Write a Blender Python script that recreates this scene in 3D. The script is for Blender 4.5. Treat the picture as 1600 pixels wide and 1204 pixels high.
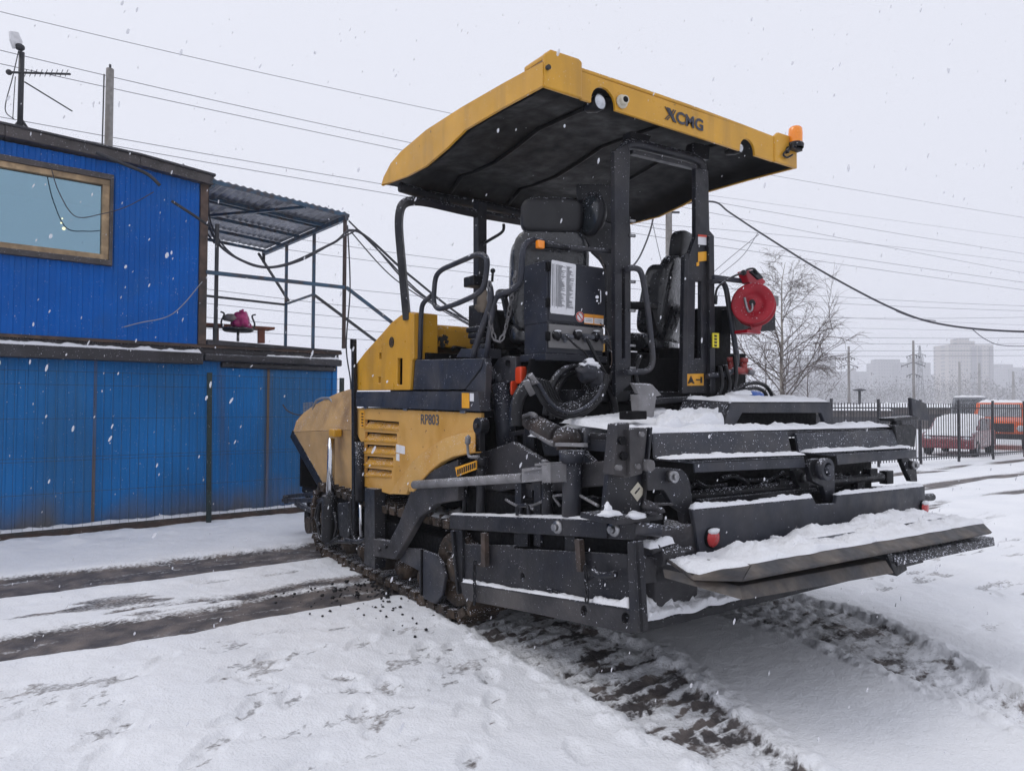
import bpy, bmesh, math, random
import numpy as np
from mathutils import Vector, Matrix, noise
from mathutils.geometry import tessellate_polygon

for o in list(bpy.data.objects): bpy.data.objects.remove(o)
SC = bpy.context.scene
COL = SC.collection
random.seed(7)

# ------------------------------------------------------------------ camera
FPX = 1110.0
YAW, PITCH, ROLL, CAMH = math.radians(34.7), math.radians(1.5), math.radians(0.3), 1.6
_f = Vector((math.sin(YAW)*math.cos(PITCH), math.cos(YAW)*math.cos(PITCH), math.sin(PITCH)))
_r0 = Vector((math.cos(YAW), -math.sin(YAW), 0)); _u0 = _r0.cross(_f)
_r = _r0*math.cos(ROLL) + _u0*math.sin(ROLL); _u = _u0*math.cos(ROLL) - _r0*math.sin(ROLL)
CAM = Vector((0, 0, CAMH))
cam_data = bpy.data.cameras.new('camera'); cam = bpy.data.objects.new('camera', cam_data); COL.objects.link(cam)
m3 = Matrix((_r, _u, -_f)).transposed()
cam.matrix_world = Matrix.Translation(CAM) @ m3.to_4x4()
cam_data.sensor_width = 36; cam_data.lens = FPX/1600*36
cam_data.clip_start = 0.05; cam_data.clip_end = 4000
SC.camera = cam

# ------------------------------------------------------------------ world, sun, exposure
W = bpy.data.worlds.new('World'); SC.world = W; W.use_nodes = True
nt = W.node_tree; nt.nodes.clear()
SUN_EL, SUN_AZ = math.radians(52), math.radians(-60)      # azimuth from +Y, towards -X
sky = nt.nodes.new('ShaderNodeTexSky'); sky.sky_type = 'NISHITA'; sky.sun_disc = False
sky.sun_elevation = SUN_EL; sky.sun_rotation = SUN_AZ; sky.dust_density = 6; sky.air_density = 1.5
hs = nt.nodes.new('ShaderNodeHueSaturation'); hs.inputs['Saturation'].default_value = 0.35
mx = nt.nodes.new('ShaderNodeMixRGB'); mx.inputs[0].default_value = 0.93
mx.inputs[2].default_value = (6.45, 6.6, 7.35, 1)           # thick even cloud cover
bg = nt.nodes.new('ShaderNodeBackground'); bg.inputs[1].default_value = 0.132
wo = nt.nodes.new('ShaderNodeOutputWorld')
nt.links.new(sky.outputs[0], hs.inputs['Color']); nt.links.new(hs.outputs[0], mx.inputs[1])
nt.links.new(mx.outputs[0], bg.inputs[0]); nt.links.new(bg.outputs[0], wo.inputs[0])
sd = bpy.data.lights.new('sun', 'SUN'); sd.energy = 0.65; sd.angle = math.radians(25); sd.color = (1, .97, .93)
so = bpy.data.objects.new('sun', sd); COL.objects.link(so)
sdir = Vector((math.sin(SUN_AZ)*math.cos(SUN_EL), math.cos(SUN_AZ)*math.cos(SUN_EL), math.sin(SUN_EL)))
so.rotation_euler = sdir.to_track_quat('Z', 'Y').to_euler(); so.location = sdir*50
SC.view_settings.view_transform = 'Standard'; SC.view_settings.look = 'None'
SC.view_settings.exposure = 0.0; SC.view_settings.gamma = 1
SC.render.engine = 'CYCLES'
SC.cycles.volume_bounces = 1; SC.cycles.max_bounces = 8; SC.cycles.transparent_max_bounces = 12

# ------------------------------------------------------------------ measuring: a sight line met with a real plane
def ray(px, py): return _r*((px-800)/FPX) - _u*((py-602)/FPX) + _f
def atx(px, py, v): d = ray(px, py); return CAM + d*(v/d.x)
def aty(px, py, v): d = ray(px, py); return CAM + d*(v/d.y)
def atz(px, py, v): d = ray(px, py); return CAM + d*((v-CAMH)/d.z)
def atd(px, py, dist): return CAM + ray(px, py)*dist          # dist = metres in front of the camera
WK = .0875; WU = Vector((1, WK, 0)).normalized(); WN = Vector((WK, -1, 0)).normalized(); WB = Vector((0, 9.95, 0))
def atw(px, py, off=0.0):                                      # the long blue wall, off = metres in front of it
    b = WB + WN*off; d = ray(px, py); t = (b-CAM).dot(WN)/d.dot(WN); return CAM + d*t
def wl(s, z, off=0.0): return WB + WU*s + WN*off + Vector((0, 0, z))
def V(*a): return Vector(a)

# ------------------------------------------------------------------ materials
def mat(name, col, rough=.6, metal=0, vary=.25, scale=6, bump=0.0, bscale=40, snow=0.0, dirt=None, dirt_amt=0.0,
        dirt_scale=3, emit=None, spec=.5, coat=0, streak=False, chips=None, chips_amt=0.0):
    m = bpy.data.materials.new(name); m.use_nodes = True; n = m.node_tree.nodes; l = m.node_tree.links
    p = n['Principled BSDF']; p.inputs['Roughness'].default_value = rough; p.inputs['Metallic'].default_value = metal
    p.inputs['Specular IOR Level'].default_value = spec; p.inputs['Coat Weight'].default_value = coat
    tc = n.new('ShaderNodeTexCoord')
    def noi(s, detail=5, vec=None):
        t = n.new('ShaderNodeTexNoise'); t.inputs['Scale'].default_value = s; t.inputs['Detail'].default_value = detail
        l.new(vec or tc.outputs['Object'], t.inputs['Vector']); return t
    def ramp(src, a, b, c0=(0, 0, 0, 1), c1=(1, 1, 1, 1)):
        r = n.new('ShaderNodeValToRGB'); r.color_ramp.elements[0].position = a; r.color_ramp.elements[1].position = b
        r.color_ramp.elements[0].color = c0; r.color_ramp.elements[1].color = c1; l.new(src, r.inputs[0]); return r
    def mixc(f, a, b):
        x = n.new('ShaderNodeMixRGB')
        for i, v in enumerate((f, a, b)):
            if hasattr(v, 'links') or hasattr(v, 'is_linked'): l.new(v, x.inputs[i])
            elif isinstance(v, (int, float)): x.inputs[i].default_value = v
            else: x.inputs[i].default_value = (*v[:3], 1)
        return x.outputs[0]
    nz = noi(scale)
    r = ramp(nz.outputs['Fac'], .3, .7, (*[c*(1-vary) for c in col], 1), (*[min(1, c*(1+vary)) for c in col], 1))
    c = r.outputs[0]
    if dirt:
        vec = None
        if streak:
            mp = n.new('ShaderNodeMapping'); mp.inputs['Scale'].default_value = (1, 1, .12)
            l.new(tc.outputs['Object'], mp.inputs['Vector']); vec = mp.outputs[0]
        dn = noi(dirt_scale, 8, vec); dr = ramp(dn.outputs['Fac'], .62-dirt_amt*.45, .82-dirt_amt*.35)
        c = mixc(dr.outputs[0], c, dirt)
    if chips:
        cn = noi(19, 6); cr = ramp(cn.outputs['Fac'], .70-chips_amt*.1, .73-chips_amt*.1); c = mixc(cr.outputs[0], c, chips)
    rr = ramp(noi(scale*2.3).outputs['Fac'], .3, .7, (max(0, rough-.12),)*3+(1,), (min(1, rough+.12),)*3+(1,))
    l.new(rr.outputs[0], p.inputs['Roughness'])
    if snow:                                                    # wet snow grains stuck on it, more on what faces up
        g = n.new('ShaderNodeNewGeometry'); sx = n.new('ShaderNodeSeparateXYZ'); l.new(g.outputs['Normal'], sx.inputs[0])
        sn = noi(95, 2); s2 = noi(9, 3)
        a = n.new('ShaderNodeMath'); a.operation = 'MULTIPLY_ADD'; l.new(sx.outputs['Z'], a.inputs[0]); a.inputs[1].default_value = .17
        l.new(sn.outputs['Fac'], a.inputs[2])
        b = n.new('ShaderNodeMath'); b.operation = 'MULTIPLY_ADD'; l.new(s2.outputs['Fac'], b.inputs[0]); b.inputs[1].default_value = .16; l.new(a.outputs[0], b.inputs[2])
        sr = ramp(b.outputs[0], .815-.03*snow, .835-.03*snow); c = mixc(sr.outputs[0], c, (.75, .77, .85))
    l.new(c, p.inputs['Base Color'])
    if bump:
        bn = noi(bscale, 4); bp = n.new('ShaderNodeBump'); bp.inputs['Strength'].default_value = bump; bp.inputs['Distance'].default_value = .01
        l.new(bn.outputs['Fac'], bp.inputs['Height']); l.new(bp.outputs[0], p.inputs['Normal'])
    if emit:
        p.inputs['Emission Color'].default_value = (*emit[:3], 1); p.inputs['Emission Strength'].default_value = emit[3]
    return m

M = {}
M['grey'] = mat('slate grey machine paint', (.0095, .0105, .016), .42, vary=.4, scale=7, snow=.5, spec=.35, chips=(.09, .085, .085), chips_amt=-.1, dirt=(.030, .029, .032), dirt_amt=.45, dirt_scale=4, bump=.15, bscale=60)
M['grey2'] = mat('lighter slate machine paint', (.027, .030, .041), .45, vary=.25, scale=5, snow=.25, spec=.35, chips=(.14, .13, .13), chips_amt=-.1, dirt=(.055, .053, .057), dirt_amt=.4, dirt_scale=4, bump=.12)
M['greyp'] = mat('slate paint of the cabinet', (.018, .020, .029), .4, vary=.2, scale=5, snow=.25, spec=.35, dirt=(.04, .04, .046), dirt_amt=.2)
M['black'] = mat('black machine paint', (.007, .0075, .0105), .45, vary=.4, scale=9, snow=.4, spec=.3, dirt=(.018, .018, .02), dirt_amt=.3, bump=.2)
M['pitch'] = mat('black machinery and gap shade', (.003, .003, .004), .6, spec=.12, vary=.4, scale=14, dirt=(.009, .0085, .009), dirt_amt=.3, bump=.5, bscale=30)  # near black machinery; also colours the sheets that stand in for shade in gaps
M['yellow'] = mat('yellow machine paint', (.60, .305, .02), .38, vary=.12, scale=3, snow=.2, dirt=(.42, .22, .03), dirt_amt=.2, dirt_scale=5, spec=.5, streak=True, chips=(.12, .07, .03), chips_amt=.0)
M['ydust'] = mat('dusty yellow machine paint', (.60, .335, .085), .5, vary=.12, scale=2.5, snow=.25, dirt=(.47, .235, .03), dirt_amt=.25, chips=(.2, .09, .03), chips_amt=.0)
M['yfender'] = mat('yellow fender paint with rust chips', (.60, .35, .10), .5, vary=.15, scale=3, snow=.2, dirt=(.45, .22, .03), dirt_amt=.35, chips=(.16, .06, .015), chips_amt=.25)
M['yhop'] = mat('hopper paint filmed with asphalt dust', (.50, .31, .13), .5, vary=.2, scale=3, snow=.8, dirt=(.22, .13, .06), dirt_amt=.12, dirt_scale=2)
M['liner'] = mat('black canopy liner', (.002, .0022, .003), .55, vary=.4, scale=4, spec=.12, bump=.4, bscale=8)
M['dust'] = mat('dusty pale steel', (.2, .195, .2), .6, vary=.25, scale=8, snow=.8, dirt=(.09, .085, .085), dirt_amt=.3, bump=.2)
M['armd'] = mat('muddy dark arm paint', (.024, .023, .027), .6, vary=.3, scale=4, snow=.3, dirt=(.075, .068, .066), dirt_amt=.35, dirt_scale=2, bump=.3)
M['rusty'] = mat('brown rusty steel', (.075, .05, .037), .75, vary=.5, scale=12, snow=.4, dirt=(.03, .027, .028), dirt_amt=.5, bump=.4)
M['plank'] = mat('worn brown grey footboard steel', (.085, .07, .058), .6, vary=.45, scale=9, snow=0, dirt=(.035, .035, .04), dirt_amt=.5, dirt_scale=6, bump=.3)
M['chrome'] = mat('chromed rod', (.6, .61, .64), .18, metal=1, vary=.05)
M['steel'] = mat('bare bolt steel', (.3, .3, .31), .4, metal=.9, vary=.3, scale=30)
M['mud'] = mat('muddy track steel', (.028, .019, .013), .75, vary=.6, scale=14, snow=.7, dirt=(.07, .045, .028), dirt_amt=.4, dirt_scale=7, bump=.8, bscale=25)
M['rubber'] = mat('black rubber hose', (.008, .008, .010), .4, vary=.3, snow=.25, spec=.35)
M['red'] = mat('crimson reel paint', (.33, .006, .018), .4, vary=.25, snow=.2, spec=.4)
M['redlens'] = mat('red reflector', (.5, .02, .02), .25, vary=.1, coat=.5)
M['dred'] = mat('dull red valve paint', (.28, .045, .04), .5, vary=.3, snow=.4)
M['oranger'] = mat('orange red plastic', (.6, .05, .01), .45, vary=.15)
M['amber'] = mat('amber lens', (.95, .28, .01), .2, vary=.05, coat=.5)
M['white'] = mat('white sticker', (.7, .7, .72), .6, vary=.08, scale=20)
M['ystick'] = mat('yellow warning sticker', (.75, .35, .02), .5, vary=.12, scale=12)
M['ystick2'] = mat('pure yellow sticker', (.75, .62, .03), .5, vary=.1)
M['ink'] = mat('dark print', (.02, .018, .016), .6, vary=.1)
M['inkgrey'] = mat('dark grey lettering', (.03, .032, .05), .5, vary=.1)
M['gtext'] = mat('slate lettering', (.08, .085, .1), .5, vary=.1)
M['orangeink'] = mat('orange print', (.75, .3, .03), .6, vary=.1)
M['redink'] = mat('red print', (.55, .06, .03), .6, vary=.1)
M['plasticwrap'] = mat('seat under plastic film', (.013, .014, .017), .28, vary=.6, scale=5, bump=1.0, bscale=16, coat=.6, snow=.4)
M['seat'] = mat('black seat cover', (.008, .008, .010), .5, vary=.2, snow=.2)
M['lamp'] = mat('lamp glass', (.55, .58, .62), .15, vary=.2, scale=40)
M['camwhite'] = mat('cream camera housing', (.6, .56, .45), .4, vary=.05)
M['green'] = mat('socket panel taupe', (.17, .165, .165), .5, vary=.1)
M['rag'] = mat('brown rag', (.16, .13, .1), .9, vary=.4, bump=.6)
M['blue'] = mat('cobalt corrugated sheet', (.0, .098, .41), .5, vary=.16, scale=1.1, snow=.1, spec=.18, dirt=(.008, .095, .34), dirt_amt=.25, dirt_scale=2)
M['seam'] = mat('dirty blue seam', (.02, .11, .29), .7, vary=.3, scale=3, dirt=(.12, .085, .06), dirt_amt=.55, streak=True)
M['wood'] = mat('weathered window wood', (.40, .28, .16), .7, vary=.35, scale=14, dirt=(.2, .14, .08), dirt_amt=.5, bump=.4)
M['brownwood'] = mat('old brown board', (.085, .055, .042), .8, vary=.4, scale=9, bump=.5, dirt=(.04, .035, .035), dirt_amt=.4)
M['bench'] = mat('red brown bench board', (.17, .055, .03), .7, vary=.3)
M['tar'] = mat('wet roofing felt', (.022, .021, .026), .4, vary=.5, scale=4, snow=.9, bump=.5, bscale=12)
M['eave'] = mat('brown roof edge sheet', (.05, .042, .042), .5, vary=.35, scale=6, snow=.9, bump=.3)
M['zinc'] = mat('old galvanised sheet', (.27, .28, .31), .45, metal=.5, vary=.25, scale=5)
M['frameblue'] = mat('teal blue pipe paint', (.03, .075, .13), .5, vary=.3, dirt=(.06, .035, .025), dirt_amt=.35, dirt_scale=8)
M['framedark'] = mat('dark steel angle', (.025, .026, .032), .55, vary=.3)
M['rustpost'] = mat('rusty brown post', (.05, .03, .026), .7, vary=.4, bump=.4)
M['concrete'] = mat('weathered concrete', (.22, .21, .2), .85, vary=.25, scale=10, bump=.5, dirt=(.12, .1, .085), dirt_amt=.4, streak=True)
M['wire'] = mat('dark wire', (.035, .035, .045), .6, vary=.1)
M['wiregrey'] = mat('grey aluminium wire', (.12, .12, .14), .6, vary=.1)
M['fgreen'] = mat('dark green fence coating', (.012, .028, .028), .5, vary=.3, snow=.3)
M['fblack'] = mat('black iron railing', (.02, .02, .026), .5, vary=.3, snow=.7)
M['pink'] = mat('magenta plastic bag', (.36, .015, .13), .35, vary=.5, scale=10, bump=.8, bscale=14)
M['greybag'] = mat('grey cloth', (.2, .18, .18), .9, vary=.4, scale=12, bump=.6)
M['carred'] = mat('dark red car paint', (.17, .012, .02), .3, vary=.1, snow=1.6, coat=.6)
M['truck'] = mat('bright orange truck paint', (.80, .13, .02), .4, vary=.1, snow=1.2)
M['dkglass'] = mat('dark car glass', (.02, .025, .03), .1, vary=.2, snow=1.0)
M['glassgrey'] = mat('snowy windscreen', (.28, .29, .31), .3, vary=.3, scale=4, snow=1.3)
M['tyre'] = mat('tyre rubber', (.02, .02, .022), .8, vary=.3, snow=1.0)
M['vanwhite'] = mat('dirty grey van paint', (.13, .135, .15), .5, vary=.15, snow=1)
M['brick'] = mat('grey brick of sheds', (.14, .12, .115), .9, vary=.35, scale=2)
M['bark'] = mat('birch bark', (.28, .255, .22), .9, vary=.3, scale=3, dirt=(.03, .025, .022), dirt_amt=.35, dirt_scale=2)
M['twig'] = mat('brown birch twigs', (.075, .055, .045), .9, vary=.3)
M['farwood'] = mat('grey leafless wood', (.07, .062, .06), 1, vary=.4, scale=.3)
M['crumb'] = mat('asphalt crumbs', (.008, .008, .009), .7, vary=.3)
M['bluecan'] = mat('blue plastic', (.01, .08, .35), .4, vary=.2, snow=1.0)
M['alu'] = mat('dull aluminium', (.3, .3, .32), .5, metal=.6, vary=.2)

def facade(name, c, wcol, sx, sz):
    m = mat(name, c, .85, vary=.08, scale=.05); n = m.node_tree.nodes; l = m.node_tree.links
    tc = n.new('ShaderNodeTexCoord'); s = n.new('ShaderNodeSeparateXYZ'); l.new(tc.outputs['Object'], s.inputs[0])
    ad = n.new('ShaderNodeMath'); ad.operation = 'SUBTRACT'; l.new(s.outputs['Y'], ad.inputs[0]); l.new(s.outputs['X'], ad.inputs[1])
    fs = []
    for src, per, w in ((ad.outputs[0], sx, .45), (s.outputs['Z'], sz, .5)):
        d = n.new('ShaderNodeMath'); d.operation = 'DIVIDE'; l.new(src, d.inputs[0]); d.inputs[1].default_value = per
        f = n.new('ShaderNodeMath'); f.operation = 'FRACT'; l.new(d.outputs[0], f.inputs[0])
        g = n.new('ShaderNodeMath'); g.operation = 'LESS_THAN'; l.new(f.outputs[0], g.inputs[0]); g.inputs[1].default_value = w; fs.append(g)
    mu = n.new('ShaderNodeMath'); mu.operation = 'MULTIPLY'; l.new(fs[0].outputs[0], mu.inputs[0]); l.new(fs[1].outputs[0], mu.inputs[1])
    p = n['Principled BSDF']; old = p.inputs['Base Color'].links[0].from_socket
    x = n.new('ShaderNodeMixRGB'); l.new(mu.outputs[0], x.inputs[0]); l.new(old, x.inputs[1]); x.inputs[2].default_value = (*wcol, 1)
    l.new(x.outputs[0], p.inputs['Base Color']); return m
M['tower'] = facade('pale panel facade', (.33, .29, .25), (.12, .12, .13), 3.2, 3.0)
M['block'] = facade('grey panel facade', (.2, .19, .19), (.08, .08, .1), 3.4, 3.0)

M['column'] = facade('darker balcony facade', (.12, .11, .11), (.05, .05, .06), 2.2, 3.0)  # darker facade tone for the balcony columns
def blue_low():
    m = mat('faded blue corrugated sheet', (.012, .155, .43), .55, vary=.18, scale=1.0, snow=.1, spec=.2, dirt=(.035, .13, .27), dirt_amt=.3, dirt_scale=1.5, streak=True)
    n = m.node_tree.nodes; l = m.node_tree.links; p = n['Principled BSDF']; old = p.inputs['Base Color'].links[0].from_socket
    tc = n.new('ShaderNodeTexCoord'); s = n.new('ShaderNodeSeparateXYZ'); l.new(tc.outputs['Object'], s.inputs[0])
    nz = n.new('ShaderNodeTexNoise'); nz.inputs['Scale'].default_value = 1.7; nz.inputs['Detail'].default_value = 7
    mp = n.new('ShaderNodeMapping'); mp.inputs['Scale'].default_value = (1, 1, .5); l.new(tc.outputs['Object'], mp.inputs[0]); l.new(mp.outputs[0], nz.inputs['Vector'])
    a = n.new('ShaderNodeMath'); a.operation = 'MULTIPLY_ADD'; l.new(s.outputs['Z'], a.inputs[0]); a.inputs[1].default_value = -.85; l.new(nz.outputs['Fac'], a.inputs[2])
    r = n.new('ShaderNodeValToRGB'); r.color_ramp.elements[0].position = .08; r.color_ramp.elements[1].position = .52
    r.color_ramp.elements[1].color = (.85,)*3+(1,); l.new(a.outputs[0], r.inputs[0])
    x = n.new('ShaderNodeMixRGB'); l.new(r.outputs[0], x.inputs[0]); l.new(old, x.inputs[1]); x.inputs[2].default_value = (.13, .11, .085, 1)   # splashed mud along the foot
    # vertical rust runs
    mp2 = n.new('ShaderNodeMapping'); mp2.inputs['Scale'].default_value = (1.2, 1.2, .06); l.new(tc.outputs['Object'], mp2.inputs[0])
    n2 = n.new('ShaderNodeTexNoise'); n2.inputs['Scale'].default_value = 2.2; n2.inputs['Detail'].default_value = 5; l.new(mp2.outputs[0], n2.inputs['Vector'])
    r2 = n.new('ShaderNodeValToRGB'); r2.color_ramp.elements[0].position = .64; r2.color_ramp.elements[1].position = .76; r2.color_ramp.elements[1].color = (.6,)*3+(1,)
    l.new(n2.outputs['Fac'], r2.inputs[0])
    y = n.new('ShaderNodeMixRGB'); l.new(r2.outputs[0], y.inputs[0]); l.new(x.outputs[0], y.inputs[1]); y.inputs[2].default_value = (.1, .075, .06, 1)
    l.new(y.outputs[0], p.inputs['Base Color']); return m
M['bluelow'] = blue_low()

def snow_mat(name='fresh snow', base=(.82, .83, .86)):
    m = bpy.data.materials.new(name); m.use_nodes = True; n = m.node_tree.nodes; l = m.node_tree.links; p = n['Principled BSDF']
    tc = n.new('ShaderNodeTexCoord'); t = n.new('ShaderNodeTexNoise'); t.inputs['Scale'].default_value = 90; t.inputs['Detail'].default_value = 8
    l.new(tc.outputs['Object'], t.inputs['Vector']); b = n.new('ShaderNodeBump'); b.inputs['Strength'].default_value = .8; b.inputs['Distance'].default_value = .012
    l.new(t.outputs['Fac'], b.inputs['Height']); l.new(b.outputs[0], p.inputs['Normal'])
    p.inputs['Base Color'].default_value = (*base, 1); p.inputs['Roughness'].default_value = .85; p.inputs['Specular IOR Level'].default_value = .2
    return m
M['snow'] = snow_mat()
M['flake'] = snow_mat('snowflake', (.85, .86, .9)); M['flake'].node_tree.nodes['Principled BSDF'].inputs['Alpha'].default_value = .6

def glass():
    m = bpy.data.materials.new('window glass'); m.use_nodes = True; n = m.node_tree.nodes; l = m.node_tree.links; n.clear()
    g = n.new('ShaderNodeBsdfGlossy'); g.inputs['Roughness'].default_value = .03; g.inputs['Color'].default_value = (.47, .67, .79, 1)
    t = n.new('ShaderNodeBsdfTransparent'); t.inputs['Color'].default_value = (.75, .9, .92, 1)
    mx = n.new('ShaderNodeMixShader'); mx.inputs[0].default_value = .42; o = n.new('ShaderNodeOutputMaterial')
    l.new(t.outputs[0], mx.inputs[1]); l.new(g.outputs[0], mx.inputs[2]); l.new(mx.outputs[0], o.inputs[0]); return m
M['glass'] = glass()
M['room'] = mat('teal room wall', (.10, .16, .2), .8, vary=.1)
M['bulb'] = mat('lit bulb', (1, .8, .5), .5, vary=0, emit=(1, .6, .25, 5))

# ------------------------------------------------------------------ mesh builder
def frame_from(d):
    d = d.normalized(); a = Vector((0, 0, 1)) if abs(d.z) < .95 else Vector((1, 0, 0))
    u = d.cross(a).normalized(); return u, u.cross(d).normalized()
class MB:
    def __init__(s): s.bm = bmesh.new(); s.smooth = set()
    def face(s, pts, smooth=False):
        f = s.bm.faces.new([s.bm.verts.new(p) for p in pts]); f.smooth = smooth; return s
    def box(s, a, b):
        x0, y0, z0 = [min(a[i], b[i]) for i in range(3)]; x1, y1, z1 = [max(a[i], b[i]) for i in range(3)]
        v = [s.bm.verts.new(p) for p in ((x0,y0,z0),(x1,y0,z0),(x1,y1,z0),(x0,y1,z0),(x0,y0,z1),(x1,y0,z1),(x1,y1,z1),(x0,y1,z1))]
        for q in ((3,2,1,0),(4,5,6,7),(0,1,5,4),(1,2,6,5),(2,3,7,6),(3,0,4,7)): s.bm.faces.new([v[i] for i in q])
        return s
    def prism(s, pts, off, holes=(), smooth=False):
        """closed outline pts (with optional holes) pushed along off"""
        off = Vector(off); loops = [[Vector(p) for p in pts]] + [[Vector(p) for p in h] for h in holes]
        flat = [p for lp in loops for p in lp]
        tri = tessellate_polygon(loops)
        A = [s.bm.verts.new(p) for p in flat]; B = [s.bm.verts.new(p+off) for p in flat]
        for t in tri:
            for q in ([A[i] for i in t], [B[i] for i in reversed(t)]):
                try: s.bm.faces.new(q)
                except ValueError: pass
        k = 0
        for lp in loops:
            n = len(lp)
            for i in range(n):
                j = (i+1) % n
                f = s.bm.faces.new((A[k+i], A[k+j], B[k+j], B[k+i])); f.smooth = smooth
            k += n
        bmesh.ops.recalc_face_normals(s.bm, faces=s.bm.faces[:])
        return s
    def bar(s, a, b, w, h, up=None):
        """rectangular bar from a to b, w across, h along up"""
        a, b = Vector(a), Vector(b); d = (b-a).normalized()
        up = Vector(up) if up else (Vector((0, 0, 1)) if abs(d.z) < .95 else Vector((0, 1, 0)))
        u = d.cross(up).normalized(); v = u.cross(d).normalized()
        P = [a-u*w/2-v*h/2, a+u*w/2-v*h/2, a+u*w/2+v*h/2, a-u*w/2+v*h/2]
        return s.prism(P, b-a)
    def tube(s, pts, r, seg=10, closed=False, taper=None):
        pts = [Vector(p) for p in pts]; n = len(pts); rings = []
        d0 = (pts[1]-pts[0]).normalized(); u, v = frame_from(d0)
        for i, p in enumerate(pts):
            if closed: d = (pts[(i+1) % n]-pts[i-1]).normalized()
            else: d = (pts[min(i+1, n-1)]-pts[max(i-1, 0)]).normalized()
            u = (u - d*u.dot(d)); u = u.normalized() if u.length > 1e-6 else frame_from(d)[0]; v = d.cross(u)
            rr = r if taper is None else r*(1+(taper-1)*i/(n-1))
            rings.append([s.bm.verts.new(p+(u*math.cos(2*math.pi*k/seg)+v*math.sin(2*math.pi*k/seg))*rr) for k in range(seg)])
        m = n if closed else n-1
        for i in range(m):
            A, B = rings[i], rings[(i+1) % n]
            for k in range(seg):
                f = s.bm.faces.new((A[k], A[(k+1) % seg], B[(k+1) % seg], B[k])); f.smooth = seg > 5
        if not closed and seg > 2:
            s.bm.faces.new(rings[0][::-1]); s.bm.faces.new(rings[-1])
        return s
    def cyl(s, a, b, r, seg=18, r2=None): return s.tube([a, b], r, seg, taper=None if r2 is None else r2/r)
    def ring(s, a, b, r, ri, seg=20):
        a, b = Vector(a), Vector(b); u, v = frame_from(b-a)
        def loop(c, rr): return [s.bm.verts.new(c+(u*math.cos(2*math.pi*k/seg)+v*math.sin(2*math.pi*k/seg))*rr) for k in range(seg)]
        L = [loop(a, r), loop(b, r), loop(b, ri), loop(a, ri)]
        for i in range(4):
            A, B = L[i], L[(i+1) % 4]
            for k in range(seg):
                f = s.bm.faces.new((A[k], A[(k+1) % seg], B[(k+1) % seg], B[k])); f.smooth = i in (0, 2)
        return s
    def lathe(s, c, axis, prof, seg=24):
        c = Vector(c); ax = Vector(axis).normalized(); u, v = frame_from(ax); R = []
        for (r, h) in prof:
            R.append([s.bm.verts.new(c+ax*h+(u*math.cos(2*math.pi*k/seg)+v*math.sin(2*math.pi*k/seg))*max(r, 1e-4)) for k in range(seg)])
        for i in range(len(R)-1):
            for k in range(seg):
                f = s.bm.faces.new((R[i][k], R[i][(k+1) % seg], R[i+1][(k+1) % seg], R[i+1][k])); f.smooth = True
        return s
    def blob(s, c, r, seg=10, squash=(1, 1, 1), jit=0):
        c = Vector(c); bm2 = bmesh.ops.create_icosphere(s.bm, subdivisions=2 if seg <= 10 else 3, radius=1)
        for v in bm2['verts']:
            q = v.co.copy(); k = 1+jit*noise.noise(q*1.7+c*3)
            v.co = c + Vector((q.x*squash[0], q.y*squash[1], q.z*squash[2]))*r*k
            for f in v.link_faces: f.smooth = True
        return s
    def pillow(s, c, ux, uy, uz, e=.35, n=14):
        """rounded box with half axes ux, uy, uz"""
        c = Vector(c); R = []
        def sg(x, p): return math.copysign(abs(x)**p, x)
        for i in range(n+1):
            ph = -math.pi/2+math.pi*i/n; row = []
            for k in range(2*n):
                th = math.pi*k/n
                row.append(s.bm.verts.new(c+ux*sg(math.cos(ph), e)*sg(math.cos(th), e)+uy*sg(math.cos(ph), e)*sg(math.sin(th), e)+uz*sg(math.sin(ph), e)))
            R.append(row)
        for i in range(n):
            for k in range(2*n):
                f = s.bm.faces.new((R[i][k], R[i][(k+1) % (2*n)], R[i+1][(k+1) % (2*n)], R[i+1][k])); f.smooth = True
        return s
    def build(s, name, m, parent=None, bevel=0, kind=None, label=None, solid=0):
        me = bpy.data.meshes.new(name); bmesh.ops.remove_doubles(s.bm, verts=s.bm.verts, dist=1e-6) if False else None
        s.bm.to_mesh(me); s.bm.free()
        for mm in (m if isinstance(m, (list, tuple)) else [m]): me.materials.append(mm)
        o = bpy.data.objects.new(name, me); COL.objects.link(o)
        if parent: par(o, parent)
        if solid:
            md = o.modifiers.new('thickness', 'SOLIDIFY'); md.thickness = solid; md.offset = 0
        if bevel:
            md = o.modifiers.new('bevel', 'BEVEL'); md.width = bevel; md.segments = 2; md.limit_method = 'ANGLE'; md.angle_limit = math.radians(40)
            md.harden_normals = False
        if kind: o['kind'] = kind
        if label: o['label'] = label
        return o
ROOTLOC = {}
def par(o, parent):
    o.parent = parent; loc = ROOTLOC.get(parent.name, Vector((0, 0, 0)))
    o.matrix_parent_inverse = Matrix.Translation(-loc)
def thing(name, label, cat, loc, group=None):
    o = bpy.data.objects.new(name, None); COL.objects.link(o); o.location = loc; o.empty_display_size = .2
    ROOTLOC[o.name] = Vector(loc); o['label'] = label; o['category'] = cat
    if group: o['group'] = group
    return o
def tag(o, label, cat, group=None, kind=None):
    o['label'] = label; o['category'] = cat
    if group: o['group'] = group
    if kind: o['kind'] = kind
    return o
def struct(o): o['kind'] = 'structure'; return o
def smoothpath(pts, n=8, closed=False):
    P = [Vector(p) for p in pts]; out = []; N = len(P); rng = N if closed else N-1
    for i in range(rng):
        p0 = P[i-1] if (i > 0 or closed) else P[0]; p1 = P[i]; p2 = P[(i+1) % N]; p3 = P[(i+2) % N] if (i+2 < N or closed) else P[-1]
        for k in range(n):
            t = k/n
            out.append(.5*((2*p1)+(p2-p0)*t+(2*p0-5*p1+4*p2-p3)*t*t+(3*p1-p0-3*p2+p3)*t**3))
    if not closed: out.append(P[-1])
    return out
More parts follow.
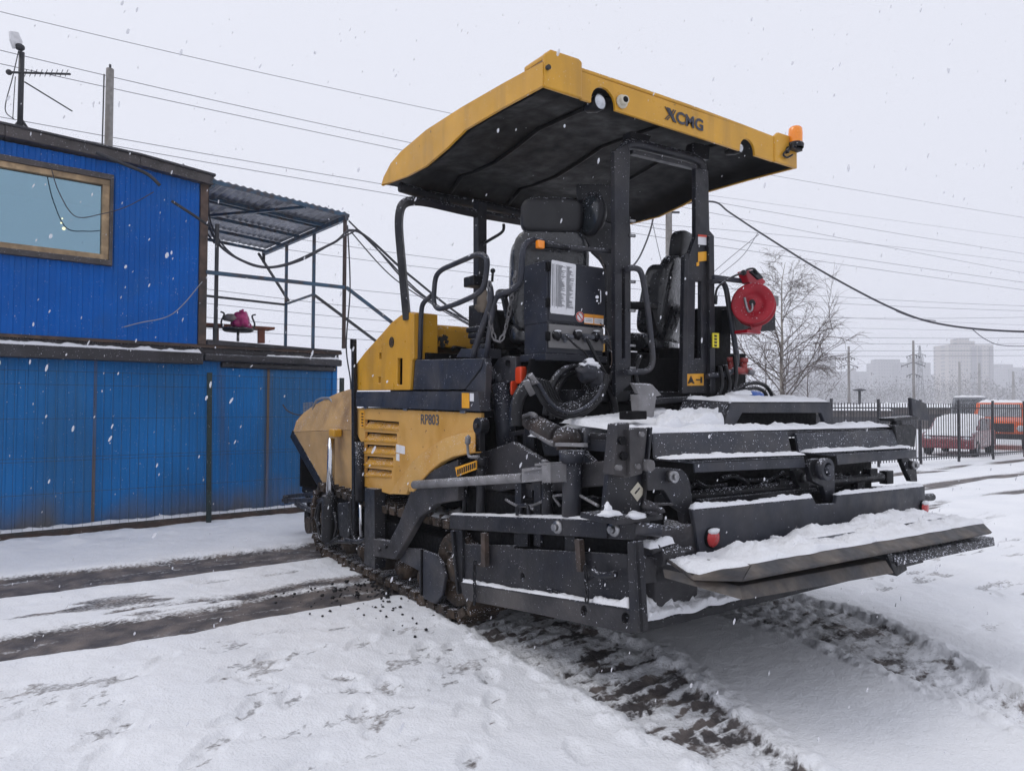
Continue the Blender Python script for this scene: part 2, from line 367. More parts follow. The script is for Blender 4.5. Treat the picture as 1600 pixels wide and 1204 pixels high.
def bend(pts, r, n=6, closed=False):
    """polyline with rounded corners"""
    P = [Vector(p) for p in pts]; out = []; N = len(P)
    for i, p in enumerate(P):
        if not closed and i in (0, N-1): out.append(p); continue
        a = P[i-1]; b = P[(i+1) % N]; ra = min(r, (a-p).length*.45); rb = min(r, (b-p).length*.45)
        q0 = p+(a-p).normalized()*ra; q1 = p+(b-p).normalized()*rb
        for k in range(n+1):
            t = k/n; out.append(q0*(1-t)**2+p*2*t*(1-t)+q1*t*t)
    return out
def snow_heap(name, p00, p10, p11, p01, th, parent, nu=40, nv=12, seed=0, rough=.6, edge=.25, wob=.02, sub=False):
    p00, p10, p11, p01 = map(Vector, (p00, p10, p11, p01)); mb = MB(); G = []
    L1 = (p10-p00).length; L2 = (p01-p00).length
    nrm = (p10-p00).cross(p01-p00).normalized()
    if nrm.z < 0: nrm = -nrm
    for j in range(nv+1):
        row = []
        for i in range(nu+1):
            u, v = i/nu, j/nv; p = (p00*(1-u)+p10*u)*(1-v)+(p01*(1-u)+p11*u)*v
            du = min(u, 1-u)*L1; dv = min(v, 1-v)*L2; d = min(du, dv)
            e = min(1, d/max(1e-3, edge*min(L1, L2)))**.42
            q = p*6+V(seed*3.1, seed*7.7, 0)
            h = th*e*(1-rough+rough*(1+1.3*noise.noise(q))*(1+.6*noise.noise(q*3.3))+.28*noise.noise(q*8.5)+.16*noise.noise(q*19))
            if d < 1e-6: h = 0
            w = V(noise.noise(q*1.3+V(9, 0, 0)), noise.noise(q*1.3+V(0, 9, 0)), 0)*wob*(1 if dv < .02 or du < .02 else 0)
            w -= nrm*w.dot(nrm)
            row.append(mb.bm.verts.new(p+nrm*(max(h, 0)+.001)+w))
        G.append(row)
    for j in range(nv):
        for i in range(nu):
            f = mb.bm.faces.new((G[j][i], G[j][i+1], G[j+1][i+1], G[j+1][i])); f.smooth = True
    bmesh.ops.recalc_face_normals(mb.bm, faces=mb.bm.faces[:])
    return mb.build(name, M['snow'], parent)
def text_mesh(txt, name, m, parent, origin, right, up, height, width=None, bold=0.0, depth=.003, shear=0):
    cu = bpy.data.curves.new('tmp', 'FONT'); cu.body = txt; cu.size = 1; cu.offset = bold; cu.extrude = 0; cu.shear = shear; cu.resolution_u = 4
    o = bpy.data.objects.new('tmp', cu); COL.objects.link(o); bpy.context.view_layer.update()
    me = bpy.data.meshes.new_from_object(o.evaluated_get(bpy.context.evaluated_depsgraph_get()))
    bpy.data.objects.remove(o)
    xs = [v.co.x for v in me.vertices]; ys = [v.co.y for v in me.vertices]
    x0, x1, y0, y1 = min(xs), max(xs), min(ys), max(ys); sy = height/(y1-y0); sx = (width/(x1-x0)) if width else sy
    right = Vector(right).normalized(); up = Vector(up).normalized(); n = right.cross(up)
    for v in me.vertices: v.co = Vector(origin)+right*(v.co.x-x0)*sx+up*(v.co.y-y0)*sy+n*depth
    me.name = name; me.materials.append(m); t = bpy.data.objects.new(name, me); COL.objects.link(t)
    if parent: par(t, parent)
    return t

# ================================================================== GROUND
def vnoise(x, y, seed=0):
    rs = np.random.RandomState(seed); T = rs.rand(256, 256)
    xi = np.floor(x).astype(int); yi = np.floor(y).astype(int); fx = x-xi; fy = y-yi
    fx = fx*fx*(3-2*fx); fy = fy*fy*(3-2*fy); g = lambda a, b: T[a % 256, b % 256]
    return (g(xi, yi)*(1-fx)+g(xi+1, yi)*fx)*(1-fy)+(g(xi, yi+1)*(1-fx)+g(xi+1, yi+1)*fx)*fy
def fbm(x, y, o=4, seed=0):
    s = 0; a = .5; t = 0
    for i in range(o): s = s+a*vnoise(x*2**i+i*17.3, y*2**i+i*9.1, seed+i); t += a; a *= .5
    return s/t
def sstep(a, b, x): t = np.clip((x-a)/(b-a), 0, 1); return t*t*(3-2*t)
def band(x, c0, c1, soft): return sstep(c0-soft, c0+soft, x)*(1-sstep(c1-soft, c1+soft, x))
def ground_fields(x, y):
    n1 = fbm(x*.9, y*.9, 4, 1)-.5; n2 = fbm(x*3.5, y*3.5, 4, 11)-.5; n3 = fbm(x*11, y*11, 3, 21)-.5; n4 = fbm(x*26, y*26, 2, 31)-.5
    near = np.exp(-np.maximum(0, np.hypot(x-4, y-5)-12)/12)
    z = (n1*.05+n2*.028+n3*.009+n4*.0035)*near
    mud = np.zeros_like(x); smooth = np.zeros_like(x)
    # vehicle ruts along the blue wall, with slush showing
    wob = n1*.35+n2*.18+n3*.08
    endx = 1-sstep(3.2, 4.4, x)
    a = band(y-.03*x+wob, 7.12, 7.92, .07)*endx
    b = band(y-.03*x+wob, 5.42, 5.98, .08)*endx
    c = band(y-.03*x+wob*1.7, 5.98, 6.25, .12)*endx*sstep(.47, .56, fbm(x*1.1, y*5, 3, 41)+.04)
    a2 = band(y-.03*x+wob*1.5, 6.25, 6.7, .15)*endx*sstep(.56, .66, fbm(x*1.4, y*6, 3, 47))*.5
    rut = np.maximum(a, b); z -= rut*.035; z -= c*.015
    streak = fbm(x*1.6, y*22, 3, 51)
    mud = np.maximum(mud, rut*(.66+.8*(streak-.42)+.3*n4)); mud = np.maximum(mud, c*.6); mud = np.maximum(mud, a2)
    z += (band(y-.03*x+wob, 7.92, 8.2, .1)+band(y-.03*x+wob, 6.85, 7.1, .1))*endx*.02
    # heap of snow pushed against the wall
    dw = (9.95+WK*x)-y; z += np.exp(-((dw-.45)/.45)**2)*(.06+n2*.09+n1*.08)*(x < 6)
    # crawler prints of the machine, with bars across
    strips = ((np.interp(y, [1.4, 2.1, 4.6], [2.5, 2.56, 2.68]), np.interp(y, [1.4, 1.98, 3.3, 4.6], [2.75, 2.93, 3.42, 3.44]), 4.7, .9, 61),
              (np.interp(y, [1.2, 1.79, 3.08, 4.6], [4.1, 4.24, 4.53, 4.6]), np.interp(y, [1.2, 1.65, 3.0, 4.6], [4.4, 4.62, 5.40, 5.35]), 4.9, .5, 71))
    for x0, x1, y1, wgt, sd_ in strips:
        w2 = n2*.16+n3*.14+n4*.10; inn = sstep(x0-.03, x0+.03, x+w2)*(1-sstep(x1-.03, x1+.03, x+w2))*(1-sstep(y1-.2, y1+.3, y))
        phase = (y+n1*.12+(n2+n3)*.17-.12*(x-x0))/.13
        bar = .5+.5*np.sin(phase*2*np.pi)*sstep(.3, .62, fbm(x*2.1, y*2.1, 3, sd_+8))
        z -= inn*(.018+.022*(1-bar)*(.3+1.4*fbm(x*3, y*3, 2, 66))-.025*n3-.02*n4)
        clump = sstep(.52, .66, fbm(x*7, y*7, 3, sd_+3)); z += inn*clump*.007
        pat = sstep(.46 if sd_ == 61 else .52, .70, fbm(x*2.6, y*8, 5, sd_)*.8+.24*(1-bar)+.2*n3+.24*n4)
        mud = np.maximum(mud, inn*(.13+pat*wgt*.95*(1-.55*clump)))
        for e0, e1 in ((x0-.10, x0), (x1, x1+.13)):
            edge = sstep(e0-.04, e0+.03, x+w2)*(1-sstep(e1-.03, e1+.03, x+w2))*(1-sstep(y1-.2, y1+.3, y))
            z += edge*(.014+.035*n3+.035*n4+.012*clump); mud = mud*(1-.8*edge)
    xm0 = np.interp(y, [1.4, 1.98, 3.3], [2.9, 3.08, 3.6]); xm1 = np.interp(y, [1.2, 1.79, 3.08], [4.0, 4.12, 4.45])
    lane = sstep(xm0, xm0+.1, x)*(1-sstep(xm1-.1, xm1, x))*(1-sstep(4.6, 5.0, y)); z = z*(1-.6*lane)+lane*.012
    # far wheel ruts to the right of the machine
    for yc, wd, xs in ((6.75, .18, 9), (8.3, .2, 11), (5.55, .12, 9)):
        r = band(y+n1*1.0+n2*.25-.02*x, yc-wd, yc+wd, .07)*sstep(xs, xs+2.5, x)
        z -= r*.03; mud = np.maximum(mud, r*sstep(.33, .55, fbm(x*.5, y*3, 3, 81))*.8)
    scuff = sstep(.60, .70, fbm(x*1.1+4, y*3.0, 4, 91))*band(x, 5.6, 12, .8)*band(y, 1.5, 6, .6)
    z -= scuff*.02; mud = np.maximum(mud, scuff*.35*(fbm(x*6, y*14, 2, 95) > .5))
    # trampled patch in the left foreground
    tr = band(x, -1.6, 2.5, .3)*band(y, 3.0, 5.1, .25); tn = fbm(x*2.6+3, y*5.5, 4, 101)
    z -= tr*sstep(.52, .66, tn)*.014; mud = np.maximum(mud, tr*sstep(.68, .74, tn+.2*n3+.3*n4)*.34)
    return z, mud
PRN = []
rp = random.Random(5)
for (x, y, a) in ((.35, 3.95, .5), (.8, 3.6, .7), (1.25, 3.9, 1.1), (1.5, 3.35, .9), (1.05, 3.15, .4), (1.75, 3.75, 1.3), (1.98, 3.0, 1.0), (.1, 4.5, .3),
                  (.55, 4.75, .4), (2.2, 4.2, .8), (1.9, 4.5, .6), (1.35, 4.6, .2), (.5, 3.2, .8), (-.1, 4.0, .6), (2.3, 3.55, 1.2), (1.7, 2.75, .9), (2.15, 2.55, 1.2),
                  (6.3, 3.4, .2), (6.9, 2.7, .9), (7.6, 3.6, .4), (7.2, 4.6, .3), (8.3, 4.1, .7), (9.0, 5.2, .2), (8.4, 6.0, .5), (6.6, 4.3, .1), (9.8, 3.9, .9), (10.4, 5.8, .4), (7.9, 2.9, 1.2)):
    PRN.append((x, y, a, rp.uniform(.8, 1.1)))
for k in range(22):
    t = k/21; PRN.append((rp.uniform(-.6, 2.4), 3.2+rp.uniform(0, 1.7), rp.choice((.35, .5, 2.2, .9))+rp.gauss(0, .25), rp.uniform(.75, 1.0)))
for k in range(26): PRN.append((rp.uniform(5.8, 11.5), rp.uniform(2.2, 6.5), rp.choice((.2, .4, 1.0))+rp.gauss(0, .25), rp.uniform(.8, 1.1)))
def axis_coords(lo, hi, step, far, g=1.09):
    a = list(np.arange(lo, hi, step)); s = step; x = hi
    while x < far: a.append(x); s *= g; x += s
    a.append(far); s = step; x = lo-step; b = []
    while x > -far: b.append(x); s *= g; x -= s
    b.append(-far); return np.array(sorted(b)+a)
def build_ground():
    xs = axis_coords(-1.2, 7.2, .022, 1150); ys = axis_coords(1.2, 9.8, .022, 1150)
    Xg, Yg = np.meshgrid(xs, ys); z, mud = ground_fields(Xg, Yg)
    for (fx, fy, fa, sc) in PRN:
        ca, sa = math.cos(fa), math.sin(fa); u = (Xg-fx)*ca+(Yg-fy)*sa; v = -(Xg-fx)*sa+(Yg-fy)*ca
        wd = .052*(1+.3*np.sin(u*9+1)); e = np.sqrt((u/.15)**2+(v/wd)**2)/sc
        tread = .5+.5*np.sin(u*2*np.pi/.034); z -= (.013+.005*tread)*(1-sstep(.86, 1.06, e)); z += .005*np.exp(-((e-1.2)/.14)**2)
        mud = np.maximum(mud, (1-sstep(.3, .95, e))*sstep(.5, .62, fbm(Xg*12, Yg*22, 3, 7))*.42)
    nx, ny = len(xs), len(ys); co = np.stack([Xg, Yg, z], -1).reshape(-1, 3)
    i = np.arange(nx-1); j = np.arange(ny-1); I, J = np.meshgrid(i, j); a = (J*nx+I).ravel()
    q = np.stack([a, a+1, a+nx+1, a+nx], -1)
    me = bpy.data.meshes.new('snowy_ground'); me.vertices.add(len(co)); me.vertices.foreach_set('co', co.ravel())
    me.loops.add(q.size); me.loops.foreach_set('vertex_index', q.ravel()); me.polygons.add(len(q))
    me.polygons.foreach_set('loop_start', np.arange(0, q.size, 4)); me.polygons.foreach_set('loop_total', np.full(len(q), 4))
    me.polygons.foreach_set('use_smooth', np.ones(len(q), bool)); me.update()
    at = me.attributes.new('bare', 'FLOAT', 'POINT'); at.data.foreach_set('value', np.clip(mud, 0, 1).ravel().astype(np.float32))
    m = bpy.data.materials.new('snow and slush'); m.use_nodes = True; n = m.node_tree.nodes; l = m.node_tree.links; p = n['Principled BSDF']
    A = n.new('ShaderNodeAttribute'); A.attribute_name = 'bare'; tc = n.new('ShaderNodeTexCoord')
    def noi(s, d=6, sc=None):
        t = n.new('ShaderNodeTexNoise'); t.inputs['Scale'].default_value = s; t.inputs['Detail'].default_value = d
        if sc:
            mp = n.new('ShaderNodeMapping'); mp.inputs['Scale'].default_value = sc; l.new(tc.outputs['Object'], mp.inputs[0]); l.new(mp.outputs[0], t.inputs['Vector'])
        else: l.new(tc.outputs['Object'], t.inputs['Vector'])
        return t
    nz = noi(48, 8, (.75, 1.2, 1)); ma = n.new('ShaderNodeMath'); ma.operation = 'MULTIPLY_ADD'; l.new(nz.outputs['Fac'], ma.inputs[0]); ma.inputs[1].default_value = .9
    l.new(A.outputs['Fac'], ma.inputs[2])
    r = n.new('ShaderNodeValToRGB'); r.color_ramp.elements[0].position = .62; r.color_ramp.elements[1].position = 1.08; l.new(ma.outputs[0], r.inputs[0])
    mudn = noi(5, 6); mr = n.new('ShaderNodeValToRGB'); mr.color_ramp.elements[0].position = .42; mr.color_ramp.elements[1].position = .68
    mr.color_ramp.elements[0].color = (.085, .077, .079, 1); mr.color_ramp.elements[1].color = (.21, .18, .165, 1); l.new(mudn.outputs['Fac'], mr.inputs[0])
    sn = noi(1.5, 4); sr = n.new('ShaderNodeValToRGB'); sr.color_ramp.elements[0].position = .3; sr.color_ramp.elements[1].position = .7
    sr.color_ramp.elements[0].color = (.79, .805, .84, 1); sr.color_ramp.elements[1].color = (.86, .87, .895, 1); l.new(sn.outputs['Fac'], sr.inputs[0])
    x = n.new('ShaderNodeMixRGB'); l.new(r.outputs[0], x.inputs[0]); l.new(sr.outputs[0], x.inputs[1]); l.new(mr.outputs[0], x.inputs[2]); l.new(x.outputs[0], p.inputs['Base Color'])
    ro = n.new('ShaderNodeMapRange'); l.new(r.outputs[0], ro.inputs[0]); ro.inputs[3].default_value = .85; ro.inputs[4].default_value = .55; l.new(ro.outputs[0], p.inputs['Roughness'])
    p.inputs['Specular IOR Level'].default_value = .25
    b1 = noi(75, 7); b2 = noi(14, 8); bp = n.new('ShaderNodeBump'); bp.inputs['Strength'].default_value = .6; bp.inputs['Distance'].default_value = .012; l.new(b1.outputs['Fac'], bp.inputs['Height'])
    bq = n.new('ShaderNodeBump'); bq.inputs['Strength'].default_value = .4; bq.inputs['Distance'].default_value = .03; l.new(b2.outputs['Fac'], bq.inputs['Height']); l.new(bp.outputs[0], bq.inputs['Normal'])
    l.new(bq.outputs[0], p.inputs['Normal'])
    me.materials.append(m); o = bpy.data.objects.new('snowy_ground', me); COL.objects.link(o); return struct(o)
build_ground()

# crumbs of asphalt fallen beside the crawler
mb = MB(); rc = random.Random(3)
for k in range(130):
    if k < 90: x = 2.62-abs(rc.gauss(0, .38)); y = rc.gauss(5.75, .22)
    else: x = 2.6-abs(rc.gauss(0, .3)); y = rc.gauss(5.2, .35)
    mb.blob((x, y, .006), rc.uniform(.004, .013)*(1.7 if rc.random() < .08 else 1), squash=(1, 1, .7), jit=.8)
tag(mb.build('asphalt_crumbs', M['crumb']), 'scattered black asphalt crumbs on the snow beside the crawler', 'crumbs', kind='stuff')

# ================================================================== BLUE BUILDINGS ON THE LEFT
def siding(mb, s0, s1, z0, z1, off=0.0, pitch=.115, ridge=.012, flat=.055):
    """corrugated sheet on the wall line: real ribs"""
    s = s0; prof = []
    while s < s1:
        for ds, d in ((0, 0), (flat, 0), (flat+.012, ridge), (pitch-.012, ridge), (pitch, 0)):
            if s+ds <= s1: prof.append((s+ds, d))
        s += pitch
    prof.append((s1, prof[-1][1])); last = None
    for (a, d) in prof:
        if last is not None and a-last[0] > 1e-5:
            mb.face([wl(last[0], z0, off+last[1]), wl(a, z0, off+d), wl(a, z1, off+d), wl(last[0], z1, off+last[1])])
        last = (a, d)
    return mb
def wbox(mb, s0, s1, z0, z1, o0, o1):
    return mb.prism([wl(s0, z0, o0), wl(s1, z0, o0), wl(s1, z1, o0), wl(s0, z1, o0)], WN*(o1-o0))
# lower store: ribbed faded blue sheet, dark ledge on top
LZ = 2.24
low = thing('blue_store_building', 'faded blue corrugated ground floor store with muddy foot behind a wire mesh fence', 'building', wl(-2, 0, -1))
mb = MB(); siding(mb, -5, 4.0, -.1, LZ, -.22, pitch=.1, ridge=.014, flat=.06)
mb.face([wl(4.0, -.1, -.22), wl(4.0, -.1, -3.2), wl(4.0, LZ, -3.2), wl(4.0, LZ, -.22)])
mb.face([wl(-5, -.1, -3.2), wl(4, -.1, -3.2), wl(4, LZ, -3.2), wl(-5, LZ, -3.2)]); mb.build('wall', M['bluelow'], low)
for sx_ in (atw(147, 700, -.2), atw(418, 700, -.2)):
    ss = (sx_-WB).dot(WU); mb = MB(); wbox(mb, ss-.018, ss+.018, 0.1, LZ-.13, -.207, -.199); mb.build('panel_seam', M['seam'], low)
mb = MB(); wbox(mb, 3.96, 4.03, -.1, LZ, -.21, -.19); mb.build('corner_strip', M['bluelow'], low)
mb = MB(); wbox(mb, -5, 2.02, LZ-.13, LZ+.02, -.35, -.03); wbox(mb, -5, 4.02, LZ+.02, LZ+.10, -3.2, -.12); mb.build('ledge', M['tar'], low, bevel=.01)
mb = MB(); wbox(mb, 2.05, 4.05, LZ-.08, LZ+.02, -.3, -.06); wbox(mb, 2.3, 4.0, LZ-.16, LZ-.08, -.3, -.14); mb.build('roof_edge', M['tar'], low, bevel=.02)
mb = MB(); wbox(mb, -5, 4.05, LZ+.10, LZ+.14, -3.2, -.08); mb.build('floor_boards', M['brownwood'], low)
mb = MB(); mb.prism([wl(2.08, LZ+.14, -.06), wl(4.03, LZ+.14, -.06), wl(4.03, LZ+.16, -.06), wl(2.08, LZ+.21, -.06)], -WN*3.4); mb.build('floor_boards', M['tar'], low)
snow_heap('snow_strip', wl(-2, LZ+.02, -.03), wl(2.0, LZ+.02, -.03), wl(2.0, LZ+.02, -.14), wl(-2, LZ+.02, -.14), .035, low, nu=120, nv=5, seed=2, wob=.01)
snow_heap('snow_strip', wl(2.9, LZ+.02, -.06), wl(4.0, LZ+.02, -.06), wl(4.0, LZ+.02, -.12), wl(2.9, LZ+.02, -.12), .02, low, nu=60, nv=4, seed=3, wob=.01)
mb = MB(); wbox(mb, -5, 4.0, -.1, .09, -.2, -.05); mb.build('foot_beam', M['brownwood'], low, bevel=.01)
snow_heap('snow_strip', wl(-2, .09, -.05), wl(4.0, .09, -.05), wl(4.0, .09, -.2), wl(-2, .09, -.2), .03, low, nu=150, nv=5, seed=5, wob=.012)

# upper cabin
UZ0, UZ1 = LZ+.14, 4.60
cab = thing('blue_site_cabin', 'bright cobalt blue upper cabin with a large wood framed window and brown eave', 'building', wl(-2, UZ0, -1))
wn = (-2.6, .88, 3.36, 4.36)       # window opening s0 s1 z0 z1
mb = MB(); siding(mb, -5, wn[0], UZ0, UZ1, -.1); siding(mb, wn[1], 1.97, UZ0, UZ1, -.1, pitch=.12)
siding(mb, wn[0], wn[1], UZ0, wn[2], -.1); siding(mb, wn[0], wn[1], wn[3], UZ1, -.1)
mb.face([wl(2.0, UZ0, -.1), wl(2.0, UZ0, -3.0), wl(2.0, UZ1, -3.0), wl(2.0, UZ1, -.1)])
mb.build('wall', M['blue'], cab)
mb = MB(); wbox(mb, 1.96, 2.06, UZ0, UZ1, -.14, -.06); mb.build('corner_post', M['brownwood'], cab, bevel=.006)
wf = MB()
for (a, b, c, d) in ((wn[0]-.08, wn[1]+.04, wn[3]-.0, wn[3]+.07), (wn[0]-.08, wn[1]+.04, wn[2]-.07, wn[2]+.0), (wn[1]-.0, wn[1]+.04, wn[2]+.0, wn[3]-.0), (wn[0]-.08, wn[0]+.03, wn[2]+.02, wn[3]-.03)):
    wbox(wf, a, b, c, d, -.12, -.03)
win = wf.build('window_frame', M['eave'], cab, bevel=.006)
mb = MB()
for (a, b, c, d) in ((wn[0]+.03, wn[1], wn[3]-.07, wn[3]), (wn[0]+.03, wn[1], wn[2], wn[2]+.065), (wn[1]-.08, wn[1], wn[2]+.065, wn[3]-.07)):
    wbox(mb, a, b, c, d, -.13, -.05)
mb.build('sash', M['wood'], win, bevel=.006)
mb = MB(); wbox(mb, wn[0]+.02, wn[1]-.08, wn[2]+.06, wn[3]-.08, -.115, -.108); mb.build('pane', M['glass'], win)
mb = MB(); wbox(mb, -4.5, 1.9, UZ0+.1, UZ1+.02, -2.6, -2.5); wbox(mb, -4.5, 1.9, UZ1-.02, UZ1+.02, -2.5, -.16); wbox(mb, -4.5, 1.9, UZ0+.02, UZ0+.06, -2.5, -.16); mb.build('room_wall', M['room'], cab)
mb = MB(); lc = atw(97, 352, -1.1)
for dz, dx, q in ((.09, 0, .011), (0.03, -.01, .012), (-.04, .02, .022)): mb.blob(lc+V(dx, 0, dz), q)
mb.build('lamp_bulb', M['bulb'], cab)
# roof edge: follows the eave line, sagging a little
mb = MB(); P0 = [wl(-3, 4.62, .02), wl(-.2, 4.63, .02), wl(1.2, 4.60, .02), wl(2.1, 4.53, .02)]
for a, b in zip(P0[:-1], P0[1:]):
    mb.prism([a, b, b+V(0, 0, .14), a+V(0, 0, .14)], -WN*.14)
mb.build('eave', M['eave'], cab, bevel=.012)
mb = MB(); mb.prism([wl(-5, 4.74, .04), wl(-.2, 4.755, .04), wl(1.2, 4.72, .05), wl(2.12, 4.645, .05), wl(2.12, 4.68, .05), wl(1.2, 4.75, .05), wl(-.2, 4.785, .04), wl(-5, 4.77, .04)], -WN*3.2)
mb.build('roof', M['tar'], cab, bevel=.008)
mb = MB(); mb.tube(smoothpath([atw(150, 238, .1), atw(190, 255, .12), atw(230, 272, .14), atw(250, 290, .15)], 5), .022, 8); mb.build('downpipe', M['framedark'], cab)
mb = MB(); mb.tube([atw(268, 314, .08), atw(296, 332, .09), atw(326, 352, .1)], .02, 8); mb.build('bracket_arm', M['framedark'], cab)

py_short = lambda px: px == 412
# balcony frame and its sheet roof
bal = thing('balcony_canopy', 'blue pipe balcony frame with a ribbed sheet roof on the flat roof end', 'balcony', wl(3, UZ0, -.8))
rz0, rz1 = 4.62, 4.50; D = 3.4
mb = MB(); n = 40; Q = []
for i in range(n+1):
    s = 2.05+(4.08-2.05)*i/n; zz = rz0+(rz1-rz0)*i/n+(.012 if i % 2 else -.012); Q.append((wl(s, zz, 0), wl(s, zz+.02, -D)))
for i in range(n): mb.face([Q[i][0], Q[i+1][0], Q[i+1][1], Q[i][1]])
mb.build('sheet_roof', M['zinc'], bal, solid=.006)
mb = MB()
for o_ in (0.0, -.8, -.95, -1.8, -2.6, -3.35): mb.bar(wl(2.05, rz0-.04, o_), wl(4.1, rz1-.04, o_), .04, .05)
mb.bar(wl(2.1, rz0-.08, 0), wl(2.1, rz0-.08, -D), .05, .05); mb.bar(wl(4.05, rz1-.08, .03), wl(4.05, rz1-.08, -D), .06, .07)
mb.bar(wl(3.4, rz1-.03, 0), wl(2.15, rz0-.07, -2.4), .045, .04); mb.build('roof_frame', M['frameblue'], bal)
for (px, y0, y1, off, mt) in ((338, 350, 531, -.2, 'framedark'), (447, 383, 534, -2.35, 'frameblue'), (490, 362, 534, -1.2, 'frameblue'), (538, 343, 546, -.02, 'rustpost'), (412, 396, 410, -3.3, 'framedark')):
    a = atw(px, y1, off); b = atw(px, y0, off); a.x = b.x = (a.x+b.x)/2; a.y = b.y; a.z = a.z if py_short(px) else UZ0+.05; mb = MB(); mb.bar(a, b, .045, .045); mb.build('post', M[mt], bal)
for (a, b, oa, ob, r, mt) in (((322, 425), (538, 449), -.05, -.02, .025, 'frameblue'), ((322, 462), (446, 476), -2.2, -2.35, .018, 'framedark'), ((447, 475), (490, 460), -2.35, -1.2, .016, 'frameblue'),
                        ((490, 460), (700, 617), -1.2, -1.2, .02, 'framedark'), ((541, 449), (760, 617), -.02, -.02, .022, 'frameblue'), ((404, 396), (451, 470), -3.2, -2.35, .018, 'framedark')):
    mb = MB(); mb.bar(atw(*a, oa), atw(*b, ob), r*2, r*2); mb.build('rail', M[mt], bal)
# antenna mast on the roof
ant = thing('antenna_mast', 'thin black antenna mast with tilted white dish and boom on the cabin roof', 'antenna', atw(32, 205, -.5))
mb = MB(); mb.cyl(atw(31, 208, -.5), atw(34, 82, -.5), .032, 10); mb.build('pole', M['framedark'], ant)
mb = MB()
for q in ((16, 205), (48, 208), (36, 196)): mb.cyl(atw(33, 186, -.5), atw(*q, -.5 if q[0] != 36 else -.8), .016, 6)
mb.build('tripod', M['framedark'], ant)
mb = MB(); mb.prism([atw(16, 48, -.42), atw(29, 50, -.55), atw(36, 66, -.6), atw(34, 75, -.6), atw(22, 76, -.45), atw(17, 62, -.4)], V(-.02, .05, .01)); mb.build('dish', M['white'], ant, bevel=.01)
mb = MB(); mb.blob(atw(31, 74, -.5), .05, squash=(1.1, 1, .9)); mb.build('receiver', M['framedark'], ant)
mb = MB(); mb.cyl(atw(12, 113, -.45), atw(110, 116, -.6), .014, 6); mb.blob(atw(14, 113, -.45), .035)
for px in (40, 48, 56, 64, 72, 80, 88, 96, 104): mb.cyl(atw(px, 114.5, -.5)-WN*.12, atw(px, 114.5, -.5)+WN*.12, .004, 4)
mb.build('boom', M['framedark'], ant)
mb = MB(); mb.cyl(atw(38, 128, -.5), atw(113, 174, -.6), .009, 5); mb.build('stay', M['framedark'], ant)
mb = MB(); mb.tube(smoothpath([atw(29, 80, -.45), atw(20, 120, -.4), atw(8, 170, -.4), atw(22, 186, -.45)], 6), .006, 5); mb.tube(smoothpath([atw(24, 120, -.4), atw(22, 150, -.4), atw(20, 186, -.45)], 6), .005, 5); mb.build('cable', M['wire'], ant)

# wire mesh fence in front of the blue wall
fen = thing('wire_mesh_fence', 'thin dark green wire mesh fence panel standing before the blue store', 'fence', wl(1, 0, 0))
for px in (327,):
    a = atw(326, 826, .03); b = atw(327.5, 582, .03); mb = MB(); mb.bar(a+V(0, 0, -.1), b, .06, .045); mb.build('post', M['fgreen'], fen)
for s in (-.95, 4.0):
    mb = MB(); mb.bar(wl(s, -.1, .03), wl(s, 1.98, .03), .06, .045); mb.build('post', M['fgreen'], fen)
mb = MB()
for k in range(50):
    s = -.95+k*.1; mb.bar(wl(s, .06, 0), wl(s, 1.97, 0), .003, .003)
for z in (.08, .1, .52, .9, .94, 1.4, 1.8, 1.96): mb.bar(wl(-.95, z, .004), wl(4.0, z, .004), .0045, .0045)
mb.build('mesh_panel', M['fgreen'], fen)

# chair, bag and bench on the flat roof
BZ = LZ+.14
def onroof(px, py, off): return atw(px, py, off)
ben = thing('bench', 'low red brown board bench behind the swivel chair on the flat roof', 'bench', atw(400, 535, -.9))
mb = MB(); mb.prism([atw(322, 504, -.9), atw(430, 511, -.9), atw(429, 515, -.9), atw(322, 508.5, -.9)], -WN*.3); mb.build('seat', M['bench'], ben)
for (x0, x1) in ((404, 414), (334, 342)):
    mb = MB(); mb.prism([atw(x0, 512, -.92), atw(x1, 512, -.92), atw(x1, 536, -.92), atw(x0, 536, -.92)], -WN*.05); mb.build('leg', M['bench'], ben)
chr_ = thing('swivel_chair', 'small black swivel chair with curved arm hoops on the flat roof', 'chair', atw(372, 534, -.55))
c0 = atw(372, 516, -.55)
mb = MB(); mb.lathe(c0, (0, 0, 1), [(0, -.02), (.19, -.02), (.215, 0), (.21, .03), (0, .04)], 24); mb.build('seat', M['seat'], chr_)
for sgn in (-1, 1):
    mb = MB(); c = c0+WU*sgn*.2
    mb.tube(smoothpath([c, c+WU*sgn*.04+V(0, 0, .1), c+V(0, 0, .22), c+WU*sgn*.05+V(0, 0, .25)], 5), .013, 6); mb.build('arm_hoop', M['framedark'], chr_)
mb = MB(); mb.cyl(c0+V(0, 0, -.02), c0+V(0, 0, -.16), .02, 8); mb.build('column', M['steel'], chr_)
bag = thing('plastic_bag', 'crumpled magenta plastic bag with grey cloth lying on the swivel chair', 'bag', c0+V(0, 0, .04))
mb = MB(); mb.blob(c0+WU*.04+V(0, 0, .13), .13, 12, (.95, .8, .95), .6); mb.blob(c0+WU*.05+V(0, 0, .25), .05, 10, (.8, .6, 1.1), .8); mb.build('bag_body', M['pink'], bag)
mb = MB(); mb.blob(c0-WU*.11+V(0, 0, .17), .085, 10, (1.2, .8, .7), .5); mb.build('cloth', M['greybag'], bag)

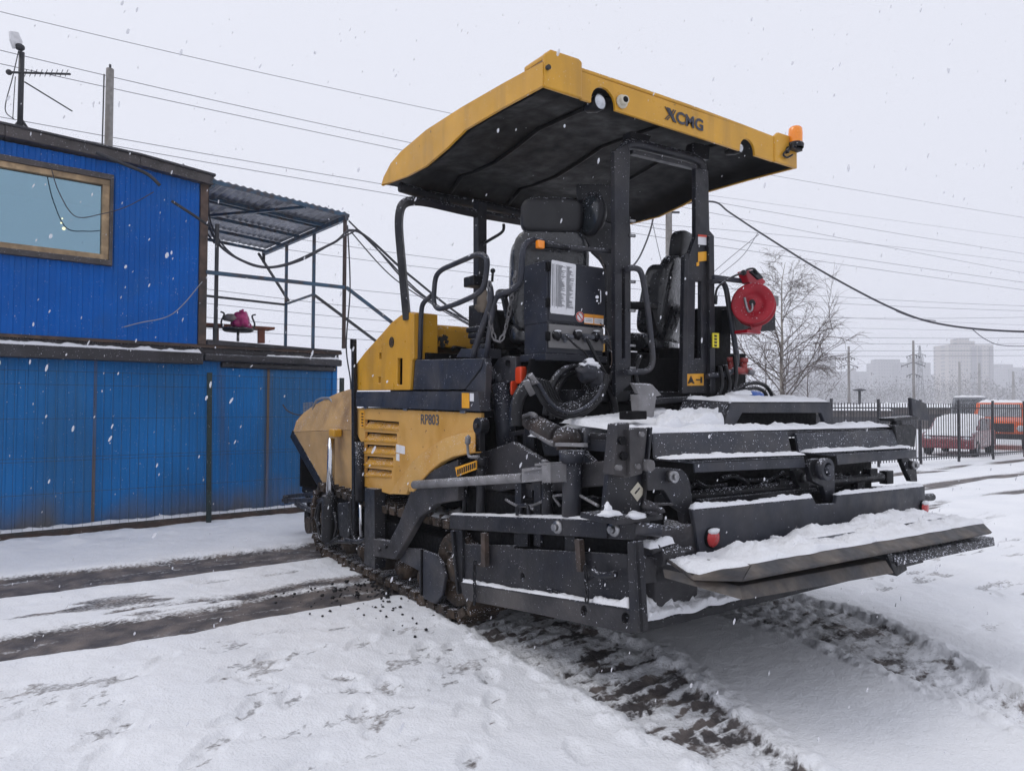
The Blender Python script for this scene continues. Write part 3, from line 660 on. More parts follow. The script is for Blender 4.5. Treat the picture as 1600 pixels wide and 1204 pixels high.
# ================================================================== POLES, WIRES, CABLES
def upole(name, px, ytop, ybot, dist, r, m, label, cat='utility pole', group=None):
    b = atd(px, ytop, dist); t = thing(name, label, cat, V(b.x, b.y, 0), group)
    mb = MB(); mb.tube([V(b.x, b.y, -.1), V(b.x, b.y, b.z)], r*1.25, 8, taper=.8); mb.build('shaft', m, t); return t, b
lp, b = upole('utility_pole', 172, 108, 235, 19, .095, M['concrete'], 'grey concrete pole rising behind the blue cabin roof')
mb = MB(); mb.tube([b+V(-.14, -.05, -.2), b+V(-.16, -.05, -4)], .02, 6); mb.build('conduit', M['framedark'], lp)
mb = MB(); mb.cyl(b, b+V(0, 0, .12), .03, 8); mb.build('cap', M['framedark'], lp)
cp, b = upole('utility_pole', 1045, 318, 400, 24, .105, M['concrete'], 'brown grey concrete pole seen behind the right seat of the machine')
mb = MB(); mb.bar(b+V(-.3, .2, -.3), b+V(.3, -.2, -.3), .06, .06); mb.build('crossarm', M['framedark'], cp)
def wire(pts, dl, dr, r, label, group, x0=None, x1=None, m='wiregrey', cat='power line', name='power_line'):
    """pts: three or four sight points; depth runs from dl to dr like a straight line in space"""
    xs = [p[0] for p in pts]; co = np.polyfit(xs, [p[1] for p in pts], min(len(pts)-1, 2)); a = x0 if x0 is not None else -120; b = x1 if x1 is not None else 1720; P = []
    for i in range(25):
        px = a+(b-a)*i/24; t = i/24; inv = (1-t)/dl+t/dr; P.append(atd(px, float(np.polyval(co, px)), 1/inv))
    me = MB(); me.tube(P, r, 5); o = me.build(name, M[m]); tag(o, label, cat, group); return o
wire([(0, 18), (700, 178), (1230, 276), (1600, 341)], 20, 55, .010, 'highest thin power line, crossing the upper left sky and passing behind the canopy', 'power lines')
wire([(0, 84), (165, 110), (620, 222), (1600, 396)], 19, 60, .011, 'power line second from the top, meeting the tip of the left concrete pole', 'power lines')
wire([(0, 103), (165, 131), (620, 235), (1600, 426)], 19, 60, .011, 'power line just below the tip of the left concrete pole', 'power lines')
G2 = 'power lines running behind the cabin roof and the machine'
LB = ['upper one of the paired power lines just above the blue cabin roof', 'lower one of the paired power lines just above the blue cabin roof']
for i, (p, r) in enumerate(((((0, 183), (620, 291), (1120, 372), (1600, 441)), .014), (((0, 195), (620, 305), (1120, 384), (1600, 453)), .014))):
    wire(p, 24, 60, r, LB[i], G2)
LOWL = ['power line passing close under the balcony sheet roof', 'second power line under the balcony sheet roof', 'power line level with the top balcony rail',
        'power line between the two balcony rails', 'power line at the lower balcony rail', 'power line just over the bench', 'lowest power line, level with the balcony floor']
for i, p in enumerate((((330, 352), (620, 396), (1230, 458), (1600, 478)), ((330, 372), (620, 414), (1230, 468), (1600, 486)), ((330, 424), (620, 463), (1230, 492), (1600, 497)),
          ((330, 452), (620, 487), (1230, 524), (1600, 528)), ((330, 474), (620, 504), (1230, 534), (1600, 537)), ((330, 496), (620, 521), (1230, 546), (1600, 547)), ((330, 514), (620, 533), (1230, 556), (1600, 555)))):
    wire(p, 60, 120, .028, LOWL[i], 'distant power lines')
for yy0, yy1, lb in ((250, 372, 'faint thin power line crossing high behind the canopy and out to the right'), (470, 508, 'faint thin power line low over the railing, above the power masts'), (500, 518, 'faint thin power line touching the top of the power masts')):
    wire([(700, yy0), (1600, yy1)], 80, 130, .02, lb, 'distant power lines', x0=700)
wire([(700, 330), (1120, 358), (1600, 410)], 60, 130, .022, 'faint power line in the sky right of the canopy', 'distant power lines', x0=700)
def cable(pts, dists, r, label, m='wire', name='cable', cat='cable', group=None, n=8):
    P = smoothpath([atd(p[0], p[1], d) for p, d in zip(pts, dists)], n); me = MB(); me.tube(P, r, 6); o = me.build(name, M[m]); tag(o, label, cat, group); return o
cable([(1046, 322), (1112, 315), (1140, 332), (1190, 365), (1290, 427), (1400, 484), (1480, 508), (1600, 518), (1720, 514)], [24, 23.5, 23, 22.5, 21.5, 21, 20.5, 20, 20], .032, 'thick black sagging cable sweeping down across the right sky')
cable([(1400, 486), (1430, 497), (1462, 501)], [21, 21, 20.6], .012, 'short thin wire hanging under the thick sagging cable', m='wiregrey')
cable([(1518, 513), (1540, 530), (1570, 540), (1640, 540)], [20.3, 20.3, 20.3, 20.3], .012, 'thin wire drooping from the thick sagging cable at the right edge', m='wiregrey')
cable([(1186, 366), (1150, 395), (1115, 425)], [22.5, 23, 24], .010, 'left of the two thin stay wires below the thick cable', m='wiregrey', group='stay wires')
cable([(1184, 364), (1160, 400), (1124, 430)], [22.5, 23, 24], .010, 'right of the two thin stay wires below the thick cable', m='wiregrey', group='stay wires')
cable([(1024, 322), (1016, 360), (1000, 400), (985, 420)], [24, 23, 22, 21], .03, 'thick dark cable dropping behind the machine left of the brown pole')
cable([(1018, 340), (1030, 395), (1037, 420)], [24, 23, 22], .012, 'thin wire slanting beside the brown pole', m='wiregrey')
BC = 'bundled cables drooping from the cabin corner past the balcony'
cable([(322, 290), (322, 335), (345, 385), (400, 415), (450, 412), (520, 380), (560, 362), (640, 430), (745, 510), (900, 600)], [10, 9.9, 9.8, 9.8, 9.9, 10, 10.2, 11, 12, 14], .018, 'thick black cable sagging from the cabin corner under the balcony roof', group=BC)
cable([(325, 300), (330, 350), (360, 395), (410, 418), (470, 407), (545, 366), (570, 368), (650, 455), (740, 506), (900, 590)], [10, 9.9, 9.8, 9.8, 9.9, 10, 10.2, 11, 12, 14], .012, 'second black cable twisted beside the thick sagging one', group=BC)
cable([(326, 272), (318, 300), (326, 330), (316, 350), (335, 380)], [10, 9.95, 9.95, 9.95, 9.9], .012, 'tangled black cable on the cabin corner post', group=BC)
cable([(290, 262), (286, 256), (292, 268), (304, 285), (308, 310), (290, 322)], [9.7]*6, .008, 'thin pale wire looped at the end of the cabin eave', m='wiregrey')
cable([(545, 345), (600, 400), (660, 460), (735, 507), (900, 595)], [10.2, 10.6, 11, 12, 14], .012, 'upper black cable running down from the balcony roof to the machine', group=BC)
cable([(545, 358), (610, 430), (680, 478), (740, 512), (900, 600)], [10.2, 10.6, 11, 12, 14], .009, 'lower black cable running down from the balcony roof to the machine', group=BC)
cable([(80, 262), (92, 300), (118, 338), (160, 334), (200, 322), (240, 300)], [8.35]*6, .006, 'thin black wire curving across the cabin window')
cable([(150, 522), (215, 505), (270, 490), (316, 440)], [8.9, 9.0, 9.2, 9.4], .007, 'pale thin wire drooping across the blue cabin wall', m='alu')
cable([(543, 352), (547, 450), (541, 540), (548, 600), (545, 650)], [10.1, 10.1, 10.1, 10.1, 10.1], .01, 'black cable hanging down the rusty balcony post', group=BC)
cable([(442, 632), (450, 642), (466, 648), (480, 645)], [9.3]*4, .01, 'short dark hook of wire before the blue wall by the hopper')

# ================================================================== BACKGROUND AT THE RIGHT
F0 = atz(1552, 717, 0); F1 = atz(1439, 725, 0); FD = (F0-F1).normalized()
def fpt(t, z): q = F1+FD*t; return V(q.x, q.y, z)
ff = thing('iron_railing_fence', 'tall black iron picket fence along the snowy yard behind the machine', 'fence', fpt(2, 0))
tA, tB = -6.5, 9.0
mb = MB()
for z in (.18, 1.55): mb.bar(fpt(tA, z), fpt(tB, z), .035, .035)
mb.build('rail', M['fblack'], ff)
sp_ = (fpt(0, 0)-F1).length
posts = [-7.9+2.0*k for k in range(9)]
for t in [(F0-F1).length*k/2 for k in range(-4, 5)]:
    mb = MB(); mb.bar(fpt(t, -.05), fpt(t, 1.78), .055, .055); mb.build('post', M['fblack'], ff)
pk = [tA+k*.128 for k in range(int((tB-tA)/.128))]
mb = MB()
for t in pk: mb.bar(fpt(t, .1), fpt(t, 1.68), .018, .018)
mb.build('pickets', M['fblack'], ff, kind='stuff')

def car(name, label, cat, loc, ang, L, Wd, prof_body, prof_cab, mbody, wheels, snow_top=True, wr=.31, cabglass=True, group=None):
    """loc centre on ground, ang heading of its front; profiles in (x along, z)"""
    t = thing(name, label, cat, loc, group); fx = V(math.cos(ang), math.sin(ang), 0); sx = V(-fx.y, fx.x, 0); c = Vector(loc)
    def w(x, y, z): return c+fx*x+sx*y+V(0, 0, z)
    mb = MB(); mb.prism([w(x, -Wd/2, z) for x, z in prof_body], sx*Wd); mb.build('body', M[mbody], t, bevel=.05)
    ins = .07; mb = MB(); n = len(prof_cab)
    base = [w(x, -Wd/2+.04, z) for x, z in prof_cab]
    top = lambda z: ins*(z-min(q[1] for q in prof_cab))/.5
    A = [w(x, -Wd/2+.03+top(z), z) for x, z in prof_cab]; B = [w(x, Wd/2-.03-top(z), z) for x, z in prof_cab]
    mb.face(A); mb.face(B[::-1])
    for i in range(n): j = (i+1) % n; mb.face([A[i], B[i], B[j], A[j]])
    bmesh.ops.recalc_face_normals(mb.bm, faces=mb.bm.faces[:]); mb.build('cabin', M[mbody], t, bevel=.03)
    # glazing: front, rear, sides
    def shrink(pts, k=.84): cc = sum(pts, V(0, 0, 0))/len(pts); return [cc+(p-cc)*k for p in pts]
    def pane(pts, nm, out, mt='dkglass'):
        mb = MB(); mb.prism([p+out*.008 for p in shrink(pts)], out*.006); mb.build(nm, M[mt], t)
    (x0, z0), (x1, z1), (x2, z2), (x3, z3) = prof_cab[:4]      # rear foot, rear top, front top, front foot
    pane([A[3], B[3], B[2], A[2]], 'windscreen', fx, 'dkglass' if cat == 'van' else 'glassgrey'); pane([A[0], B[0], B[1], A[1]], 'rear_window', -fx)
    for S, o_ in ((A, -sx), (B, sx)):
        m0 = (S[0]+S[3])/2; m1 = (S[1]+S[2])/2
        pane([m0, S[3], S[2], m1], 'side_window', o_); pane([S[0], m0, m1, S[1]], 'side_window', o_)
    for (x, s) in wheels:
        for y in (-1, 1):
            a = w(x, y*(Wd/2-.2), wr); b = w(x, y*(Wd/2+.01), wr)
            mb = MB(); mb.lathe(a, b-a, [(0, 0), (wr*.8, 0), (wr, .04), (wr, .17), (wr*.85, .21), (wr*.55, .2)], 20); wh = mb.build('wheel', M['tyre'], t)
            mb = MB(); mb.lathe(a, b-a, [(wr*.56, .2), (wr*.5, .17), (.05, .19), (0, .19)], 14); mb.build('rim', M['alu'], wh)
    if snow_top:
        for (xa, xb, za, zb, ww) in snow_top:
            snow_heap('snow_layer', w(xa, -ww, za), w(xb, -ww, zb), w(xb, ww, zb), w(xa, ww, za), .09, t, nu=16, nv=12, seed=xa, edge=.2)
    return t, w
cc = atd(1499, 690, 24.0); cc = V(cc.x, cc.y, 0)
t, w = car('parked_car', 'dark red hatchback covered with snow parked behind the iron railing', 'car', cc, math.radians(191), 3.6, 1.5,
    [(-1.7, .25), (-1.73, .65), (-1.6, .80), (.7, .82), (1.45, .74), (1.68, .55), (1.72, .25)], [(-1.6, .78), (-1.25, 1.2), (.2, 1.22), (.8, .8)], 'carred', ((-1.05, 1), (1.1, 1)),
    [(.22, .82, 1.22, .82, .64), (.78, 1.6, .82, .66, .70), (-1.2, .2, 1.21, 1.23, .56)], wr=.27)
for y in (-.55, .55):
    mb = MB(); mb.blob(w(1.62, y, .56), .10, squash=(.5, 1.2, .8)); mb.build('headlight', M['lamp'], t)
cc2 = atd(1566, 690, 27.5); cc2 = V(cc2.x, cc2.y, 0)
t, w = car('orange_truck', 'bright orange truck cab with snow on its windscreen behind the red car', 'truck', cc2, math.radians(197), 4.4, 1.7,
    [(-2.6, .4), (-2.6, 1.15), (1.2, 1.18), (1.35, 1.05), (1.4, .4)], [(-.6, 1.15), (-.5, 1.72), (.85, 1.74), (1.15, 1.17)], 'truck', ((-1.7, 1), (.75, 1)),
    [(-.45, .8, 1.74, 1.75, .7)], wr=.36)
for y in (-.65, .65):
    mb = MB(); mb.lathe(w(1.39, y, .8), V(math.cos(math.radians(197)), math.sin(math.radians(197)), 0), [(0, .03), (.1, .03), (.12, 0)], 16); mb.build('headlight', M['lamp'], t)
mb = MB(); mb.prism([w(1.40, -.45, .66), w(1.40, .45, .66), w(1.38, .45, .98), w(1.38, -.45, .98)], w(.02, 0, 0)-w(0, 0, 0)); mb.build('grille', M['tyre'], t)
mb = MB(); mb.bar(w(1.42, -.8, .5), w(1.42, .8, .5), .08, .2); mb.build('bumper', M['tyre'], t)
cc3 = atd(1516, 660, 42); cc3 = V(cc3.x, cc3.y, 0)
car('parked_van', 'grey van with a snowy roof standing beyond the orange truck', 'van', cc3, math.radians(200), 4.6, 1.9,
    [(-2.3, .35), (-2.3, 1.1), (1.6, 1.1), (2.2, .9), (2.25, .35)], [(-2.25, 1.05), (-2.1, 2.1), (1.1, 2.12), (1.8, 1.08)], 'vanwhite', ((-1.5, 1), (1.4, 1)), [(-2.0, 1.0, 2.12, 2.14, .8)])
# street lamp beyond the railing
sl = atd(1343, 610, 48); t = thing('street_lamp', 'short dark lamp post with a flat round head beyond the railing', 'street lamp', V(sl.x, sl.y, 0))
mb = MB(); mb.cyl(V(sl.x, sl.y, 0), sl, .09, 8); mb.build('post', M['framedark'], t)
mb = MB(); mb.lathe(sl, (0, 0, 1), [(0, -.05), (.4, 0), (.42, .06), (0, .14)], 14); mb.build('lamp_head', M['framedark'], t)
# low sheds
def shed(px0, px1, dist, h, label, d2=None):
    a = atd(px0, 640, dist); b = atd(px1, 640, d2 or dist); a.z = b.z = 0; u = (b-a).normalized(); n_ = V(-u.y, u.x, 0)
    t = thing('storage_shed', label, 'shed', (a+b)/2, 'low sheds beyond the railing')
    mb = MB(); mb.prism([a, b, b+V(0, 0, h), a+V(0, 0, h)], n_*5); mb.build('wall', M['brick'], t)
    L = (b-a).length; k = max(2, int(L/3.2))
    for i in range(k):
        c = a+u*(L*(i+.5)/k); mb = MB(); mb.prism([c-u*.9-n_*.03, c+u*.9-n_*.03, c+u*.9-n_*.03+V(0, 0, h*.78), c-u*.9-n_*.03+V(0, 0, h*.78)], n_*.028); mb.build('door', M['framedark'], t)
    mb = MB(); o = a-u*.3-n_*.3+V(0, 0, h+.002); q = b+u*.3-n_*.3+V(0, 0, h+.002); mb.prism([o, q, q+V(0, 0, .12), o+V(0, 0, .12)], n_*5.6); mb.build('roof', M['eave'], t)
    snow_heap('snow_layer', o+V(0, 0, .12), q+V(0, 0, .12), q+n_*5.6+V(0, 0, .12), o+n_*5.6+V(0, 0, .12), .25, t, nu=24, nv=8, seed=px0, edge=.1)
shed(1195, 1300, 44, 1.35, 'low brick shed with snowy roof seen through the railing, nearest the birch')
shed(1296, 1388, 43, 1.2, 'brick shed with rounded snow on its roof, behind the middle fence post')
shed(1384, 1500, 50, 1.35, 'longer brick shed with snowy roof behind the dark red car')

# birch and other leafless trees
def tree(name, label, base, H, seed, spread=.3, r0=.12, mtr='bark', mtw='twig', levels=4, wr=.006, density=1.0, group=None, cat='tree'):
    rt = random.Random(seed); t = thing(name, label, cat, base, group); tr = MB(); cr = MB()
    base = Vector(base); P = [base]; n = 9
    for i in range(1, n+1): P.append(base+V(rt.gauss(0, .012)*H*i/n, rt.gauss(0, .012)*H*i/n, H*i/n))
    tr.tube(P, r0, 7, taper=.08)
    def tw(p, d, L, r, lev):
        k = 4; pts = [p]; q = p.copy(); dd = d.copy()
        for i in range(k):
            dd = (dd+V(rt.gauss(0, .12), rt.gauss(0, .12), rt.gauss(0, .08)+(.05 if lev > 1 else -.10))).normalized(); q = q+dd*L/k; pts.append(q)
        cr.tube(pts, max(r, wr), 3 if lev < 3 else 5, taper=.35)
        if lev > 0:
            m_ = int((5 if lev > 1 else 6)*density)
            for j in range(m_):
                f = .25+.75*(j+rt.random())/m_; i = min(k-1, int(f*k)); pp = pts[i].lerp(pts[i+1], f*k-i)
                a = rt.random()*2*math.pi; u, v = frame_from(dd); nd = (dd*rt.uniform(.6, 1.1)+(u*math.cos(a)+v*math.sin(a))*rt.uniform(.4, .8)).normalized()
                tw(pp, nd, L*rt.uniform(.35, .6), r*.5, lev-1)
    nb = int(26*density)
    for j in range(nb):
        f = .16+.8*(j+rt.random()*.8)/nb; i = min(n-1, int(f*n)); pp = P[i].lerp(P[i+1], f*n-i); a = rt.random()*2*math.pi
        up = rt.uniform(.55, 1.0); nd = V(math.cos(a), math.sin(a), up).normalized()
        tw(pp, nd, H*spread*(1.15-f)*rt.uniform(.8, 1.25)+.04*H, r0*.38*(1.1-f), levels-2)
    tr.build('trunk', M[mtr], t); cr.build('crown', M[mtw], t); return t
bb = atd(1222, 640, 33); tree('birch_tree', 'tall bare birch with fine drooping twigs behind the hose reel', V(bb.x, bb.y, 0), 8.3, 11, .40, .12, levels=4, wr=.0075, density=1.4)
bb = atd(1196, 640, 36); tree('leafless_tree', 'slim bare young tree left of the tall birch, half hidden by the machine', V(bb.x, bb.y, 0), 5.0, 5, .4, .05, levels=4, wr=.008, density=.8, mtr='twig')
bb = atd(1262, 640, 37); tree('leafless_tree', 'low bare bushy tree just right of the tall birch trunk', V(bb.x, bb.y, 0), 4.6, 9, .5, .05, levels=4, wr=.008, density=.8, mtr='twig')

# far power masts
def mast(px, ytop, dist, label, arms, lattice=False):
    b = atd(px, ytop, dist); t = thing('power_mast', label, 'power mast', V(b.x, b.y, 0), 'far power masts'); s = dist/FPX
    mb = MB()
    if lattice:
        H = b.z
        for (dx, dy) in ((-1, -1), (1, -1), (1, 1), (-1, 1)): mb.tube([V(b.x+dx*1.6, b.y+dy*1.6, 0), b+V(dx*.2, dy*.2, 0)], .12, 4)
        for k in range(9):
            z0, z1 = H*k/9, H*(k+1)/9; w0, w1 = 1.6-1.4*k/9, 1.6-1.4*(k+1)/9
            for q in (-1, 1): mb.tube([V(b.x-w0, b.y+q*w0, z0), V(b.x+w1, b.y+q*w1, z1)], .07, 4); mb.tube([V(b.x+w0, b.y+q*w0, z0), V(b.x-w1, b.y+q*w1, z1)], .07, 4)
    else: mb.tube([V(b.x, b.y, 0), b], 2.4*s, 8, taper=.7)
    mb.build('shaft', M['concrete' if not lattice else 'framedark'], t)
    for (dy, hw) in arms:
        c = b-_u*(dy*s); mb = MB(); mb.bar(c-_r*hw*s-V(0, 0, hw*s*.12), c+V(0, 0, hw*s*.25), 1.0*s, 1.0*s); mb.bar(c+_r*hw*s-V(0, 0, hw*s*.12), c+V(0, 0, hw*s*.25), 1.0*s, 1.0*s)
        for q in (-1, -.5, .5, 1): p_ = c+_r*hw*s*q; mb.bar(p_+V(0, 0, 0), p_-V(0, 0, 4*s), .7*s, .7*s)
        mb.build('crossarm', M['framedark'], t)
mast(1326, 541, 110, 'slim power mast with two crossarms right of the birch', [(18, 9), (31, 14)])
mast(1427, 532, 95, 'power mast with three crossarms left of the high tower block', [(24, 10), (38, 18), (54, 10)])
mast(1437, 540, 330, 'lattice pylon just right of the mast with three crossarms', [(14, 9), (26, 9)], True)
for px, yt, lb in ((1499, 565, 'thin far mast standing before the left part of the high tower block'), (1530, 567, 'thin far mast standing before the right part of the high tower block'), (1583, 580, 'thin far mast at the right edge beyond the tower block')):
    mast(px, yt, 240, lb, [])

# apartment blocks
def block(px0, px1, ytop, dist, dist1, depth, m, label, roofs=(), cols=(), name='apartment_building'):
    a = atd(px0, ytop, dist); b = atd(px1, ytop, dist1); h = a.z; A = V(a.x, a.y, 0); B = V(b.x, b.y, 0); u = (B-A).normalized(); n_ = V(-u.y, u.x, 0)
    t = thing(name, label, 'apartment block', (A+B)/2, 'apartment blocks on the horizon'); L = (B-A).length
    mb = MB(); mb.prism([A, B, B+V(0, 0, h), A+V(0, 0, h)], n_*depth); mb.build('wall', M[m], t)
    for (f0, f1, hh) in roofs:
        mb = MB(); p = A+u*L*f0+n_*2; q = A+u*L*f1+n_*2; mb.prism([p+V(0, 0, h), q+V(0, 0, h), q+V(0, 0, h+hh), p+V(0, 0, h+hh)], n_*depth*.5); mb.build('roof_block', M[m], t)
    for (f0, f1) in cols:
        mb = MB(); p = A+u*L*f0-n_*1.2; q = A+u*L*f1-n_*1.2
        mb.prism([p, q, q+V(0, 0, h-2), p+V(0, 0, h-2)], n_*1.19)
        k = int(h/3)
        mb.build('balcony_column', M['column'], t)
    return t
block(1482, 1552, 538, 560, 560, 20, 'tower', 'tallest pale tower block with darker balcony columns on the right horizon', [(.25, .5, 5), (.5, .62, 3)], [(.5, .6), (.66, .72), (.9, .98)])
block(1371, 1454, 566, 640, 640, 20, 'block', 'stepped grey block between the power mast and the tallest tower', [(.0, .45, 3), (.7, .9, 5)], [(.3, .38), (.6, .68)])
block(1236, 1306, 558, 620, 620, 20, 'block', 'grey block whose upper floors show right of the birch', [(.55, .85, 4)], [(.2, .3), (.6, .7)])
block(1300, 1372, 580, 700, 700, 16, 'block', 'long low block between the two masts on the horizon', [(.4, .55, 3)], [(.5, .56)])
block(1452, 1470, 585, 720, 720, 16, 'block', 'narrow low block squeezed against the left side of the tallest tower', [])
block(1553, 1660, 573, 680, 700, 18, 'block', 'wide grey block at the right edge beyond the tallest tower', [(.1, .3, 3)], [(.2, .26), (.6, .66)])
# far leafless wood along the horizon: one mass of small twigs clumps
def wood():
    rw = np.random.RandomState(12); N = 42000; px = rw.uniform(1120, 1720, N); d = rw.uniform(230, 480, N)
    h = 5+8*fbm(px*.03, d*.01, 3, 5)+4*rw.rand(N)
    dx = (px-800)/FPX; c = np.outer(dx, np.array(_r))+np.array(_f)[None, :]; c = c*d[:, None]; c[:, 2] = h*rw.rand(N)**.75
    s_ = rw.uniform(.25, .7, N)[:, None]; a = rw.normal(0, 1, (N, 3)); b_ = rw.normal(0, 1, (N, 3)); b_[:, 2] = np.abs(b_[:, 2])*1.6
    a = a/np.linalg.norm(a, axis=1)[:, None]*s_*.5; b_ = b_/np.linalg.norm(b_, axis=1)[:, None]*s_*1.3
    co = np.stack([c, c+a, c+b_], 1).reshape(-1, 3); me = bpy.data.meshes.new('distant_wood'); me.vertices.add(3*N); me.vertices.foreach_set('co', co.ravel())
    me.loops.add(3*N); me.loops.foreach_set('vertex_index', np.arange(3*N)); me.polygons.add(N); me.polygons.foreach_set('loop_start', np.arange(0, 3*N, 3)); me.polygons.foreach_set('loop_total', np.full(N, 3)); me.update()
    me.materials.append(M['farwood']); o = bpy.data.objects.new('distant_wood', me); COL.objects.link(o); return o
tag(wood(), 'hazy leafless wood along the horizon under the apartment blocks', 'wood', kind='stuff')

# ================================================================== THE PAVER
XN, XF = 2.65, 5.15
PV = thing('asphalt_paver', 'large yellow and slate crawler asphalt paver with a raised snowy screed and curved canopy', 'asphalt paver', (3.9, 5.2, 0))
def PX(pts, x): return [atx(px, py, x) for px, py in pts]
def PY(pts, y): return [aty(px, py, y) for px, py in pts]
def part(mb, name, m, bevel=.004, parent=None, **k): return mb.build(name, M[m], parent or PV, bevel=bevel, **k)
X1 = V(1, 0, 0); Y1 = V(0, 1, 0); Z1 = V(0, 0, 1)
def z12(pts, ox, oy, s): return [(ox+a/s, oy+b/s) for a, b in pts]

# --- chassis and dark inner masses
mb = MB(); mb.box((2.98, 4.35, .42), (4.82, 7.4, 1.5)); mb.box((3.0, 3.75, 1.05), (4.8, 5.3, 1.62)); part(mb, 'chassis', 'pitch', .02)
mb = MB(); mb.box((2.7, 4.3, 1.5), (5.1, 6.45, 1.56)); mb.box((3.05, 3.72, 1.62), (4.95, 5.2, 1.70)); part(mb, 'operator_floor', 'black', .006)

# --- crawlers
def crawler(x0, x1):
    yr, yf, r = 4.62, 7.35, .33; zc = .37; path = []
    n = 14
    for i in range(n+1): a = -math.pi/2-math.pi*i/n; path.append(V(0, yr+r*math.cos(a)*-1*-1, zc+r*math.sin(a)) if False else V(0, yr-r*math.sin(math.pi*i/n), zc-r*math.cos(math.pi*i/n)))
    path.append(V(0, 5.9, zc+r-.03))
    for i in range(n+1): path.append(V(0, yf+r*math.sin(math.pi*i/n), zc+r*math.cos(math.pi*i/n)))
    path.append(path[0].copy()); L = [0]
    for a, b in zip(path[:-1], path[1:]): L.append(L[-1]+(b-a).length)
    def at(s):
        s %= L[-1]
        for i in range(len(L)-1):
            if L[i+1] >= s: t = (s-L[i])/(L[i+1]-L[i]+1e-9); return path[i].lerp(path[i+1], t), (path[i+1]-path[i]).normalized()
    cnt = int(L[-1]/.155); mb = MB(); rt = random.Random(4)
    for k in range(cnt):
        p, d = at(L[-1]*k/cnt); nn = V(0, d.z, -d.y)
        c = V(0, yr+(yf-yr)*.5, zc)
        if (p-c).dot(nn) < 0: nn = -nn
        q = V(x0, p.y, p.z)
        a = q-d*.068; b = q+d*.068
        mb.prism([a, b, b+nn*.025, a+nn*.025], X1*(x1-x0))
        mb.prism([a+nn*.025, a+d*.028+nn*.025, a+d*.022+nn*.06, a+d*.005+nn*.06], X1*(x1-x0))
        mb.prism([a-nn*.035+d*.03, b-nn*.035-d*.01, b-d*.01, a+d*.03], X1*.05+V(0, 0, 0))
        for j in range(3):                                # mud and ice packed between the lugs
            mb.blob(q+X1*rt.uniform(0, .28)+d*rt.uniform(-.05, .05)+nn*.025, rt.uniform(.02, .045), 8, (1, 1, .6), .8)
    ch = part(mb, 'crawler_track', 'mud', 0)
    for (yy, rr) in ((yr, .27), (yf, .27)):
        mb = MB(); mb.lathe((x0+.02, yy, zc), X1, [(0, -.005), (.09, 0), (.1, .05), (rr*.8, .06), (rr, .02), (rr, .24), (0, .24)], 22)
        for k in range(8): a = k*math.pi/4; mb.cyl(V(x0+.06, yy+.14*math.cos(a), zc+.14*math.sin(a)), V(x0+.02, yy+.14*math.cos(a), zc+.14*math.sin(a)), .014, 6)
        part(mb, 'track_wheel', 'mud', 0, ch)
    for k in range(5):
        mb = MB(); mb.lathe((x0+.03, 5.15+k*.42, .2), X1, [(0, 0), (.06, 0), (.065, .03), (.11, .04), (.11, .2), (0, .2)], 16); part(mb, 'track_roller', 'mud', 0, ch)
    mb = MB(); mb.box((x0+.06, 4.85, .3), (x1-.04, 7.1, .56)); part(mb, 'track_frame', 'pitch', .01, ch)
    return ch
crawler(2.65, 2.97); crawler(4.83, 5.15)
mb = MB(); rg = [(625, 872), (628, 858), (637, 853), (655, 855)]
G = [(627, 855), (655, 857), (680, 866), (690, 880), (695, 900), (690, 930), (680, 943), (662, 935), (655, 918), (655, 892), (625, 876)]
mb.prism(PX(G, 2.63), X1*.03); gd = part(mb, 'track_guard', 'grey2', .008)
mb = MB(); mb.prism(PX([(657, 858), (659, 858), (659, 930), (657, 930)], 2.62), X1*.012); part(mb, 'seam', 'pitch', 0, gd)

# --- yellow engine side panel with louvres
oxA, oyA = 420, 470
main = z12([(545, 668), (1325, 700), (1325, 770), (1292, 822), (1100, 858), (960, 950), (850, 1070), (770, 1190)], oxA, oyA, 4)
main += [(609, 772), (567, 759), (565, 725), (564, 690), (556, 675)]
louv = []
for (xa, ya, xb, yb, xc, yc) in ((600, 738, 812, 770, 812, 836), (600, 815, 800, 845, 800, 912), (600, 892, 790, 920, 790, 985), (600, 965, 777, 995, 777, 1050), (600, 1040, 767, 1072, 767, 1120)):
    hgt = 58 if ya < 1040 else 50
    louv.append(z12([(xa, ya+2), (xb, yb-14), (xc, yb+hgt-22), (xa, ya+hgt)], oxA, oyA, 4))
P_ = PX(main, XN)
mb = MB(); mb.prism(P_, X1*.03, [PX(h, XN) for h in louv]); sp = part(mb, 'engine_side_panel', 'ydust', .004)
mb = MB(); mb.prism(PX([(566, 645), (640, 650), (640, 765), (572, 757)], 2.74), X1*.01); part(mb, 'louvre_shade_sheet', 'pitch', 0, sp)  # dark backing sheet, its black stands in for shade inside the louvres
for h in louv:
    a, b, c, d = PX(h, XN); mb = MB(); t0 = a.lerp(d, .20)+X1*.05; t1 = b.lerp(c, .20)+X1*.05
    mb.prism([d+V(-.012, 0, -.004), c+V(-.012, 0, -.004), t1, t0], X1*.006); mb.prism([d+V(.0, 0, -.012), c+V(.0, 0, -.012), c+V(-.014, 0, .004), d+V(-.014, 0, .004)], Z1*.006)
    part(mb, 'louvre_blade', 'yellow', .002, sp)
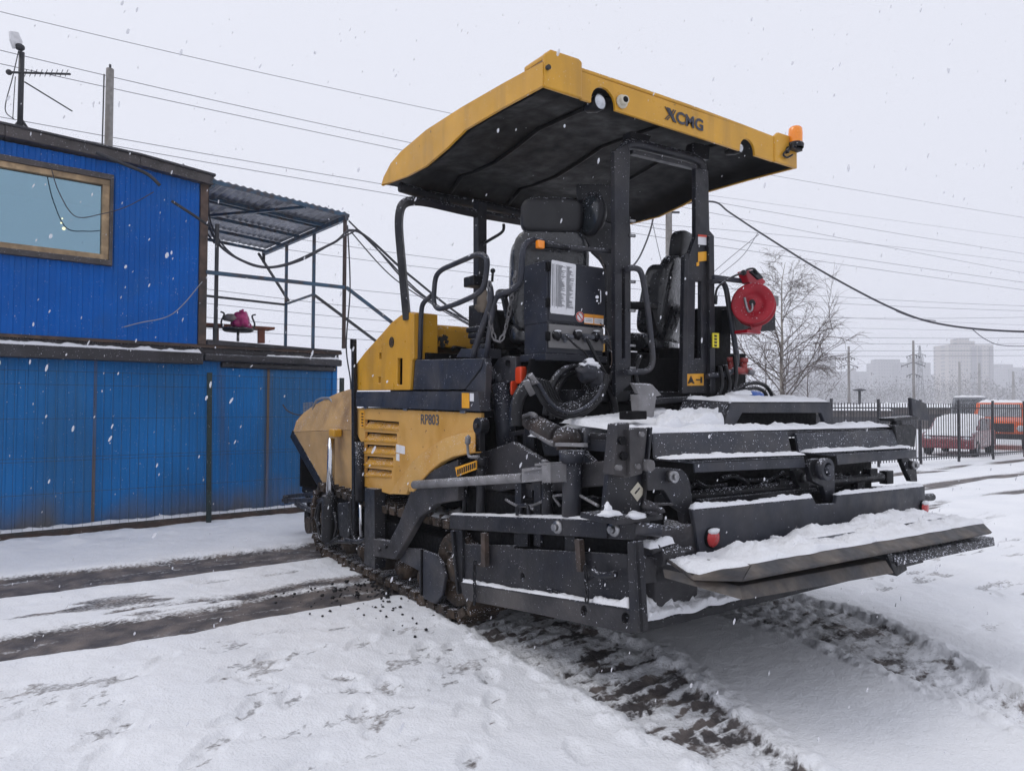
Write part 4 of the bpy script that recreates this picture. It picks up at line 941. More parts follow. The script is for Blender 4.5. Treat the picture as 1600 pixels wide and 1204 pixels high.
# flared fender lip
outer = z12([(1292, 820), (1200, 828), (1100, 858), (1030, 900), (960, 950), (900, 1005), (850, 1070), (805, 1130), (770, 1190)], oxA, oyA, 4)+[(609, 771)]
inner = z12([(1290, 945), (1240, 950), (1130, 975), (1050, 1020), (980, 1090), (940, 1145), (905, 1200)], oxA, oyA, 4)+[(640, 758), (635, 772)]
mb = MB(); A = PX(outer, XN-.025); B = PX(inner, XN-.085); B2 = []
for i in range(len(A)):
    t = i/(len(A)-1)*(len(B)-1); k = min(int(t), len(B)-2); B2.append(B[k].lerp(B[k+1], t-k))
for i in range(len(A)-1): mb.face([A[i], A[i+1], B2[i+1], B2[i]]); mb.face([A[i]+X1*.034, A[i+1]+X1*.034, A[i+1], A[i]]); mb.face([B2[i], B2[i+1], B2[i+1]+X1*.05, B2[i]+X1*.05])
part(mb, 'fender', 'yfender', 0, solid=.008)
for px, py in ((570, 636.5), (632, 639), (722, 643)):
    mb = MB(); a = atx(px, py, XN-.015); mb.box(a-V(0, .035, .012), a+V(.02, .035, .012)); part(mb, 'catch', 'steel', .003, sp)
text_mesh('RP803', 'lettering', M['gtext'], sp, atx(658, 662.5, XN), (0, -1, -.0), (0, 0, 1), .082, atx(658, 662, XN).y-atx(686, 662, XN).y, .012, .004)
mb = MB(); mb.prism(PX([(563, 641), (569, 641.3), (569, 668), (563, 667)], XN-.003), X1*.002); part(mb, 'warning_sticker', 'ystick', 0, sp)
mb = MB()
for k in range(5): a = PX([(564.5, 645+k*4.6), (567.5, 645.2+k*4.6), (567.5, 647.4+k*4.6), (564.5, 647+k*4.6)], XN-.006); mb.prism(a, X1*.002)
part(mb, 'sticker_print', 'ink', 0, sp)
mb = MB(); mb.prism(PX([(619, 693.5), (632.5, 697), (632.5, 709.5), (619, 706.5)], XN-.003), X1*.002); mb.prism(PX([(619, 708), (624, 709), (624, 720), (619, 719)], XN-.003), X1*.002); part(mb, 'white_label', 'white', 0, sp)
# hopper-side black upright and slate band
mb = MB(); mb.bar(atx(553, 532, XN-.03), atx(554, 832, XN-.03), .035, .06, up=(0, 1, 0)); part(mb, 'upright_bar', 'black', .005)
mb = MB(); mb.bar(atx(552, 530, XN-.03), atx(552, 545, XN-.03), .06, .02, up=(0, 1, 0)); part(mb, 'upright_bar', 'black', .002)
mb = MB(); mb.prism(PX([(556, 611.5), (747, 611), (750, 642), (747, 642), (556, 635)], XN-.03), X1*.09); bd = part(mb, 'side_step_beam', 'grey2', .008)
mb = MB(); mb.prism(PX([(721.5, 613.5), (733, 613.8), (733, 637.5), (721.5, 637)], XN-.034), X1*.003); part(mb, 'warning_sticker', 'ystick', 0, bd)
mb = MB(); mb.prism(PX([(734, 614), (740, 614.2), (740, 627), (734, 626.5)], XN-.034), X1*.003); part(mb, 'white_label', 'white', 0, bd)
# upper slate cover
mb = MB(); mb.prism(PX([(649, 562), (756, 559.5), (752, 573), (726, 608), (645, 608.5)], XN+.02), X1*.07); uc = part(mb, 'side_cover', 'grey2', .006)
mb = MB(); mb.prism(PX([(753, 576), (756, 560), (760, 570), (758, 612), (755, 641), (747, 641), (747, 611), (727, 609)], XN+.015), X1*.05); part(mb, 'corner_plate', 'grey2', .005)
mb = MB(); mb.prism(PX([(712, 558), (720, 545), (757, 544), (757, 559)], XN+.1), X1*.15); part(mb, 'tool_box', 'grey2', .006)
# yellow hood: near cheek, cross bar
hood = z12([(545, 560), (540, 400), (600, 320), (700, 210), (760, 140), (820, 92), (870, 70), (905, 77), (905, 360), (893, 375), (880, 556)], oxA, oyA, 4)
slot = z12([(802, 358), (834, 358), (832, 523), (800, 523)], oxA, oyA, 4); s2 = z12([(686, 325), (702, 325), (702, 364), (686, 364)], oxA, oyA, 4); s3 = z12([(683, 476), (697, 474), (697, 514), (683, 514)], oxA, oyA, 4)
mb = MB(); mb.prism(PX(hood, XN), X1*.035, [PX(slot, XN), PX(s2, XN), PX(s3, XN)]); hd = part(mb, 'engine_hood', 'yellow', .008)
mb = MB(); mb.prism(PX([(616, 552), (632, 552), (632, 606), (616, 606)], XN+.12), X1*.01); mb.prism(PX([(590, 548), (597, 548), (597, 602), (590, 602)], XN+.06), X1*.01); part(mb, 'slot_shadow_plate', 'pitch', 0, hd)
Hs = PX(hood, XN); yb_ = Hs[8].y
mb = MB()                                                   # the far cheek and the curved deck between them
C_ = Hs[1:8]
for i in range(len(C_)-1): mb.face([C_[i]+X1*.03, C_[i+1]+X1*.03, C_[i+1]+X1*.22, C_[i]+X1*.22])
mb.face([Hs[7]+X1*.03, Hs[8]+X1*.03, Hs[8]+X1*.22, Hs[7]+X1*.22])
part(mb, 'cheek_return', 'yellow', 0, hd, solid=.01)
mb = MB(); zt, zb = Hs[7].z-.03, aty(700, 543, yb_+.06).z; yq = yb_+.06
mb.prism([V(2.87, yq, zb), V(2.87, yq, zt-.07), V(2.87, yq+.03, zt-.04), V(2.87, yq+.5, zt+.02), V(2.87, yq+1.15, zt-.5), V(2.87, yq+1.15, zb)], X1*2.0); cb = part(mb, 'engine_cross_cover', 'yellow', .02)
mb = MB(); rr = random.Random(2)
for (cx, cy) in ((678, 531), (694, 530)):
    for k in range(16): p = aty(cx+rr.gauss(0, 2.5), cy+rr.gauss(0, 4.5), yq-.004); mb.blob(p, rr.uniform(.006, .016), squash=(1.2, .12, 1.6), jit=.8)
part(mb, 'oil_splash', 'ink', 0, cb)
mb = MB(); mb.prism([V(4.93, yq, zb-.4)]+[V(4.93, yq+.0, zt), V(4.93, yq+.5, zt+.03), V(4.93, yq+1.2, zt-.45), V(4.93, yq+1.2, zb-.4)], X1*.22); part(mb, 'far_hood_cheek', 'yellow', .02)
# ring badge
c = atx(612, 534.5, XN-.002); mb = MB(); mb.ring(c-X1*.004, c, .046, .036, 20)
for k in range(6): a = k*math.pi/3; q = c+V(-.002, .022*math.cos(a), .022*math.sin(a)); mb.ring(q-X1*.003, q, .011, .006, 8)
mb.cyl(c-X1*.004, c, .008, 8); part(mb, 'ring_badge', 'ink', 0, hd)
# engine clutter behind the cover
mb = MB(); rr = random.Random(8)
for k in range(12):
    a = V(2.85+rr.random()*.6, 5.0+rr.random()*.3, 1.75+rr.random()*.3); mb.tube(smoothpath([a, a+V(rr.uniform(.05, .2), .05, rr.uniform(-.1, .1)), a+V(rr.uniform(.2, .4), .1, rr.uniform(-.2, .1))], 4), .014, 6)
mb.box((2.75, 5.2, 1.7), (4.9, 5.9, 2.02)); part(mb, 'engine_hoses', 'pitch', 0)

# --- hopper at the front
hp = z12([(545, 555), (505, 560), (440, 588), (380, 620), (300, 665), (230, 712), (180, 760), (160, 818), (190, 870), (260, 985), (330, 1100), (372, 1190), (420, 1230), (545, 1290)], oxA, oyA, 4)
xh = XN+.02
fac = [atx(x, y, xh) for x, y in z12([(545, 805), (160, 818), (180, 760), (230, 712), (300, 665), (380, 620), (440, 588), (505, 560), (545, 555)], oxA, oyA, 4)]
mb = MB(); ff_ = [atx(x, y, xh+(0 if i < 2 else .03 if i == 2 else .10)) for i, (x, y) in enumerate(z12([(545, 805), (160, 818), (178, 752), (225, 700), (295, 650), (375, 606), (440, 576), (505, 556), (545, 550)], oxA, oyA, 4))]
for i in range(2, len(ff_)-1):
    k0 = (i-2)/(len(ff_)-3); k1 = (i-1)/(len(ff_)-3); mb.face([ff_[1].lerp(ff_[0], k0), ff_[i], ff_[i+1], ff_[1].lerp(ff_[0], k1)])
hp_ = part(mb, 'hopper_wing', 'yhop', 0, solid=.025)
lo_o = [atx(x, y, xh) for x, y in z12([(160, 818), (545, 805)], oxA, oyA, 4)]
lo_i = [atx(x, y, xh+k) for (x, y), k in zip(z12([(260, 990), (372, 1190), (550, 1200)], oxA, oyA, 4), (.05, .10, .10))]
mb = MB(); mb.face([lo_o[0], lo_i[0], lo_i[1], lo_i[2], lo_o[1]]); part(mb, 'hopper_skirt', 'yhop', 0, hp_, solid=.02)
mb = MB(); mb.bar(lo_o[0]+V(0, .05, -.02), lo_i[1]+V(0, .05, -.02), .05, .11); part(mb, 'rubber_flap', 'rubber', .01, hp_)
mb = MB(); yfh = lo_o[0].y-.05
mb.box((2.72, yfh-.04, .62), (5.1, yfh, 1.2)); mb.box((2.75, 6.6, .55), (5.05, yfh, .62)); part(mb, 'hopper_front_wall', 'pitch', .01, hp_)
mb = MB(); mb.prism([p+X1*2.4 for p in fac], X1*.03); part(mb, 'hopper_wing', 'yhop', .01)
mb = MB(); mb.prism([V(3.05, 6.6, 1.0), V(3.05, yfh, 1.0), V(3.05, yfh, 1.05), V(3.05, 6.6, 1.5)], X1*1.7); part(mb, 'hopper_floor', 'pitch', 0, hp_)
mb = MB(); mb.tube(bend([atx(489, 640, 2.75), atx(493, 626, 2.75), atx(502, 622, 2.75), atx(515, 622, 2.75), atx(520, 628, 2.75)], .06), .014, 8); part(mb, 'hand_hoop', 'zinc', 0, hp_)
mb = MB()
for k in range(6): mb.tube([atx(474, 630+k*2.8, 2.8), atx(489, 628.5+k*2.8, 2.8)], .006, 5)
for k in range(4): mb.tube([atx(475+k*4.6, 629, 2.81), atx(475+k*4.6, 645, 2.81)], .006, 5)
part(mb, 'lamp_cage', 'zinc', 0, hp_)
# hopper lift cylinder
mb = MB(); mb.cyl(atx(518, 684, 2.6), atx(516, 776, 2.6), .035, 14, r2=.042); cyl_ = part(mb, 'hopper_cylinder', 'chrome', 0)
mb = MB(); mb.cyl(atx(515, 774, 2.6), atx(514, 845, 2.6), .075, 16); part(mb, 'cylinder_barrel', 'black', .004, cyl_)
mb = MB(); a = atx(524, 676, 2.61); mb.pillow(a, V(0, .07, 0), V(.05, 0, 0), V(0, 0, .04)); part(mb, 'cylinder_ear', 'yellow', 0, cyl_)
# push roller frame
mb = MB()
for (a, b, x) in (((445, 776), (515, 768), 2.75), ((443, 781), (515, 781), 2.7), ((463, 786), (497, 802), 2.7), ((447, 775), (447, 786), 2.7), ((480, 772), (484, 790), 2.75)):
    mb.bar(atx(*a, x), atx(*b, x), .05, .045)
part(mb, 'push_frame', 'grey', .004)
mb = MB(); a = atx(462, 800, 2.8); mb.box(a+V(.15, -.02, -.16), a+V(1.9, .14, .02)); part(mb, 'push_beam', 'pitch', .01)
a = atx(480, 820, 2.8)
for q in (0, 1.2): mb = MB(); mb.cyl(a+X1*q, a+X1*(q+.7), .1, 16); part(mb, 'push_roller', 'mud', 0)
# uprights near the tow point
mb = MB(); mb.prism(PX([(570, 762), (585, 764), (586, 888), (577, 884), (569, 880)], 2.58), X1*.1); part(mb, 'tow_guide', 'grey', .006)
mb = MB(); mb.prism(PX([(585, 765), (598, 768), (598, 860), (586, 868)], 2.7), X1*.05); part(mb, 'tow_guide', 'black', .006)
mb = MB(); mb.prism(PX([(527, 786), (544, 784), (546, 838), (540, 842), (530, 835)], 2.6), X1*.12); part(mb, 'guard_box', 'black', .01)
mb = MB(); mb.cyl(atx(562, 690, 2.62), atx(563, 782, 2.62), .045, 14); lc_ = part(mb, 'levelling_cylinder', 'grey', 0)
mb = MB(); mb.cyl(atx(563.5, 782, 2.62), atx(565, 838, 2.62), .02, 10); part(mb, 'cylinder_rod', 'chrome', 0, lc_)
mb = MB()
for (pts, r_) in (([(549, 776), (549, 820), (556, 845), (570, 852)], .013), ([(540, 843), (556, 846), (575, 842)], .02), ([(530, 838), (520, 845), (512, 850), (505, 838)], .02), ([(522, 800), (526, 820), (522, 840)], .016), ([(500, 790), (497, 810), (500, 835), (512, 848), (530, 846), (552, 847)], .018), ([(508, 780), (500, 786), (494, 806), (500, 822)], .02)):
    mb.tube(smoothpath(PX(pts, 2.6), 6), r_, 7)
part(mb, 'hose_run', 'rubber', 0)

# --- tow arm (near and far)
arm = [(582, 841), (608, 845), (622, 818), (641, 768), (648, 750), (690, 727), (757, 705), (800, 690), (862, 728), (950, 719), (952, 758), (905, 762), (868, 768), (800, 764), (712, 782), (682, 787), (655, 808), (634, 845), (617, 874), (583, 869)]
front = [(582, 841), (608, 845), (622, 818), (641, 768), (648, 750), (690, 727), (715, 718), (715, 781), (682, 787), (655, 808), (634, 845), (617, 874), (583, 869)]
A = PX(arm, 2.78); mb = MB(); mb.prism(PX(front, 2.575), X1*.06); ta = part(mb, 'tow_arm', 'armd', .01)
mb = MB(); mb.prism(PX([(705, 722), (757, 705), (800, 690), (862, 728), (950, 719), (952, 758), (905, 762), (868, 768), (800, 764), (712, 782), (705, 784)], 2.72), X1*.05); part(mb, 'arm_tail', 'armd', .008, ta)
mb = MB(); mb.prism([p+X1*2.2 for p in A], X1*.07); part(mb, 'tow_arm', 'armd', .01)
mb = MB(); mb.prism(PX([(711, 730), (744, 719), (744, 733), (714, 744)], 2.565), X1*.008); st_ = part(mb, 'warning_sticker', 'ystick', 0, ta)
mb = MB(); rr = random.Random(6)
for k in range(9): x = 714+k*3.3; y = 733-k*1.3; mb.prism(PX([(x, y+rr.uniform(-1, 1)), (x+1.7, y-.5), (x+1.9, y+7), (x+.4, y+9)], 2.56), X1*.004)
part(mb, 'sticker_print', 'ink', 0, ta)
mb = MB()
for (px, py) in ((594, 858), (604, 853)): a = atx(px, py, 2.575); mb = MB(); mb.cyl(a, a-X1*.025, .018, 8); part(mb, 'bolt', 'armd', 0, ta)

# --- operator platform sides, lift cylinder, brackets
mb = MB(); mb.cyl(atx(783, 600, 2.88), atx(793, 702, 2.88), .072, 18); mb.cyl(atx(781, 585, 2.88), atx(783, 602, 2.88), .05, 14); part(mb, 'lift_cylinder', 'grey2', 0)
mb = MB(); mb.prism(PX([(756, 577), (768, 577), (778, 560), (790, 556), (806, 557), (806, 594), (790, 600), (760, 599), (756, 590)], 2.86), X1*.05); br = part(mb, 'cylinder_bracket', 'grey2', .006)
mb = MB(); c = atx(770, 588, 2.86); mb.cyl(c-X1*.1, c+X1*.2, .06, 16); c = atx(793, 567, 2.85); part(mb, 'pivot_pin', 'grey2', 0, br)
mb = MB(); mb.cyl(c-X1*.004, c+X1*.01, .022, 12); part(mb, 'bracket_hole', 'pitch', 0, br)
mb = MB(); a = atx(814, 586, 2.86); mb.pillow(a, V(.01, .05, 0), V(.03, 0, 0), V(0, 0, .06)); a = atx(803, 606, 2.87); mb.pillow(a, V(.02, .035, 0), V(.03, 0, 0), V(0, 0, .05)); part(mb, 'red_filter', 'oranger', 0)
mb = MB(); mb.prism(PX([(815, 555), (853, 556), (850, 610), (835, 625), (820, 640), (800, 650), (800, 600)], 3.15), X1*.06); part(mb, 'platform_gusset', 'black', .01)
# step plate with holes
mb = MB(); mb.prism(PX([(795, 675), (823, 670), (823, 706), (812, 718), (801, 718), (801, 775), (795, 775)], 2.84), X1*.03, [PX([(803, 681), (817, 678), (817, 702), (810, 710), (803, 712)], 2.84)]); part(mb, 'lashing_plate', 'grey', .004)
mb = MB(); mb.prism(PX([(788, 686), (794, 684), (797, 775), (792, 775)], 2.83), X1*.02); part(mb, 'lashing_plate', 'grey', .004)

# brown folding cylinder leaning over the hopper side of the screed
mb = MB(); a = atx(826, 658, 2.72); b = atx(884, 687, 2.72); d = (b-a)
mb.cyl(a, a+d*.25, .05, 10); mb.cyl(a+d*.2, a+d*.78, .062, 12); mb.cyl(a+d*.78, b, .04, 10)
mb.blob(b, .075, 12, (1, 1, 1), .5); mb.blob(a-d*.05, .05, 10, (1, 1, .8), .4); hc = part(mb, 'hinge_cylinder', 'rusty', 0)
mb = MB(); mb.tube(PX([(831, 673), (858, 690), (868, 694)], 2.68), .02, 8); mb.tube(smoothpath(PX([(812, 652), (820, 650), (830, 646), (838, 650)], 2.68), 5), .014, 6); mb.bar(atx(870, 694, 2.6), atx(915, 695, 2.6), .03, .02); part(mb, 'hinge_link', 'dust', 0, hc)
mb = MB(); mb.prism(PX([(818, 668), (828, 655), (834, 660), (834, 706), (822, 710)], 2.8), X1*.04); mb.prism(PX([(845, 688), (890, 683), (880, 706), (870, 712), (850, 712)], 2.78), X1*.06); part(mb, 'hinge_bracket', 'black', .008)
mb = MB(); mb.prism(PX([(882, 672), (905, 669), (915, 680), (915, 695), (905, 700), (935, 730), (880, 730)], 2.82), X1*.05); part(mb, 'arm_plate', 'grey', .006)
mb = MB(); mb.cyl(atx(915, 668, 2.75), atx(916, 700, 2.75), .014, 8); part(mb, 'pin_rod', 'grey2', 0)

# --- near end of the screed: side beam, end gate, skid
XS = 2.6
mb = MB(); mb.prism(PX([(702.5, 804.5), (997, 815), (992, 844), (702, 826)], XS), X1*.09); sb = part(mb, 'side_beam', 'grey', .008)
for (px, py) in ((871.5, 823), (960, 826.5)):
    c = atx(px, py, XS); mb = MB(); mb.lathe(c, -X1, [(0, .012), (.036, .012), (.04, 0)], 20); mb.cyl(c-X1*.01, c-X1*.035, .022, 6); part(mb, 'bolt', 'steel', 0, sb)
mb = MB(); mb.prism(PX([(880, 811), (948, 813), (948, 841), (880, 836)], XS-.012), X1*.01); part(mb, 'lap_plate', 'grey', .003, sb)
mb = MB(); mb.cyl(atx(985, 826, 2.56)+X1*.03, atx(1032, 828, 2.7), .032, 14); mb.cyl(atx(1029, 828, 2.692), atx(1031.7, 828, 2.6995), .022, 12); part(mb, 'tube_end', 'grey2', 0, sb)
gate = [(720, 850), (803, 852), (980, 864), (983, 952), (728, 912), (720, 910)]
mb = MB(); mb.prism(PX([(720, 850), (803, 852), (803, 857), (980, 866), (983, 956), (720, 912)], XS+.03), X1*.03, [PX([(813, 896), (817, 894), (820, 900), (817, 907), (813, 904)], XS+.03)]); eg = part(mb, 'end_gate', 'grey', .004)
mb = MB(); mb.prism(PX([(720, 911), (982, 953), (986, 990), (830, 957), (733, 938), (726, 935), (722, 925)], XS-.02), X1*.03,
    [[atx(px+rx*math.cos(t), py+ry*math.sin(t), XS-.02) for t in [k*math.pi/6 for k in range(12)]] for (px, py, rx, ry) in ((912, 954, 5, 9), (977, 965, 6, 9.5))]); part(mb, 'skid', 'armd', .004, eg)
mb = MB(); A = PX([(720, 909), (983, 951)], XS-.02); mb.prism([A[0], A[1], A[1]+X1*.05+Z1*.005, A[0]+X1*.05+Z1*.005], V(0, 0, -.012)); part(mb, 'skid_ledge', 'grey', .002, eg)
A = PX([(722, 910), (982, 950)], XS-.018); snow_heap('snow_strip', A[0], A[1], A[1]+X1*.05, A[0]+X1*.05, .014, eg, nu=120, nv=6, seed=9, wob=.006)
A = PX([(925, 940), (981, 950)], XS-.018); snow_heap('snow_strip', A[0], A[1], A[1]+X1*.05, A[0]+X1*.05, .035, eg, nu=40, nv=6, seed=19, wob=.006)
mb = MB(); mb.prism(PX([(980, 846), (992, 846), (1000, 988), (984, 988)], XS-.03), X1*.03); mb.prism(PX([(992, 846), (1000, 988)], XS-.03)+[p+X1*.06 for p in PX([(1000, 988), (992, 846)], XS-.03)], Y1*.02); part(mb, 'end_upright', 'grey', .004)
mb = MB(); mb.prism(PX([(703, 828), (722, 829), (722, 905), (716, 928), (713, 925)], XS+.01), X1*.03); mb.prism(PX([(705, 829), (707, 829), (715, 925), (713, 925)], XS-.01), X1*.02); part(mb, 'end_upright', 'black', .004)
mb = MB(); mb.prism(PX([(803, 830), (824, 832), (824, 854), (803, 853)], XS+.05), X1*.02); part(mb, 'gate_guide', 'black', .003); mb = MB(); mb.prism(PX([(882, 836), (898, 837), (898, 860), (882, 859)], XS+.05), X1*.02); part(mb, 'gate_guide', 'black', .003)
mb = MB(); mb.box((2.70, 2.72, .55), (2.9, 4.5, 1.0)); part(mb, 'screed_side_box', 'pitch', .01)
mb = MB(); mb.prism(PX([(751, 832), (757, 832), (758, 884), (751, 884)], XS-.02), X1*.035); mb.prism(PX([(745, 880), (757, 884), (757, 886), (745, 884)], XS-.02), X1*.03); rd = part(mb, 'gate_rod', 'rusty', .003)
mb = MB(); mb.prism(PX([(897, 842), (905, 843), (908, 893), (901, 893)], XS-.02), X1*.035); part(mb, 'gate_rod', 'rusty', .003)
def chain(pts, r, name, m='steel', parent=None, step=.035):
    P = smoothpath(pts, 12); L = [0]
    for a, b in zip(P[:-1], P[1:]): L.append(L[-1]+(b-a).length)
    mb = MB(); n = int(L[-1]/step); j = 0
    for k in range(n):
        s = L[-1]*(k+.5)/n
        while L[j+1] < s: j += 1
        p = P[j].lerp(P[j+1], (s-L[j])/(L[j+1]-L[j]+1e-9)); d = (P[j+1]-P[j]).normalized(); u, v = frame_from(d); w = u if k % 2 else v
        ring_ = [p+d*step*.62*math.cos(a)+w*step*.3*math.sin(a) for a in [i*math.pi/4 for i in range(8)]]
        mb.tube(ring_, r, 5, closed=True)
    return mb.build(name, M[m], parent or PV)
chain(PX([(742, 875), (741, 900), (742, 925), (741, 944)], XS-.04), .006, 'chain', 'black')
chain(PX([(915, 882), (915, 900), (917, 925), (917, 942)], XS-.04), .006, 'chain', 'black')
mb = MB(); mb.tube(smoothpath(PX([(926, 892), (935, 898), (950, 899), (962, 896)], XS-.03), 4), .018, 8); mb.tube(bend(PX([(938, 904), (943, 904), (942, 918), (938, 920), (937, 904)], XS-.035), .01), .005, 6); mb.tube(PX([(928, 884), (930, 898), (918, 905)], XS-.03), .01, 6); part(mb, 'latch_handle', 'grey', 0)
# posts and cylinders on the side beam
def post(px, y0, y1, r, m, cap=None, x=2.66, name='levelling_spindle'):
    mb = MB(); a = atx(px, y1, x); b = atx(px, y0, x); b.y = a.y; mb.cyl(a, b, r, 16)
    if cap: mb.cyl(b-Z1*cap[1], b+Z1*.01, cap[0], 16)
    return part(mb, name, m, 0)
post(893, 706, 806, .056, 'grey2', (.075, .06)); post(855, 752, 806, .035, 'grey'); post(751, 716, 806, .032, 'grey', (.045, .05)); post(726, 758, 804, .018, 'black')
mb = MB(); a = atx(751, 665, 2.64); mb.cyl(a-X1*.03, a+X1*.04, .058, 18); b = atx(751, 713, 2.64); mb.bar(a, b, .05, .045, up=(1, 0, 0)); ck = part(mb, 'crank', 'black', .004)
mb = MB(); mb.cyl(a-X1*.032, a-X1*.045, .016, 10); part(mb, 'crank_knob', 'rusty', 0, ck)
mb = MB(); mb.tube(bend(PX([(732, 680), (730, 690), (732, 714), (748, 713)], 2.5), .03), .010, 8); mb.tube([atx(731.5, 682, 2.5), atx(730.5, 693, 2.5)], .02, 8); part(mb, 'crank_handle', 'dust', 0, ck)
mb = MB()
for (px, x_) in ((813, 2.7), (830, 2.74), (843, 2.7)): a = atx(px, 790, x_); mb.box(a-V(.02, .035, .25), a+V(.02, .035, .16))
mb.tube(bend(PX([(808, 805), (808, 790), (825, 788), (826, 803)], 2.6), .03), .012, 8); part(mb, 'beam_bracket', 'grey', .004)
mb = MB()
for pts in ([(790, 780), (810, 790), (836, 788), (860, 776), (885, 772)], [(834, 790), (828, 792), (835, 796)], [(862, 772), (875, 790)], [(905, 773), (935, 790)]): mb.tube(smoothpath(PX(pts, 2.68), 6), .009, 6)
part(mb, 'loose_cable', 'dust', 0)
rr = random.Random(71)
for k in range(18):
    a = atx(rr.uniform(715, 930), rr.uniform(715, 795), rr.uniform(2.8, 2.95)); L_ = rr.uniform(.1, .35)
    mb = MB(); mb.tube(smoothpath([a, a+V(rr.uniform(-.03, .05), -L_*.5, rr.uniform(-.08, .08)), a+V(rr.uniform(-.03, .05), -L_, rr.uniform(-.12, .06))], 5), rr.uniform(.007, .014), 6); part(mb, 'hose_run', 'rubber' if k % 3 else 'grey2', 0)
for k in range(9):
    a = atx(rr.uniform(715, 940), rr.uniform(735, 795), 2.9); mb = MB(); mb.box(a-V(.03, rr.uniform(.02, .08), rr.uniform(.02, .06)), a+V(.03, rr.uniform(.02, .05), rr.uniform(.02, .06))); part(mb, 'valve_block', 'black', .006)
# pale pipe with square socket
mb = MB(); a = atx(648, 757, 2.55); b = atx(818, 746, 2.55); mb.cyl(a, b, .034, 14, r2=.03); pp = part(mb, 'sensor_pipe', 'dust', 0)
mb = MB(); S = PX([(815, 732), (850, 727), (851, 749), (815, 754)], 2.52)
mb.prism(S, X1*.012); mb.prism(PX([(815, 734), (850, 729), (850, 732), (815, 737)], 2.50), X1*.1); mb.prism(PX([(815, 751), (850, 747), (850, 750), (815, 754)], 2.50), X1*.1); mb.prism(PX([(846, 727), (860, 726), (860, 754), (847, 754)], 2.49), X1*.12)
mb.cyl(atx(851, 722, 2.55), atx(851, 718, 2.55), .02, 8); mb.prism(PX([(835, 724), (860, 722), (860, 726), (835, 728)], 2.5), X1*.1); part(mb, 'socket', 'dust', .003, pp)
# far side end of the screed, same build
mb = MB(); mb.prism([V(5.58, 2.66, .45), V(5.58, 4.5, .25), V(5.58, 4.5, .8), V(5.58, 2.66, 1.0)], X1*.08); part(mb, 'far_end_gate', 'grey', .006)
mb = MB(); a = aty(1444, 776, 2.7); mb.cyl(a-X1*.15, aty(1456, 776, 2.7), .03, 12); part(mb, 'tube_end', 'black', 0)

# --- tall mounting plate with bolted block at the near rear corner
yc = 2.72
mb = MB(); mb.prism(PY([(956, 672), (960, 672), (948, 805), (944, 805)], yc-.03), Y1*.03); mb.prism(PY([(956, 674), (1020, 667), (1008, 801), (944, 805)], yc), Y1*.02); mb.prism(PY([(1016, 668), (1020, 667), (1008, 801), (1005, 801)], yc-.02), Y1*.03); cp_ = part(mb, 'corner_mount', 'grey', .004)
mb = MB(); mb.prism(PY([(966, 662), (984, 660), (986, 745), (975, 747), (974, 743), (958, 742)], yc-.09), Y1*.08); mb.prism(PY([(984, 670), (1012, 668), (1004, 740), (985, 745)], yc-.12), Y1*.09); bk = part(mb, 'mount_block', 'armd', .01, cp_)
for (px, py) in ((963, 730), (992, 728), (998, 678)): mb = MB(); a = aty(px, py, yc-.11); mb.cyl(a, a-Y1*.03, .014, 6); part(mb, 'bolt', 'dust', 0, bk)
mb = MB(); a = aty(1006, 726, yc-.1); mb.cyl(a, a-Y1*.05, .030, 14); part(mb, 'bolt', 'dust', 0, bk)
for (px, py) in ((971, 688), (973, 712)): mb = MB(); a = aty(px, py, yc-.1); mb.cyl(a, a-Y1*.015, .022, 14); part(mb, 'threaded_hole', 'pitch', 0, bk)
mb = MB(); mb.prism(PY([(985, 768), (997, 753), (1008, 767), (996, 783)], yc-.004), Y1*.003); part(mb, 'diamond_label', 'camwhite', 0, cp_)
mb = MB(); mb.prism(PY([(992, 770), (999, 761), (1000.5, 762.5), (993.5, 771.5)], yc-.007), Y1*.003); part(mb, 'label_print', 'rusty', 0, cp_)
mb = MB(); mb.box((2.45, 2.62, 1.0), (2.78, 2.9, 1.03)); part(mb, 'mount_foot', 'grey', .004, cp_)
a = aty(958, 803, 2.62); mb = MB(); mb.blob(a+V(0, .03, .0), .05, 12, (1.2, .8, .3), .6); mb.blob(a+V(0, .04, .02), .024, 12, (.8, .8, 1.2), .6); part(mb, 'snow_clump', 'snow', 0, cp_)
a = aty(1000, 806, 2.6); mb = MB(); mb.blob(a+V(0, .03, 0), .05, 12, (1.1, .8, .4), .5); part(mb, 'snow_clump', 'snow', 0, cp_)
mb = MB(); mb.prism(PX([(944, 760), (952, 757), (950, 806), (937, 806)], 2.62), X1*.04); part(mb, 'wedge_plate', 'grey', .004)

# --- rear steps, folding walkways
def wp(px, py, y): return aty(px, py, y)
def flap(tl, tr, bl, br, ledge_l, ledge_r, seed):
    """sloping face from the deck down to a snow-holding ledge and its lip"""
    yt, yb, yl = 2.82, 2.78, 2.68
    mb = MB(); TL, TR, BL, BR = wp(*tl, yt), wp(*tr, yt), wp(*bl, yb), wp(*br, yb)
    mb.prism([TL, TR, BR, BL], Y1*.02); mb.prism([TL, TR, TR+Y1*.3, TL+Y1*.3], V(0, 0, -.012)); f = part(mb, 'walkway_flap', 'grey2', .004)
    LL, LR = wp(*ledge_l[0], yl), wp(*ledge_r[0], yl); LL2, LR2 = wp(*ledge_l[1], yl), wp(*ledge_r[1], yl)
    mb = MB(); mb.prism([LL, LR, LR2, LL2], Y1*.012); mb.prism([LL-Z1*.002, LR-Z1*.002, BR+Y1*.01, BL+V(LL.x-BL.x, .01, 0) if LL.x < BL.x else BL+Y1*.01], V(0, 0, -.01)); part(mb, 'flap_lip', 'grey2', .003, f)
    snow_heap('snow_strip', BL+V(0, -.1, 0), BR+V(0, -.1, 0), BR, BL, .017, f, nu=140, nv=8, seed=seed, wob=.008, edge=.4)
    return f
